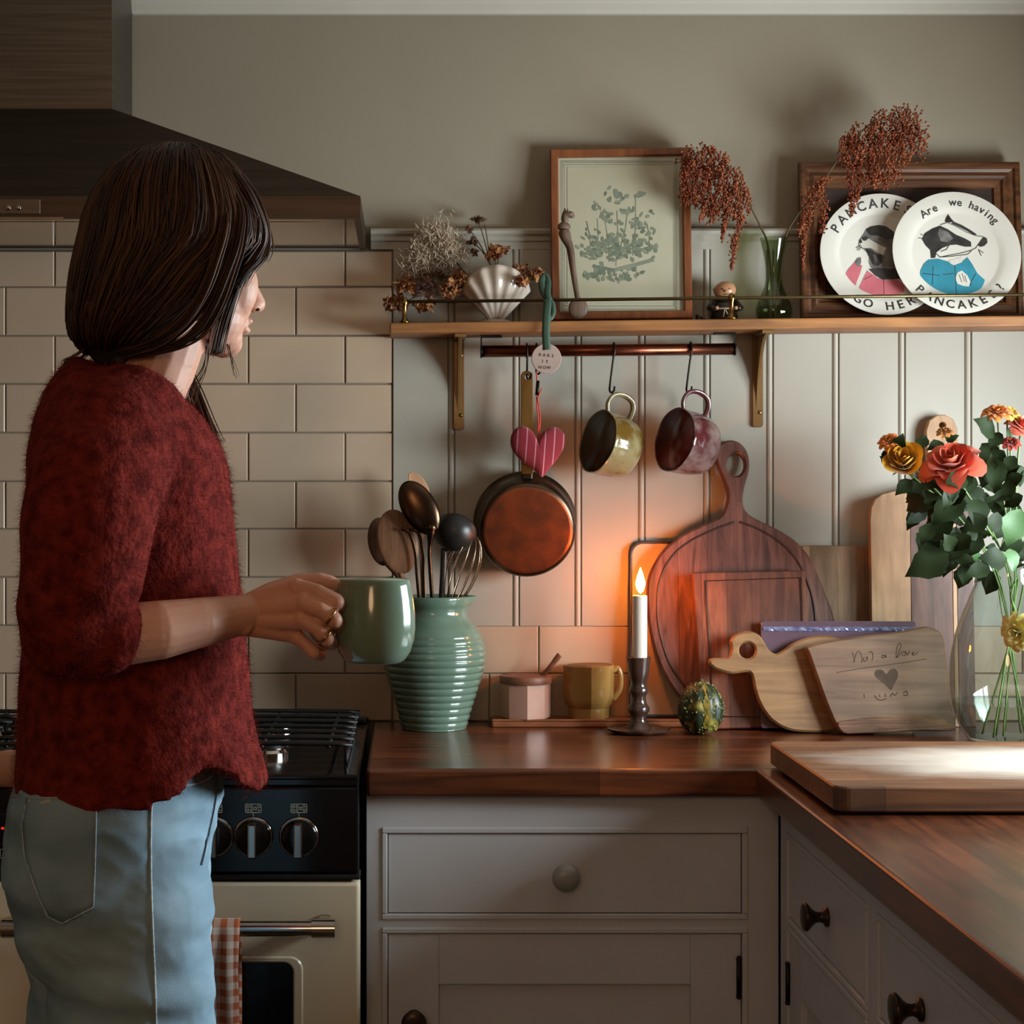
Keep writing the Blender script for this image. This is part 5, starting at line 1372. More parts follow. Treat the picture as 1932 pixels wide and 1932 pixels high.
# big round walnut board with handle
M_walnut = wood('walnut_board_wood', '#4a2a22', '#8a5d52', 'z', 1.1, 0.42, coat=.1, staves=(.9, .06))
l_r = Lean(-.107, WT + .0005, .126)
ro_px = [(1350, 850), (1360, 836), (1380, 830), (1400, 838), (1412, 858), (1414, 885), (1406, 915), (1402, 940), (1405, 960), (1420, 975), (1450, 990), (1490, 1012), (1520, 1040), (1540, 1075), (1558, 1120), (1575, 1170), (1580, 1230), (1560, 1290), (1520, 1340), (1460, 1368), (1400, 1374), (1340, 1362), (1290, 1325), (1250, 1265), (1230, 1205), (1222, 1150), (1222, 1100), (1232, 1068), (1255, 1035), (1290, 1008), (1330, 988), (1358, 975), (1370, 955), (1373, 930), (1366, 905), (1354, 878)]
hole_px = [(1388 + 17*math.cos(a), 876 + 22*math.sin(a)) for a in [2*pi*k/20 for k in range(20)]]
rb = board('round_board', 'large round walnut board with ringed handle leaning on the wall', 'chopping board', l_r, px_loop(l_r, ro_px, 4), [px_loop(l_r, hole_px)], .020, M_walnut, .004)
gr_px = [(1395, 985), (1430, 998), (1470, 1022), (1500, 1052), (1520, 1090), (1535, 1140), (1540, 1200)]
gr_px2 = [(1385, 985), (1345, 1000), (1300, 1022), (1268, 1050), (1248, 1085), (1240, 1130), (1244, 1190), (1265, 1255), (1300, 1305)]
M_groove = wood('walnut_groove_wood', '#2c150f', '#4a2a20', 'z', 1.1, 0.5)
m = MB()
for gp_ in (gr_px, gr_px2): m.tube([l_r.xyz(*l_r.uv(p.x, p.y), -.0002) for p in smoothpath([Vector((a, c_, 0)) for a, c_ in gp_], 5)], .0022, 6)
obj('juice_groove', m, M_groove, rb)
# rectangular board with a groove
M_bgroove = wood('mahogany_board_wood', '#5a2c1c', '#8a5238', 'z', 1.1, 0.42, coat=.1, staves=(.9, .05))
l_g = Lean(-.150, WT + .0005, .145)
gb = board('grooved_board', 'reddish rectangular chopping board with a juice groove, behind the gourd', 'chopping board', l_g, px_loop(l_g, [(1306, 1080), (1520, 1076), (1532, 1372), (1328, 1376)]), [], .020, M_bgroove, .003)
q = [l_g.uv(*p) for p in ((1330, 1096), (1510, 1090), (1520, 1352), (1346, 1352))]
m = MB().tube([l_g.xyz(a, c_, -.0002) for a, c_ in q], .0022, 6, True)
obj('juice_groove', m, M_groove, gb)
# tall board in two woods with a knob handle
l_t = Lean(-.100, WT + .0005, .100)
M_pine = wood('acacia_pale', '#a67e5c', '#c29a74', 'z', 1.0, 0.5)
M_acac = wood('acacia_dark', '#4f3229', '#7a5548', 'z', 1.0, 0.5)
tb = thing('tall_board', 'tall striped acacia board with rounded handle behind the flowers', 'chopping board', l_t.xyz(*l_t.uv(1740, 1370)))
def strip(x0t, x1t, x0b, x1b, yt0, yt1, mm, top=None):
    pts = (top or [(x0t, yt0), (x1t, yt1)]) + [(x1b, 1374), (x0b, 1374)]
    obj('stave', MB().slab(clampv([l_t.uv(*p) for p in pts]), [], .020, lambda a, c_, w: l_t.xyz(a, c_, w), .001), mm, tb)
strip(0, 0, 1648, 1722, 0, 0, M_pine, [(1642, 980), (1644, 958), (1652, 942), (1666, 932), (1690, 926), (1716, 918)])
strip(1716.5, 1794, 1722.5, 1802, 918, 912, M_acac)
strip(1794.5, 1803, 1802.5, 1810, 912, 911, M_pine)
strip(1803.5, 1834, 1810.5, 1842, 911, 930, M_acac, [(1803.5, 911), (1816, 913), (1827, 922), (1833, 942)])
hl_ = [(1756, 918), (1752, 880), (1748, 840), (1747, 812), (1753, 793), (1768, 783), (1784, 782), (1799, 791), (1807, 808), (1808, 838), (1806, 880), (1806, 917)]
obj('handle', MB().slab(px_loop(l_t, hl_), [px_loop(l_t, [(1778 + 6*math.cos(a), 802 + 6*math.sin(a)) for a in [2*pi*k/14 for k in range(14)]])], .020, lambda a, c_, w: l_t.xyz(a, c_, w), .002), M_pine, tb)
# violet glass board, only its sparkling top edge shows
M_gl = mat('violet_glass', '#6a5560', 0.12, col2='#5f4b58', nscale=4, coat=.8)
M_gledge = mat('glass_edge', '#8f93b8', 0.12, 0.3, col2='#5d5f86', nscale=60, coat=.6, bump=.6, bscale=90, bdist=.004)
l_v = Lean(-.172, WT + .0005, .15)
vb = board('glass_board', 'violet glass worktop saver whose glittering top edge shows above the duck board', 'chopping board', l_v, px_loop(l_v, rr_px(1436, 1172, 1728, 1374, 5)), [], .006, M_gl, .001)
e0, e1 = l_v.uv(1440, 1187), l_v.uv(1728, 1184)
m = MB(); rv = random.Random(2); n = 60
obj('bevelled_edge', MB().loft([[l_v.xyz(e0[0] + (e1[0]-e0[0])*i/n, e0[1] + dv + rv.uniform(-.0008, .0008), w + rv.uniform(-.0006, .0004)) for dv, w in ((.0045, -.0006), (.001, -.0026), (-.003, -.0018), (-.0045, -.0003))] for i in range(n+1)], sm=False, cap=True), M_gledge, vb, fixn=True)
# duck-shaped board
M_duck = wood('duck_board_wood', '#7a5532', '#a0784e', 'x', 1.3, 0.5)
l_d = Lean(-.197, WT + .0005, .155)
dk = [(1338, 1246), (1345, 1241), (1372, 1240), (1380, 1225), (1378, 1210), (1385, 1199), (1400, 1192), (1417, 1191), (1433, 1198), (1443, 1212), (1452, 1226), (1464, 1233), (1478, 1226), (1495, 1214), (1515, 1205), (1545, 1199), (1580, 1203), (1620, 1225), (1650, 1265), (1660, 1310), (1640, 1350), (1600, 1374), (1560, 1381), (1520, 1381), (1485, 1376), (1455, 1358), (1435, 1330), (1424, 1300), (1418, 1272), (1406, 1268), (1380, 1271), (1352, 1263), (1340, 1254)]
board('duck_board', 'pale wooden board cut in the shape of a duck with a round eye hole', 'chopping board', l_d, px_loop(l_d, dk, 3), [px_loop(l_d, [(1410 + 15*math.cos(a), 1227 + 15*math.sin(a)) for a in [2*pi*k/20 for k in range(20)]])], .018, M_duck, .004)
# live-edge board with handwriting and a heart
M_live = wood('live_edge_wood', '#62442f', '#866349', 'x', 1.0, 0.55)
M_bark = wood('bark_edge', '#4a3022', '#8a6248', 'x', 2.2, 0.8)
l_l = Lean(-.231, WT + .0005, .19)
lv = [(1521, 1222), (1535, 1216), (1580, 1206), (1640, 1198), (1690, 1192), (1730, 1184), (1752, 1182), (1772, 1190), (1782, 1206), (1784, 1230), (1790, 1280), (1796, 1330), (1804, 1366), (1795, 1378), (1740, 1378), (1680, 1381), (1620, 1383), (1590, 1382), (1578, 1370), (1560, 1330), (1540, 1275), (1526, 1235)]
lb_ = board('live_edge_board', 'live-edge wooden board with a branded heart and handwriting, in front of the duck board', 'chopping board', l_l, px_loop(l_l, lv, 3), [], .024, M_live, .004)
bk = [(1580, 1363), (1610, 1357), (1650, 1353), (1690, 1354), (1730, 1350), (1770, 1354), (1798, 1368), (1796, 1379), (1740, 1378.5), (1680, 1381.5), (1620, 1383.5), (1590, 1382.5)]
obj('bark', MB().slab(clampv(px_loop(l_l, bk, 3)), [], .006, lambda a, c_, w: l_l.xyz(a, c_, w - .0035), .002), M_bark, lb_)
M_burn = mat('branded_mark', '#46342a', 0.8, col2='#523f32', nscale=40)
ht_ = [(1672, 1272), (1679, 1264), (1688, 1262), (1694, 1269), (1693, 1280), (1687, 1291), (1681, 1302), (1669, 1291), (1655, 1280), (1650, 1272), (1652, 1265), (1660, 1263), (1667, 1266)]
loop = px_loop(l_l, ht_, 3)
tr_ = tessellate_polygon([[Vector((a, c_, 0)) for a, c_ in loop]])
obj('heart_mark', MB().add([l_l.xyz(a, c_, -.0002) for a, c_ in loop], [list(x) for x in tr_]), M_burn, lb_)
def pen(strokes, wpx, ln, w):
    m_ = MB()
    for stq in strokes:
        pts = [(p.x, p.y) for p in smoothpath([Vector((a, c_, 0)) for a, c_ in stq], 5)] if len(stq) > 2 else stq
        for (x0, y0), (x1, y1) in zip(pts, pts[1:]):
            dx, dy = x1-x0, y1-y0; l = math.hypot(dx, dy) or 1; nx, ny = -dy/l*wpx, dx/l*wpx; ex, ey = dx/l*wpx*.6, dy/l*wpx*.6
            m_.add([ln.xyz(*ln.uv(*p), w) for p in ((x0+nx-ex, y0+ny-ey), (x1+nx+ex, y1+ny+ey), (x1-nx+ex, y1-ny+ey), (x0-nx-ex, y0-ny-ey))], [(0,1,2,3)])
    return m_
hw_ = [[(1608, 1230), (1612, 1245), (1611, 1248), (1616, 1232), (1622, 1230), (1626, 1240), (1626, 1250)], [(1630, 1240), (1629, 1246), (1633, 1247), (1636, 1239), (1637, 1246)], [(1639, 1231), (1645, 1230), (1647, 1238), (1645, 1247)], [(1654, 1247), (1655, 1247)],
       [(1670, 1238), (1665, 1236), (1664, 1241), (1669, 1240), (1671, 1236), (1672, 1241)], [(1690, 1241), (1693, 1220), (1698, 1213), (1700, 1219), (1695, 1232), (1692, 1241), (1702, 1231), (1708, 1230), (1707, 1237), (1702, 1236)],
       [(1710, 1231), (1712, 1236), (1716, 1229)], [(1720, 1234), (1724, 1230), (1722, 1236), (1728, 1234), (1732, 1230)], [(1578, 1269), (1640, 1259), (1700, 1251), (1748, 1243)]]
obj('handwriting', pen(hw_, .75, l_l, -.0002), M_burn, lb_)
hw2 = [[(1650, 1312), (1655, 1319), (1664, 1321), (1672, 1318)], [(1659, 1310), (1660, 1315)], [(1670, 1309), (1671, 1315)], [(1680, 1314), (1684, 1308), (1688, 1312), (1694, 1306)], [(1704, 1308), (1710, 1304), (1712, 1311), (1705, 1312)], [(1630, 1310), (1631, 1316)]]
obj('faint_writing', pen(hw2, .9, l_l, -.0002), M_burn, lb_)

# ------------------------------------------------------------------ thick floured board on the worktop return
M_fl = wood('floured_board_wood', '#4f301a', '#7d5232', 'x', 1.0, 0.5, staves=(.5, .045))
nt = M_fl.node_tree; N = nt.nodes; Lk_ = nt.links; bs = N['Principled BSDF']
src = bs.inputs['Base Color'].links[0].from_socket
tc = N.new('ShaderNodeTexCoord'); nz = N.new('ShaderNodeTexNoise'); nz.inputs['Scale'].default_value = 9; nz.inputs['Detail'].default_value = 6
mp = N.new('ShaderNodeMapping'); mp.inputs['Scale'].default_value = (.6, 1, 1); Lk_.new(tc.outputs['Object'], mp.inputs[0]); Lk_.new(mp.outputs[0], nz.inputs['Vector'])
ln_ = N.new('ShaderNodeVectorMath'); ln_.operation = 'LENGTH'
m3 = N.new('ShaderNodeMapping'); m3.inputs['Location'].default_value = (-.02, 0.03, 0); m3.inputs['Scale'].default_value = (3.2, 5.2, 0); Lk_.new(tc.outputs['Object'], m3.inputs[0]); Lk_.new(m3.outputs[0], ln_.inputs[0])
sb = N.new('ShaderNodeMath'); sb.operation = 'SUBTRACT'; sb.inputs[0].default_value = 1.1; Lk_.new(ln_.outputs['Value'], sb.inputs[1])
ad = N.new('ShaderNodeMath'); ad.operation = 'ADD'; Lk_.new(sb.outputs[0], ad.inputs[0]); Lk_.new(nz.outputs['Fac'], ad.inputs[1])
cr = N.new('ShaderNodeMapRange'); cr.inputs[1].default_value = .55; cr.inputs[2].default_value = 1.25; cr.inputs[4].default_value = .92; Lk_.new(ad.outputs[0], cr.inputs[0])
sz = N.new('ShaderNodeSeparateXYZ'); gm = N.new('ShaderNodeNewGeometry'); Lk_.new(gm.outputs['Normal'], sz.inputs[0])
mu = N.new('ShaderNodeMath'); mu.operation = 'MULTIPLY'; mu.use_clamp = True; Lk_.new(cr.outputs[0], mu.inputs[0]); Lk_.new(sz.outputs[2], mu.inputs[1])
mx = N.new('ShaderNodeMix'); mx.data_type = 'RGBA'; Lk_.new(mu.outputs[0], mx.inputs[0]); Lk_.new(src, mx.inputs[6]); mx.inputs[7].default_value = lin('#cbbeb0'); Lk_.new(mx.outputs[2], bs.inputs['Base Color'])
fb0, fb1 = P(1457, 1400, -.614), None
fz1 = WT + .0415
fx0_, fx1_, fy0, fy1 = .618, 1.262, -1.098, -.612
cut = thing('floured_board', 'thick wooden board dusted with flour on the worktop at right', 'chopping board', ((fx0_+fx1_)/2, (fy0+fy1)/2, WT))
ol = rrect(fx0_, fx1_, fy0, fy1, .022, 6)
obj('slab', MB().slab(ol, [], .0365, lambda a, c_, w: Vector((a, c_, fz1 - w)), .0025), M_fl, cut, fixn=True)
for x in (fx0_ + .03, fx1_ - .03):
    for y in (fy0 + .03, fy1 - .03):
        obj('foot', MB().lathe([(.011, 0), (.012, .0045)], 16, (x, y, WT + .0003)), M_gap, cut)
# ------------------------------------------------------------------ glass vase with water and cut flowers
VYc = -.300; vs_ = 1 / S(VYc); vc = Vector((X_(1903, VYc), VYc, WT + .0003))
M_vglass = thin_glass('vase_glass', '#f2f5f3', 1.6, 0.0)
M_water = thin_glass('water', '#eaf0ee', 1.0)
vp = [(0, 0), (70, 0), (76, 3), (92, 30), (101, 55), (107, 90), (108, 125), (106, 155), (99, 195), (88, 230), (75, 262), (63, 292), (57, 315), (58, 335), (62, 348)]
vi = [(60, 347), (56, 334), (55, 315), (61, 291), (73, 261), (86, 229), (97, 194), (104, 155), (106, 125), (105, 90), (99, 55), (89, 30), (72, 6), (0, 5)]
vase = thing('glass_vase', 'clear bulbous glass vase half full of water holding the roses', 'vase', vc)
obj('vase_body', MB().lathe([(r_*vs_, h_*vs_) for r_, h_ in vp + vi], 56, vc), M_vglass, vase)
wp = [(0, 5.6), (71.5, 6.6), (88.5, 30), (98.5, 55), (102.5, 74), (0, 74)]
obj('water', MB().lathe([(r_*vs_, h_*vs_) for r_, h_ in wp], 56, vc), M_water, vase, smooth_angle=.8)

M_stemg = mat('green_stem', '#4f6a34', 0.5, col2='#6f8a4a', nscale=12)
M_leaf = island_mat('rose_leaf', ['#0f1808', '#16220d', '#202e12', '#121c0a'], 0.6, .25)
M_leaf_l = mat('young_leaf', '#46683a', 0.5, col2='#3a5a30', nscale=30)
def leaf_mesh():
    m = MB(); rows_ = []
    prof_ = [0, .28, .42, .48, .46, .38, .26, .12, .0]
    for i, w in enumerate(prof_):
        t = i / 8; row = []
        for s_ in (-1, -.5, 0, .5, 1):
            ser = 1 + (.06 if i % 2 else -.04) * (1 if abs(s_) == 1 else 0)
            row.append((t, s_*w*.72*ser, .10*abs(s_)*w - .22*t*t + .03*math.sin(9*t)*s_))
        rows_.append([Vector(p) for p in row])
    m.grid(rows_); return m
LEAF = leaf_mesh().mesh('leaf'); LEAF.materials.append(M_leaf)
LEAF_L = leaf_mesh().mesh('leaf'); LEAF_L.materials.append(M_leaf_l)
def put_leaf(parent, base, tip, roll, light=False, wid=1.0):
    d_ = tip - base; L_ = d_.length; x = d_.normalized()
    n = Vector((math.sin(roll)*.6, -math.cos(roll), .55*math.cos(roll*1.7))); n = n - x*n.dot(x); n.normalize(); y = n.cross(x)
    M = Matrix((x*L_, y*L_*wid, n*L_)).transposed().to_4x4(); M.translation = base - OFF[parent.name]
    o = bpy.data.objects.new('leaf', LEAF_L if light else LEAF); COL.objects.link(o); o.parent = parent; o.matrix_local = M
def rose_mesh(c, R, axis, layers, rnd_, ruffle=.06):
    z = Vector(axis).normalized(); x = z.orthogonal().normalized(); y = z.cross(x); m = MB()
    for li, (rf, hf, n, opn) in enumerate(layers):
        ph = rnd_.random()*6
        for k in range(n):
            a0 = ph + 2*pi*k/n; wd = pi/n*1.45; rows_ = []; j = rnd_.uniform(.92, 1.08)
            for iv in range(7):
                v = iv/6; row = []
                for iu in range(7):
                    u_ = -1 + iu/3
                    edge = 1 - .28*u_*u_*v
                    vv = v*edge
                    r_ = R*rf*j*(.22 + .78*math.sin(min(1, vv*1.05)*pi/2)) + R*opn*.30*vv**4
                    h = R*hf*(vv - .15) - R*opn*.42*vv**4 + R*ruffle*math.sin(u_*4 + k*2 + li)*v*v
                    a = a0 + u_*wd*(.55 + .45*math.sin(pi*min(1, v*.9)))
                    row.append(c + x*(r_*math.cos(a)) + y*(r_*math.sin(a)) + z*h)
                rows_.append(row)
            m.grid(rows_)
    return m
FULL = [(.20, .95, 3, 0), (.36, .98, 3, .1), (.54, .95, 4, .35), (.74, .86, 5, .7), (.92, .70, 5, 1.1), (1.0, .52, 5, 1.5)]
CUP = [(.20, 1.25, 3, 0), (.36, 1.3, 3, .05), (.54, 1.3, 4, .1), (.74, 1.25, 4, .3), (.92, 1.1, 4, .55)]
SMALL = [(.25, .8, 4, .2), (.5, .8, 6, .6), (.8, .65, 8, 1.0), (1.0, .45, 9, 1.4)]
rnd = random.Random(21)
neck = Vector((vc.x, vc.y, vc.z + 300*vs_))
def flower(name, label, cat, px, py, Y, Rpx, axis, cols, layers, leaves, thru):
    c_ = P(px, py, Y); R = Rpx / S(Y)
    b0 = vc + Vector(((thru[0])*vs_, thru[1], 12*vs_)); ax = Vector(axis).normalized()
    t = thing(name, label, cat, b0)
    pth = smoothpath([b0, neck + Vector((-thru[0]*.55*vs_, -thru[1]*.5, -10*vs_)), neck + (c_ - neck)*.45 + Vector((0, 0, .012)), c_ - ax*R*.9, c_ - ax*R*.15], 8)
    obj('stem', MB().tube(pth, .0021 if Rpx > 25 else .0016, 8), M_stemg, t)
    bl = obj('bloom', rose_mesh(c_ - ax*R*.35, R, ax, layers, rnd), island_mat('petals', cols, 0.55, .3, sheen=.2), t)
    m = MB()
    x = ax.orthogonal().normalized(); y = ax.cross(x)
    for k in range(5):
        a = 2*pi*k/5; d_ = x*math.cos(a) + y*math.sin(a); q = c_ - ax*R*.45
        m.add([q - ax*R*.1, q + d_*R*.35 + ax.cross(d_)*R*.14, q + d_*R*.95 + ax*R*.1, q + d_*R*.35 - ax.cross(d_)*R*.14], [(0,1,2,3)])
    obj('sepals', m, M_leaf_l, bl)
    for q in leaves:
        put_leaf(t, P(q[0], q[1], q[4]), P(q[2], q[3], q[4] + rnd.uniform(-.03, .02)), rnd.uniform(-.7, .7), len(q) > 5 and q[5] == 'l', rnd.uniform(.85, 1.15))
    return t
fA = flower('rose', 'open yellow rose at the left of the bouquet', 'flower', 1704, 868, -.36, 36, (-.25, -.75, .45), ['#b8780c', '#d29a16', '#e0b030', '#c98a10'], CUP,
       [(1745, 900, 1712, 945, -.33), (1760, 920, 1718, 975, -.32), (1735, 845, 1748, 818, -.34), (1720, 905, 1690, 932, -.35), (1680, 880, 1662, 860, -.35)], (30, .02))
fB = flower('rose', 'coral red rose, the biggest bloom of the bouquet', 'flower', 1795, 866, -.38, 46, (-.35, -.55, .70), ['#c8452e', '#d65a40', '#e07050', '#b83a28'], FULL,
       [(1790, 1045, 1708, 1082, -.37), (1815, 935, 1760, 985, -.36), (1800, 985, 1730, 1012, -.35), (1850, 960, 1800, 905, -.33), (1768, 900, 1735, 925, -.34), (1825, 1010, 1770, 1060, -.36)], (-20, -.03))
flower('spray_rose', 'tiny orange bloom above the yellow rose', 'flower', 1676, 829, -.35, 16, (-.4, -.6, .6), ['#d8742a', '#e48a38', '#c8601c'], SMALL, [(1690, 855, 1700, 822, -.35), (1680, 850, 1662, 868, -.35)], (40, .03))
flower('spray_rose', 'small brownish orange bud above the coral rose', 'flower', 1783, 811, -.33, 13, (-.1, -.5, .8), ['#b06a28', '#c8803a', '#8f5220'], SMALL, [(1780, 835, 1752, 845, -.33), (1785, 832, 1808, 820, -.33)], (10, .05))
flower('spray_rose', 'orange bloom at the top right of the bouquet', 'flower', 1881, 772, -.34, 21, (-.2, -.5, .8), ['#d87a34', '#e89a52', '#c4601f'], SMALL, [(1878, 820, 1846, 788, -.34), (1880, 838, 1848, 868, -.34), (1885, 815, 1870, 845, -.34)], (-10, .04))
flower('spray_rose', 'yellow bloom beside the top orange one', 'flower', 1907, 774, -.335, 19, (.25, -.45, .85), ['#d8ac36', '#e6c154', '#c8942a'], SMALL, [(1905, 805, 1912, 838, -.33, 'l'), (1895, 850, 1852, 890, -.33)], (-30, -.02))
flower('rose', 'coral rose at the right edge of the photo', 'flower', 1934, 800, -.35, 26, (.2, -.5, .8), ['#d85a44', '#e27a60', '#c84a34'], FULL, [(1930, 880, 1890, 905, -.36), (1930, 935, 1890, 955, -.38)], (-50, .0))
flower('rose', 'dark red rosebud low between the leaves', 'flower', 1908, 832, -.36, 14, (-.1, -.6, .6), ['#8a2a1c', '#a43a28', '#7a2016'], SMALL, [(1915, 860, 1895, 890, -.37), (1925, 880, 1932, 920, -.37)], (20, -.05))
flower('lily', 'pale yellow bloom hanging low in front of the vase', 'flower', 1914, 1195, -.43, 30, (-.75, -.6, -.1), ['#c9c06a', '#d8cf86', '#b8ad54'], SMALL, [(1905, 1035, 1918, 1075, -.42, 'l'), (1925, 960, 1905, 1030, -.41, 'l')], (-45, -.05))
hosts = [fA, fB]
for k in range(95):
    a = rnd.uniform(0, 2*pi); q_ = math.sqrt(rnd.random()); x = 1850 + 115*q_*math.cos(a); y = 970 + 112*q_*math.sin(a)
    if x < 1730 and y < 900: continue
    Y = rnd.uniform(-.40, -.20); L_ = rnd.uniform(26, 52); an = rnd.uniform(pi*.55, pi*1.6)
    if y > 1060 and x < 1800: continue
    put_leaf(hosts[k % 2], P(x, y, Y), P(x + L_*math.cos(an), y - L_*math.sin(an)*.9 + 12, Y + rnd.uniform(-.04, .03)), rnd.uniform(-1, 1), rnd.random() < .08, rnd.uniform(.8, 1.2))
# ------------------------------------------------------------------ the woman
Y0 = -1.52
M_skin = mat('skin', '#c48f78', 0.5, col2='#cd9a83', nscale=16, sss=0.12, bump=.05, bscale=260, bdist=.0006)
M_lip = mat('lips', '#a85f55', 0.4, col2='#b0685c', nscale=30)
M_hair_b = mat('hair_base', '#1c0e07', 0.7, col2='#26140b', nscale=20, stretch=(6, 6, .6))
M_hair = island_mat('hair_strands', ['#1a0c06', '#2a160b', '#3a2112', '#52331c', '#221007'], 0.5, .3)
M_knit = mat('mohair_knit', '#772822', 0.95, col2='#4d1411', nscale=60, bump=.6, bscale=140, bdist=.007, sheen=.25, spec=.1)
M_fuzz = island_mat('mohair_fuzz', ['#742721', '#8e3c33', '#662019', '#561814'], 0.9, .1)
M_denim = mat('denim', '#8ca6b6', 0.85, col2='#657f90', nscale=9, stretch=(1, 1, 2.2), bump=.25, bscale=420, bdist=.0012, spec=.15, ramp=(.3, .75))
M_stitch = mat('denim_stitch', '#b3bfc4', 0.8, col2='#8596a0', nscale=200)
M_seamd = mat('dark_seam', '#3a4854', 0.8, col2='#445260', nscale=100)
M_gold = mat('gold_ring', '#c9935a', 0.2, 1.0, col2='#b98450', nscale=30)
M_belt = mat('dark_belt', '#1a1a1f', 0.5, col2='#24242a', nscale=40)
person = thing('person', 'woman in dark red sweater and light jeans, turned right, holding a green mug', 'person', (X_(230, Y0), Y0, 0))
def chain(mb, pts, seg=18, rings=12):
    """limb: cones between (point, radius) pairs with a ball at each joint"""
    for (p, r), (q, s) in zip(pts, pts[1:]):
        mb.ell(p, r, seg, rings); mb.ell(q, s, seg, rings)
        if (q - p).length > 1e-4: mb.tube([p, q], [r, s], seg)
    return mb
Hc = P(352, 493, Y0); yaw = math.radians(41)
Rh = Matrix.Rotation(yaw, 3, 'Z')
def H(x, y, z): return Hc + Rh @ Vector((x, y, z))
def he(mb, c, r): return mb.ell(H(*c), r, 20, 14, Rh)
bd = MB()
he(bd, (-.017, 0, .034), (.092, .070, .080)); he(bd, (.030, 0, -.026), (.058, .061, .078)); he(bd, (.026, 0, -.066), (.050, .053, .044)); he(bd, (.044, 0, -.088), (.030, .036, .024))
he(bd, (.056, 0, -.0965), (.020, .026, .0175))
for s in (-1, 1):
    he(bd, (.046, s*.034, -.030), (.030, .028, .040)); he(bd, (.068, s*.031, .001), (.014, .017, .012)); he(bd, (-.012, s*.070, -.010), (.016, .007, .029))
    he(bd, (.093, s*.010, -.0500), (.0105, .0075, .0068))
he(bd, (.066, 0, .022), (.022, .048, .018)); he(bd, (.043, 0, .050), (.044, .057, .046))
chain(bd, [(H(.080, 0, .010), .0085), (H(.095, 0, -.028), .0105), (H(.1045, 0, -.0440), .0112)])
he(bd, (.080, 0, -.0680), (.0120, .021, .0056)); he(bd, (.0785, 0, -.0795), (.0112, .018, .0060)); he(bd, (.072, 0, -.073), (.012, .022, .012))
# neck, shoulders, core
chain(bd, [(P(318, 590, Y0), .054), (P(292, 670, Y0), .054), (P(258, 750, Y0), .058), (P(245, 820, Y0), .075), (P(240, 1000, Y0), .09), (P(240, 1200, Y0), .09)])
# right arm: upper arm inside the sleeve, forearm, wrist
chain(bd, [(P(240, 830, Y0), .06), (P(205, 830, -1.64), .05), (P(165, 980, -1.69), .045), (P(130, 1175, -1.71), .032), (P(160, 1203, -1.715), .033), (P(230, 1198, -1.71), .0345), (P(300, 1189, -1.70), .0330), (P(370, 1176, -1.675), .0288), (P(425, 1166, -1.645), .0252), (P(462, 1159, -1.628), .0232)])
bd.ell(P(458, 1181, -1.642), (.0125, .0115, .0120), 12, 8)
# hand: palm made of the four metacarpals, then fingers closed round the mug handle
W1, W2 = P(468, 1148, -1.622), P(468, 1174, -1.624)
fing = {
 'i': [((560, 1112, -1.634), .0125), ((600, 1118, -1.650), .0096), ((634, 1136, -1.652), .0102), ((641, 1148, -1.622), .0092), ((622, 1148, -1.600), .0082)],
 'm': [((574, 1139, -1.650), .0122), ((604, 1150, -1.662), .0090), ((630, 1169, -1.660), .0096), ((638, 1181, -1.630), .0088), ((620, 1178, -1.606), .0080)],
 'r': [((570, 1170, -1.648), .0115), ((596, 1184, -1.658), .0086), ((616, 1205, -1.655), .0092), ((626, 1214, -1.628), .0084), ((610, 1210, -1.606), .0076)],
 'p': [((554, 1197, -1.634), .0102), ((574, 1213, -1.645), .0074), ((592, 1231, -1.645), .0080), ((604, 1236, -1.622), .0072), ((595, 1228, -1.606), .0066)]}
for k, f in fing.items():
    w = {'i': W1, 'm': W1.lerp(W2, .3), 'r': W1.lerp(W2, .7), 'p': W2}[k]
    chain(bd, [(w, .0165), (P(*f[0][0]), f[0][1])]); bd.ell(P(*f[0][0]) + Vector((0, -.0030, .0015)), f[0][1]*.92, 12, 8); chain(bd, [(P(*q), r) for q, r in f])
chain(bd, [(P(500, 1170, -1.612), .019), (P(548, 1165, -1.618), .017), (P(560, 1150, -1.615), .015)])
chain(bd, [(W1, .017), (P(515, 1122, -1.600), .0155), (P(562, 1102, -1.590), .0125), (P(602, 1097, -1.588), .0105), (P(622, 1101, -1.588), .0098), (P(641, 1108, -1.588), .0080)])
# left arm, its hand resting on the front rail of the cooker
chain(bd, [(P(240, 830, Y0), .06), (P(215, 830, -1.41), .05), (P(160, 1000, -1.30), .045), (P(120, 1190, -1.12), .040), (P(85, 1340, -.95), .034), (P(62, 1425, -.85), .027), (P(45, 1446, -.815), .026), (P(18, 1450, -.795), .030), (P(-12, 1452, -.785), .028)])
for dz in range(4):
    y_ = 1432 + dz*13
    chain(bd, [(P(-14, y_, -.80 - .004*dz), .011), (P(-52, y_ + 4, -.80), .0095), (P(-66, y_ + 14, -.782), .0085), (P(-60, y_ + 22, -.765), .0075)])
body = remesh(bd, .0018, 3, .5)
raw('body', body, None, M_skin, person)
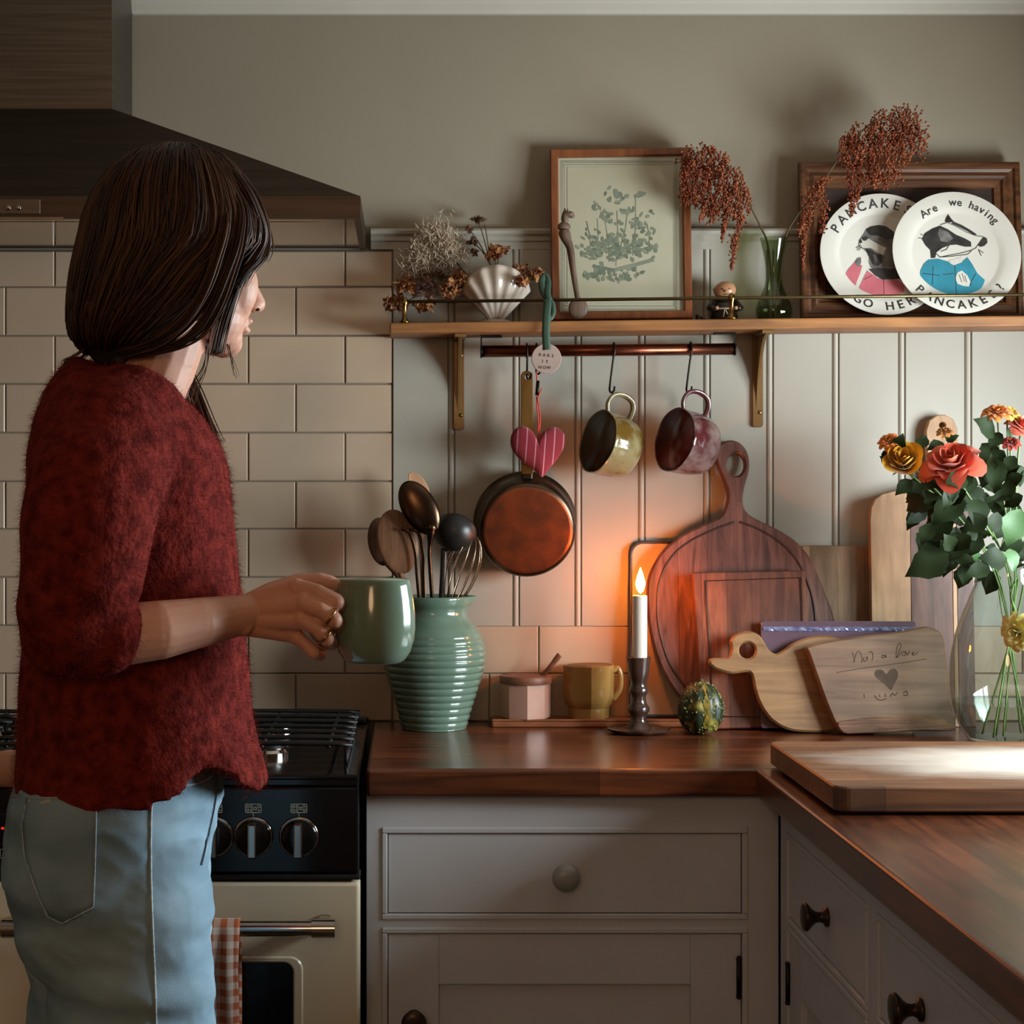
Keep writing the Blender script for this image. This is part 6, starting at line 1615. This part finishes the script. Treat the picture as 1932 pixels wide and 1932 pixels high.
# small painted details of the face
m = MB(); he(m, (.0822, 0, -.0680), (.0108, .017, .0046)); he(m, (.0808, 0, -.0788), (.0102, .015, .0050)); obj('lips', m, M_lip, person)
m = MB(); m.ell(H(.0945, -.0155, -.0530), (.0034, .0026, .0024), 8, 6)
m.tube([H(.079, -.030, .004), H(.0905, -.034, .006)], [.0012, .0003], 5); m.tube([H(.081, -.022, .004), H(.0935, -.021, .007)], [.0012, .0003], 5)
obj('face_marks', m, mat('dark_detail', '#2c100c', .6, col2='#34140f', nscale=20), person, kind='stuff')
for s in (-1, 1):
    ey = obj('eye', MB().ell(H(.0722, s*.031, .001), .0112, 14, 10), mat('eye_white', '#cfc4ba', .15, col2='#c6bbb0', nscale=9), person)

# --- sweater -------------------------------------------------------
N_ = 64
rg_ = [((140, 672), (342, 748), .070), ((116, 688), (363, 764), .108), ((94, 722), (386, 792), .150), ((74, 785), (409, 832), .170), ((62, 860), (428, 882), .168), ((60, 950), (438, 950), .158), ((60, 1050), (444, 1050), .150), ((55, 1150), (457, 1150), .152),
       ((49, 1250), (468, 1250), .168), ((43, 1340), (475, 1340), .172), ((39, 1420), (484, 1420), .176), ((36, 1491), (500, 1486), .179)]
rings = []
for k, (l, r, b_) in enumerate(rg_):
    row = []
    for i in range(N_):
        a = 2*pi*i/N_; c_ = math.cos(a); s = math.sin(a)
        e = .86 if k > 2 else 1.0
        cc = math.copysign(abs(c_)**e, c_); sn = math.copysign(abs(s)**e, s)
        px = (l[0]+r[0])/2 + (r[0]-l[0])/2*cc; py = l[1] + (r[1]-l[1])*(cc+1)/2
        deg = math.degrees(a) if a < pi else math.degrees(a) - 360
        rise = 0
        if -84 < deg < -30: 
            t = (deg + 84) / 44
            rise = (t**1.3 if t <= 1 else max(0, 1 - (t-1)*2.6)) * 108
        hem = 1490 - rise
        py = min(py, hem - (11 - k)*4) if rise else py
        p = P(px, py, Y0); p.y = Y0 + b_*sn
        row.append(p)
    rings.append(row)
sw = MB().loft(list(reversed(rings)))
chain(sw, [(P(235, 815, -1.58), .080), (P(203, 850, -1.655), .079), (P(180, 920, -1.70), .0780), (P(168, 1000, -1.715), .0760), (P(156, 1080, -1.72), .0700), (P(138, 1150, -1.72), .0620), (P(118, 1196, -1.72), .0480)])
chain(sw, [(P(138, 1150, -1.72), .060), (P(155, 1185, -1.72), .0520), (P(205, 1190, -1.716), .0440)])
chain(sw, [(P(114, 1200, -1.72), .0450), (P(160, 1203, -1.72), .0430), (P(196, 1200, -1.716), .0430)])
chain(sw, [(P(235, 815, -1.46), .080), (P(200, 860, -1.39), .080), (P(160, 1000, -1.32), .074), (P(135, 1150, -1.20), .062), (P(125, 1190, -1.14), .05)])
swm = remesh(sw, .0052, 5, .5)
def knit_fold(p, n):
    q = noise.noise(Vector((p.x*9, p.y*9, p.z*5))) * .006 + noise.noise(Vector((p.x*26 + 5, p.y*26, p.z*16))) * .0028
    return q
displace(swm, knit_fold)
# fuzz: thousands of fine mohair fibres standing off the knit
rnd = random.Random(31); fz_ = MB(); polys = swm.polygons; npol = len(polys)
for k in range(60000):
    pl_ = polys[rnd.randrange(npol)]; c_ = pl_.center; n = pl_.normal
    if n.y > .45: continue
    d_ = (n*.55 + Vector((rnd.gauss(0, .8), rnd.gauss(0, .8), rnd.gauss(-.35, .8)))).normalized() * rnd.uniform(.005, .015)
    s_ = d_.cross(Vector((0, 1, .2))).normalized() * .00018
    b0 = c_ - n*.001
    fz_.add([b0 - s_, b0 + s_, b0 + d_], [(0, 1, 2)])
so_ = raw('sweater', swm, None, M_knit, person, label='dark red mohair sweater with elbow-length sleeves')
obj('mohair_fuzz', fz_, M_fuzz, so_, kind='stuff')

# --- jeans -----------------------------------------------------------
jn = MB(); rings = []
for (l, r, b_, y_) in ((62, 420, .150, 1390), (46, 420, .165, 1450), (31, 414, .172, 1500), (24, 402, .176, 1560), (22, 389, .178, 1620), (28, 385, .176, 1680), (42, 391, .172, 1735), (58, 396, .165, 1780), (80, 392, .15, 1815)):
    row = []
    for i in range(N_):
        a = 2*pi*i/N_; c_ = math.cos(a); s = math.sin(a); e = .9
        px = (l+r)/2 + (r-l)/2*math.copysign(abs(c_)**e, c_); p = P(px, y_, Y0); p.y = Y0 + b_*math.copysign(abs(s)**e, s); row.append(p)
    rings.append(row)
jn.loft(list(reversed(rings)))
def leg(Yl, tab):
    rr_ = []
    for (z, cx, ax, ay, yo) in tab:
        rr_.append([Vector((cx + ax*math.cos(2*pi*i/40), Yl + yo + ay*math.sin(2*pi*i/40), z)) for i in range(40)])
    jn.loft(rr_)
Yn, Yf_ = Y0 - .085, Y0 + .085
xn = X_(253, Yn); xf_ = X_(196, Yf_)
leg(Yn, [(.035, xn, .095, .085, 0), (.20, xn + .004, .092, .080, 0), (.45, xn + .006, .088, .080, 0), (.60, xn + .004, .0885, .084, 0), (.72, xn + .002, .0905, .087, 0), (.80, xn - .004, .094, .090, 0), (.90, xn - .012, .100, .092, .004), (.96, xn - .014, .095, .085, .01)])
leg(Yf_, [(.035, xf_, .095, .085, 0), (.20, xf_ + .004, .092, .080, 0), (.45, xf_ + .006, .090, .080, 0), (.60, xf_ + .004, .092, .084, 0), (.72, xf_ + .002, .096, .087, 0), (.80, xf_ + .010, .100, .090, 0), (.90, xf_ + .014, .104, .090, 0), (.96, xf_ + .014, .095, .08, -.01)])
jm = remesh(jn, .0045, 5, .5)
def denim_fold(p, n):
    q = noise.noise(Vector((p.x*7 + p.z*4, p.y*7, p.z*24))) * .0050 - abs(noise.noise(Vector((p.x*8 + p.z*5, p.y*8, p.z*20)))) * .0080 - abs(noise.noise(Vector((p.x*20, p.y*20, p.z*40 + p.x*18)))) * .0030 + .004
    t = max(0, 1 - abs(p.z - .79)/.09)
    q += t * math.sin(p.z*120 + p.x*22) * .0022
    return q
displace(jm, denim_fold)
tree = bvh(jm)
def on_jeans(px, py, off=.0012):
    o_ = Vector((0, -D, CZ)); d_ = (P(px, py, Y0) - o_).normalized()
    h_, n, i_, dd = tree.ray_cast(o_, d_)
    return (h_ + n*off) if h_ is not None else None
def seam(name, pts, r, mm, parent, n=8, off=.0006):
    q = [on_jeans(p.x, p.y, off) for p in smoothpath([Vector((a, c_, 0)) for a, c_ in pts], n)]; q = [p for p in q if p is not None]
    return obj(name, MB().tube(q, r, 6), mm, parent)
jo = raw('jeans', jm, None, M_denim, person, label='light blue denim jeans')
seam('side_seam', [(286, 1480), (284, 1560), (284, 1640), (287, 1740), (291, 1830), (294, 1932), (294, 1985)], .0014, M_stitch, jo)
pk = []
for i in range(17):
    t = i / 16; row = []
    xl = np.interp(t, [0, .25, .55, .85, 1], [54, 45, 50, 72, 92]); xr = np.interp(t, [0, .6, .85, 1], [183, 180, 178, 176])
    for j in range(13):
        s = j / 12; x = xl + (xr - xl)*s
        y = 1506 + (200 + 26*(1 - abs(s - .35)/.65))*t if t > .8 else 1506 + 205*t
        y = 1506 + t * (205 + (30*(1 - min(1, abs(s - .32)/.68))) * (t**6))
        row.append(on_jeans(x, y, .0022))
    pk.append(list(reversed(row)))
def fillrow(pk):
    for row in pk:
        last = next((p for p in row if p is not None), None)
        for j in range(len(row)):
            if row[j] is None: row[j] = last
            last = row[j]
    return pk
pk = fillrow(pk)
if all(p is not None for row in pk for p in row):
    po = obj('back_pocket', MB().grid(pk), M_denim, jo); q = po.modifiers.new('t', 'SOLIDIFY'); q.thickness = .0022; q.offset = 0
    ed = [pk[0][j] for j in range(12, -1, -1)] + [pk[i][0] for i in range(1, 17)] + [pk[16][j] for j in range(1, 13)] + [pk[i][12] for i in range(15, 0, -1)]
    obj('pocket_stitching', MB().tube([p + Vector((0, -.0012, 0)) for p in ed], .0009, 6), M_stitch, po)
    rp_ = [on_jeans(78 + 22*math.cos(a), 1512 + 5*math.sin(a), .0034) for a in [2*pi*k/12 for k in range(12)]]
    if all(p is not None for p in rp_): obj('worn_patch', MB().add(rp_, [list(range(12))]), mat('bare_threads', '#b5b2a8', .9, col2='#a3a098', nscale=120), po)
seam('front_pocket_seam', [(312, 1478), (350, 1482), (390, 1470), (404, 1452)], .0016, M_stitch, jo)
seam('fly_seam', [(408, 1452), (406, 1500), (398, 1545), (388, 1590), (378, 1632)], .0010, M_seamd, jo, 8, .0014)
# belt and buckle at the front
bl_ = [P(425 + 2*math.sin(a*3), 1392 + 3*math.cos(a), Y0) for a in (0,)]
xb = X_(424, Y0); zb_ = Z_(1408, Y0)
bt = obj('belt', MB().loft([[Vector((xb - .004 - .10*(1-math.cos(a)), Y0 + .14*math.sin(a), zb_ - .017)) for a in [k*pi/24 - pi/2 for k in range(25)]], [Vector((xb - .004 - .10*(1-math.cos(a)), Y0 + .14*math.sin(a), zb_ + .017)) for a in [k*pi/24 - pi/2 for k in range(25)]]], cap=False, closed=False), M_belt, jo)
bt.modifiers.new('t', 'SOLIDIFY').thickness = .004
obj('buckle', MB().tube([Vector((xb + .004, Y0 + .002 + .018*math.sin(a), zb_ + .021*math.cos(a))) for a in [2*pi*k/20 for k in range(20)]], .0026, 8, True), M_brass, jo)
# shoes
M_shoe = mat('shoe_leather', '#2b211b', .5, col2='#352a22', nscale=20)
for x, Yl in ((xn, Yn), (xf_, Yf_)):
    m = MB(); chain(m, [(Vector((x - .05, Yl, .046)), .044), (Vector((x + .03, Yl, .042)), .041), (Vector((x + .11, Yl, .036)), .036), (Vector((x + .155, Yl, .030)), .029)]); m.v = [Vector((p.x, p.y, max(p.z, .0005))) for p in m.v]
    raw('shoe', remesh(m, .005, 3), None, M_shoe, person)
# rings on the fingers
def ring_at(a, b_, t, r):
    p = a.lerp(b_, t); ax = (b_ - a).normalized(); x = ax.orthogonal().normalized(); y = ax.cross(x)
    obj('finger_ring', MB().tube([p + (x*math.cos(q) + y*math.sin(q))*r for q in [2*pi*k/24 for k in range(24)]], .0015, 8, True), M_gold, person)
ring_at(P(*fing['m'][1][0]), P(*fing['m'][2][0]), .72, .0112); ring_at(P(*fing['r'][1][0]), P(*fing['r'][2][0]), .78, .0108)

# --- hair --------------------------------------------------------------
ht = [(275, 326, 346, .006), (283, 284, 389, .034), (300, 246, 425, .056), (330, 214, 453, .074), (370, 186, 478, .086), (420, 166, 499, .092), (465, 156, 503, .092), (490, 151, 488, .091), (520, 146, 456, .089), (560, 141, 425, .086), (600, 138, 385, .082), (630, 141, 350, .077), (655, 152, 312, .068), (672, 170, 285, .058), (700, 190, 262, .045)]
def hair_pt(y, a, out_=0.0):
    l, r, b_ = lerp_table(ht, y); hw_ = (r - l)/2 + out_*1561
    p = P((l+r)/2 + hw_*math.cos(a), y, Y0); p.y = Y0 - .013 + (b_ + out_)*math.sin(a); return p
hm = MB(); ys = [275, 279, 284, 291, 300, 312, 328, 348, 370, 395, 420, 445, 465, 480, 492, 506, 520, 540, 560, 580, 600, 616, 630, 643, 655, 665, 672, 685, 700]
hm.loft(list(reversed([[hair_pt(y, 2*pi*i/56, -.0025) for i in range(56)] for y in ys])))
hb = obj('hair', hm, M_hair_b, person, label='long straight dark brown hair tucked into the collar', fixn=True)
rnd = random.Random(77); hs = MB()
for k in range(1500):
    a0 = rnd.uniform(-pi*1.04, .04*pi) if rnd.random() < .8 else rnd.uniform(0, pi)
    o_ = rnd.uniform(-.0035, .0042); ys0 = rnd.uniform(277, 330) if rnd.random() < .8 else rnd.uniform(330, 480); ye = rnd.uniform(560, 674)
    dr = rnd.gauss(0, .10); ph = rnd.random()*6; pts = []; n = 15
    for j in range(n):
        t = j/(n-1); y = ys0 + (ye - ys0)*t
        a = a0 + dr*t - .22*t*t*(1 if -pi/2 < a0 < 0 else 0)
        pts.append(hair_pt(y, a, o_ + .0018*math.sin(t*5 + ph)))
    w = rnd.uniform(.0009, .0021)
    hs.tube(pts, [w*(.5 + .5*math.sin(pi*(.12 + .8*j/(n-1)))) for j in range(n)], 5)
def lock(pts, n, jit, w=.0014, taper=True):
    base = smoothpath([P(*p) for p in pts], 5)
    for _ in range(n):
        off = Vector((rnd.gauss(0, jit), rnd.gauss(0, jit*.8), rnd.gauss(0, jit*.4))); ph = rnd.random()*6; q = []
        for i, p in enumerate(base):
            t = i/(len(base)-1); q.append(p + off*(.45 + .75*t) + Vector((.0016*math.sin(ph + 5*t), .001*math.cos(ph + 4*t), 0)))
        ww = w*rnd.uniform(.6, 1.3)
        hs.tube(q, [ww*(1 - .75*(i/(len(base)-1))**2) for i in range(len(base))], 5)
yn = Y0 - .07
lock([(400, 290, Y0 - .03), (455, 345, Y0 - .055), (488, 410, Y0 - .045), (492, 455, Y0 - .04), (470, 495, Y0 - .05), (446, 530, Y0 - .058), (428, 575, yn), (413, 625, yn), (404, 668, yn)], 60, .0042)
lock([(420, 300, Y0 - .03), (472, 360, Y0 - .035), (494, 420, Y0 - .035), (498, 460, Y0 - .035), (486, 490, Y0 - .045), (462, 515, Y0 - .06), (446, 540, Y0 - .07)], 70, .0032)
lock([(430, 310, Y0 - .01), (480, 370, Y0 - .005), (500, 430, Y0), (502, 468, Y0), (492, 492, Y0 - .01)], 40, .0026)
lock([(390, 290, Y0 - .04), (450, 380, Y0 - .07), (452, 450, Y0 - .08), (430, 520, Y0 - .085), (405, 580, Y0 - .085), (372, 628, Y0 - .082), (325, 655, Y0 - .08), (255, 670, Y0 - .07)], 70, .0050)
lock([(380, 290, Y0 - .04), (425, 400, Y0 - .082), (405, 500, Y0 - .092), (375, 570, Y0 - .092), (335, 620, Y0 - .088), (285, 652, Y0 - .082), (225, 668, Y0 - .07)], 80, .0060)
lock([(340, 660, Y0 + .03), (352, 700, Y0 + .02), (372, 745, Y0 + .01), (392, 800, Y0 + .0), (402, 832, Y0 - .01)], 45, .0060)
lock([(395, 640, Y0 - .05), (390, 690, Y0 - .045), (372, 730, Y0 - .04), (362, 765, Y0 - .04)], 7, .0035, .0006)
lock([(430, 650, Y0 - .02), (440, 690, Y0 - .02), (446, 715, Y0 - .02)], 4, .002, .0005)
lock([(175, 650, Y0 - .05), (140, 672, Y0 - .05), (125, 680, Y0 - .05), (132, 692, Y0 - .06)], 8, .003, .0007)
lock([(170, 664, Y0 - .03), (125, 700, Y0 - .02), (88, 742, Y0 - .01), (76, 790, Y0 - .0), (70, 822, Y0)], 7, .0022, .0007)
obj('hair_strands', hs, M_hair, hb)

# ------------------------------------------------------------------ the mug in her hand
GY = -1.605; gs_ = 1 / S(GY); gcn = Vector((X_(706, GY), GY, Z_(1250, GY)))
M_gmug = mat('sage_glaze', '#667a69', 0.14, col2='#728674', nscale=6, coat=.5)
M_gmug_in = mat('sage_inside', '#7d8d78', 0.3, col2='#86967f', nscale=8)
gm_ = thing('mug', 'glossy sage green mug held in the woman\'s hand', 'mug', gcn)
mp_ = [(0, 2), (44, 2), (46, 0), (50, 1), (58, 6), (68, 20), (75, 42), (77.5, 66), (77, 92), (74, 120), (69.5, 146), (67.5, 156), (66, 157.5), (64.2, 156)]
obj('cup', MB().lathe([(r_*gs_, h_*gs_) for r_, h_ in mp_], 64, gcn), M_gmug, gm_, smooth_angle=1.0)
obj('cup_inside', MB().lathe([(r_*gs_, h_*gs_) for r_, h_ in [(64.6, 156.5), (67, 140), (73, 100), (73, 60), (62, 18), (0, 10)]], 48, gcn), M_gmug_in, gm_)
hy_ = GY - .002
obj('handle', MB().tube(smoothpath([P(640, 1126, hy_), P(620, 1120, hy_ - .012), P(596, 1130, hy_ - .018), P(584, 1165, hy_ - .020), P(596, 1200, hy_ - .018), P(618, 1216, hy_ - .010), P(640, 1212, hy_)], 5), .0052, 12, flat=1.3), M_gmug, gm_)

# ------------------------------------------------------------------ gingham tea towel over the oven handle
def gingham(name, pitch, c1, c2):
    m = bpy.data.materials.new(name); m.use_nodes = True; nt = m.node_tree; N = nt.nodes; L_ = nt.links; b_ = N['Principled BSDF']; b_.inputs['Roughness'].default_value = .9
    tc = N.new('ShaderNodeTexCoord'); sp = N.new('ShaderNodeSeparateXYZ'); L_.new(tc.outputs['Object'], sp.inputs[0]); o_ = []
    for k in (0, 2):
        dv = N.new('ShaderNodeMath'); dv.operation = 'DIVIDE'; dv.inputs[1].default_value = pitch; L_.new(sp.outputs[k], dv.inputs[0])
        fr_ = N.new('ShaderNodeMath'); fr_.operation = 'FRACT'; L_.new(dv.outputs[0], fr_.inputs[0])
        lt = N.new('ShaderNodeMath'); lt.operation = 'LESS_THAN'; lt.inputs[1].default_value = .5; L_.new(fr_.outputs[0], lt.inputs[0]); o_.append(lt.outputs[0])
    ad = N.new('ShaderNodeMath'); ad.operation = 'ADD'; L_.new(o_[0], ad.inputs[0]); L_.new(o_[1], ad.inputs[1])
    hv = N.new('ShaderNodeMath'); hv.operation = 'MULTIPLY'; hv.inputs[1].default_value = .5; L_.new(ad.outputs[0], hv.inputs[0])
    mx = N.new('ShaderNodeMix'); mx.data_type = 'RGBA'; mx.inputs[6].default_value = lin(c1); mx.inputs[7].default_value = lin(c2); L_.new(hv.outputs[0], mx.inputs[0]); L_.new(mx.outputs[2], b_.inputs['Base Color'])
    return m
M_ging = gingham('gingham_cloth', .0215, '#c3b6ab', '#a4532c')
rows_ = []; x0, x1 = X_(330, -.815), X_(452, -.815)
prof_ = [(-.775, hz - .36), (-.775, hz - .2), (-.776, hz - .05), (-.782, hz + .002), (-.790, hz + .0125), (-.800, hz + .0155), (-.812, hz + .011), (-.8165, hz), (-.818, hz - .06), (-.819, hz - .14), (-.819, hz - .24), (-.819, hz - .34)]
for j, (y, z) in enumerate(prof_):
    amp = .0 if 2 < j < 8 else .0045
    rows_.append([Vector((x0 + (x1-x0)*i/20 + (.003*math.sin(z*30) if j > 7 else 0), y + amp*math.sin(i*1.1 + z*9) - (amp if j > 6 else -amp*.0), z)) for i in range(21)])
tw = obj('tea_towel', MB().grid(rows_), M_ging, None, 'orange and white gingham tea towel hanging over the oven handle', 'towel')
tw.modifiers.new('t', 'SOLIDIFY').thickness = .0016
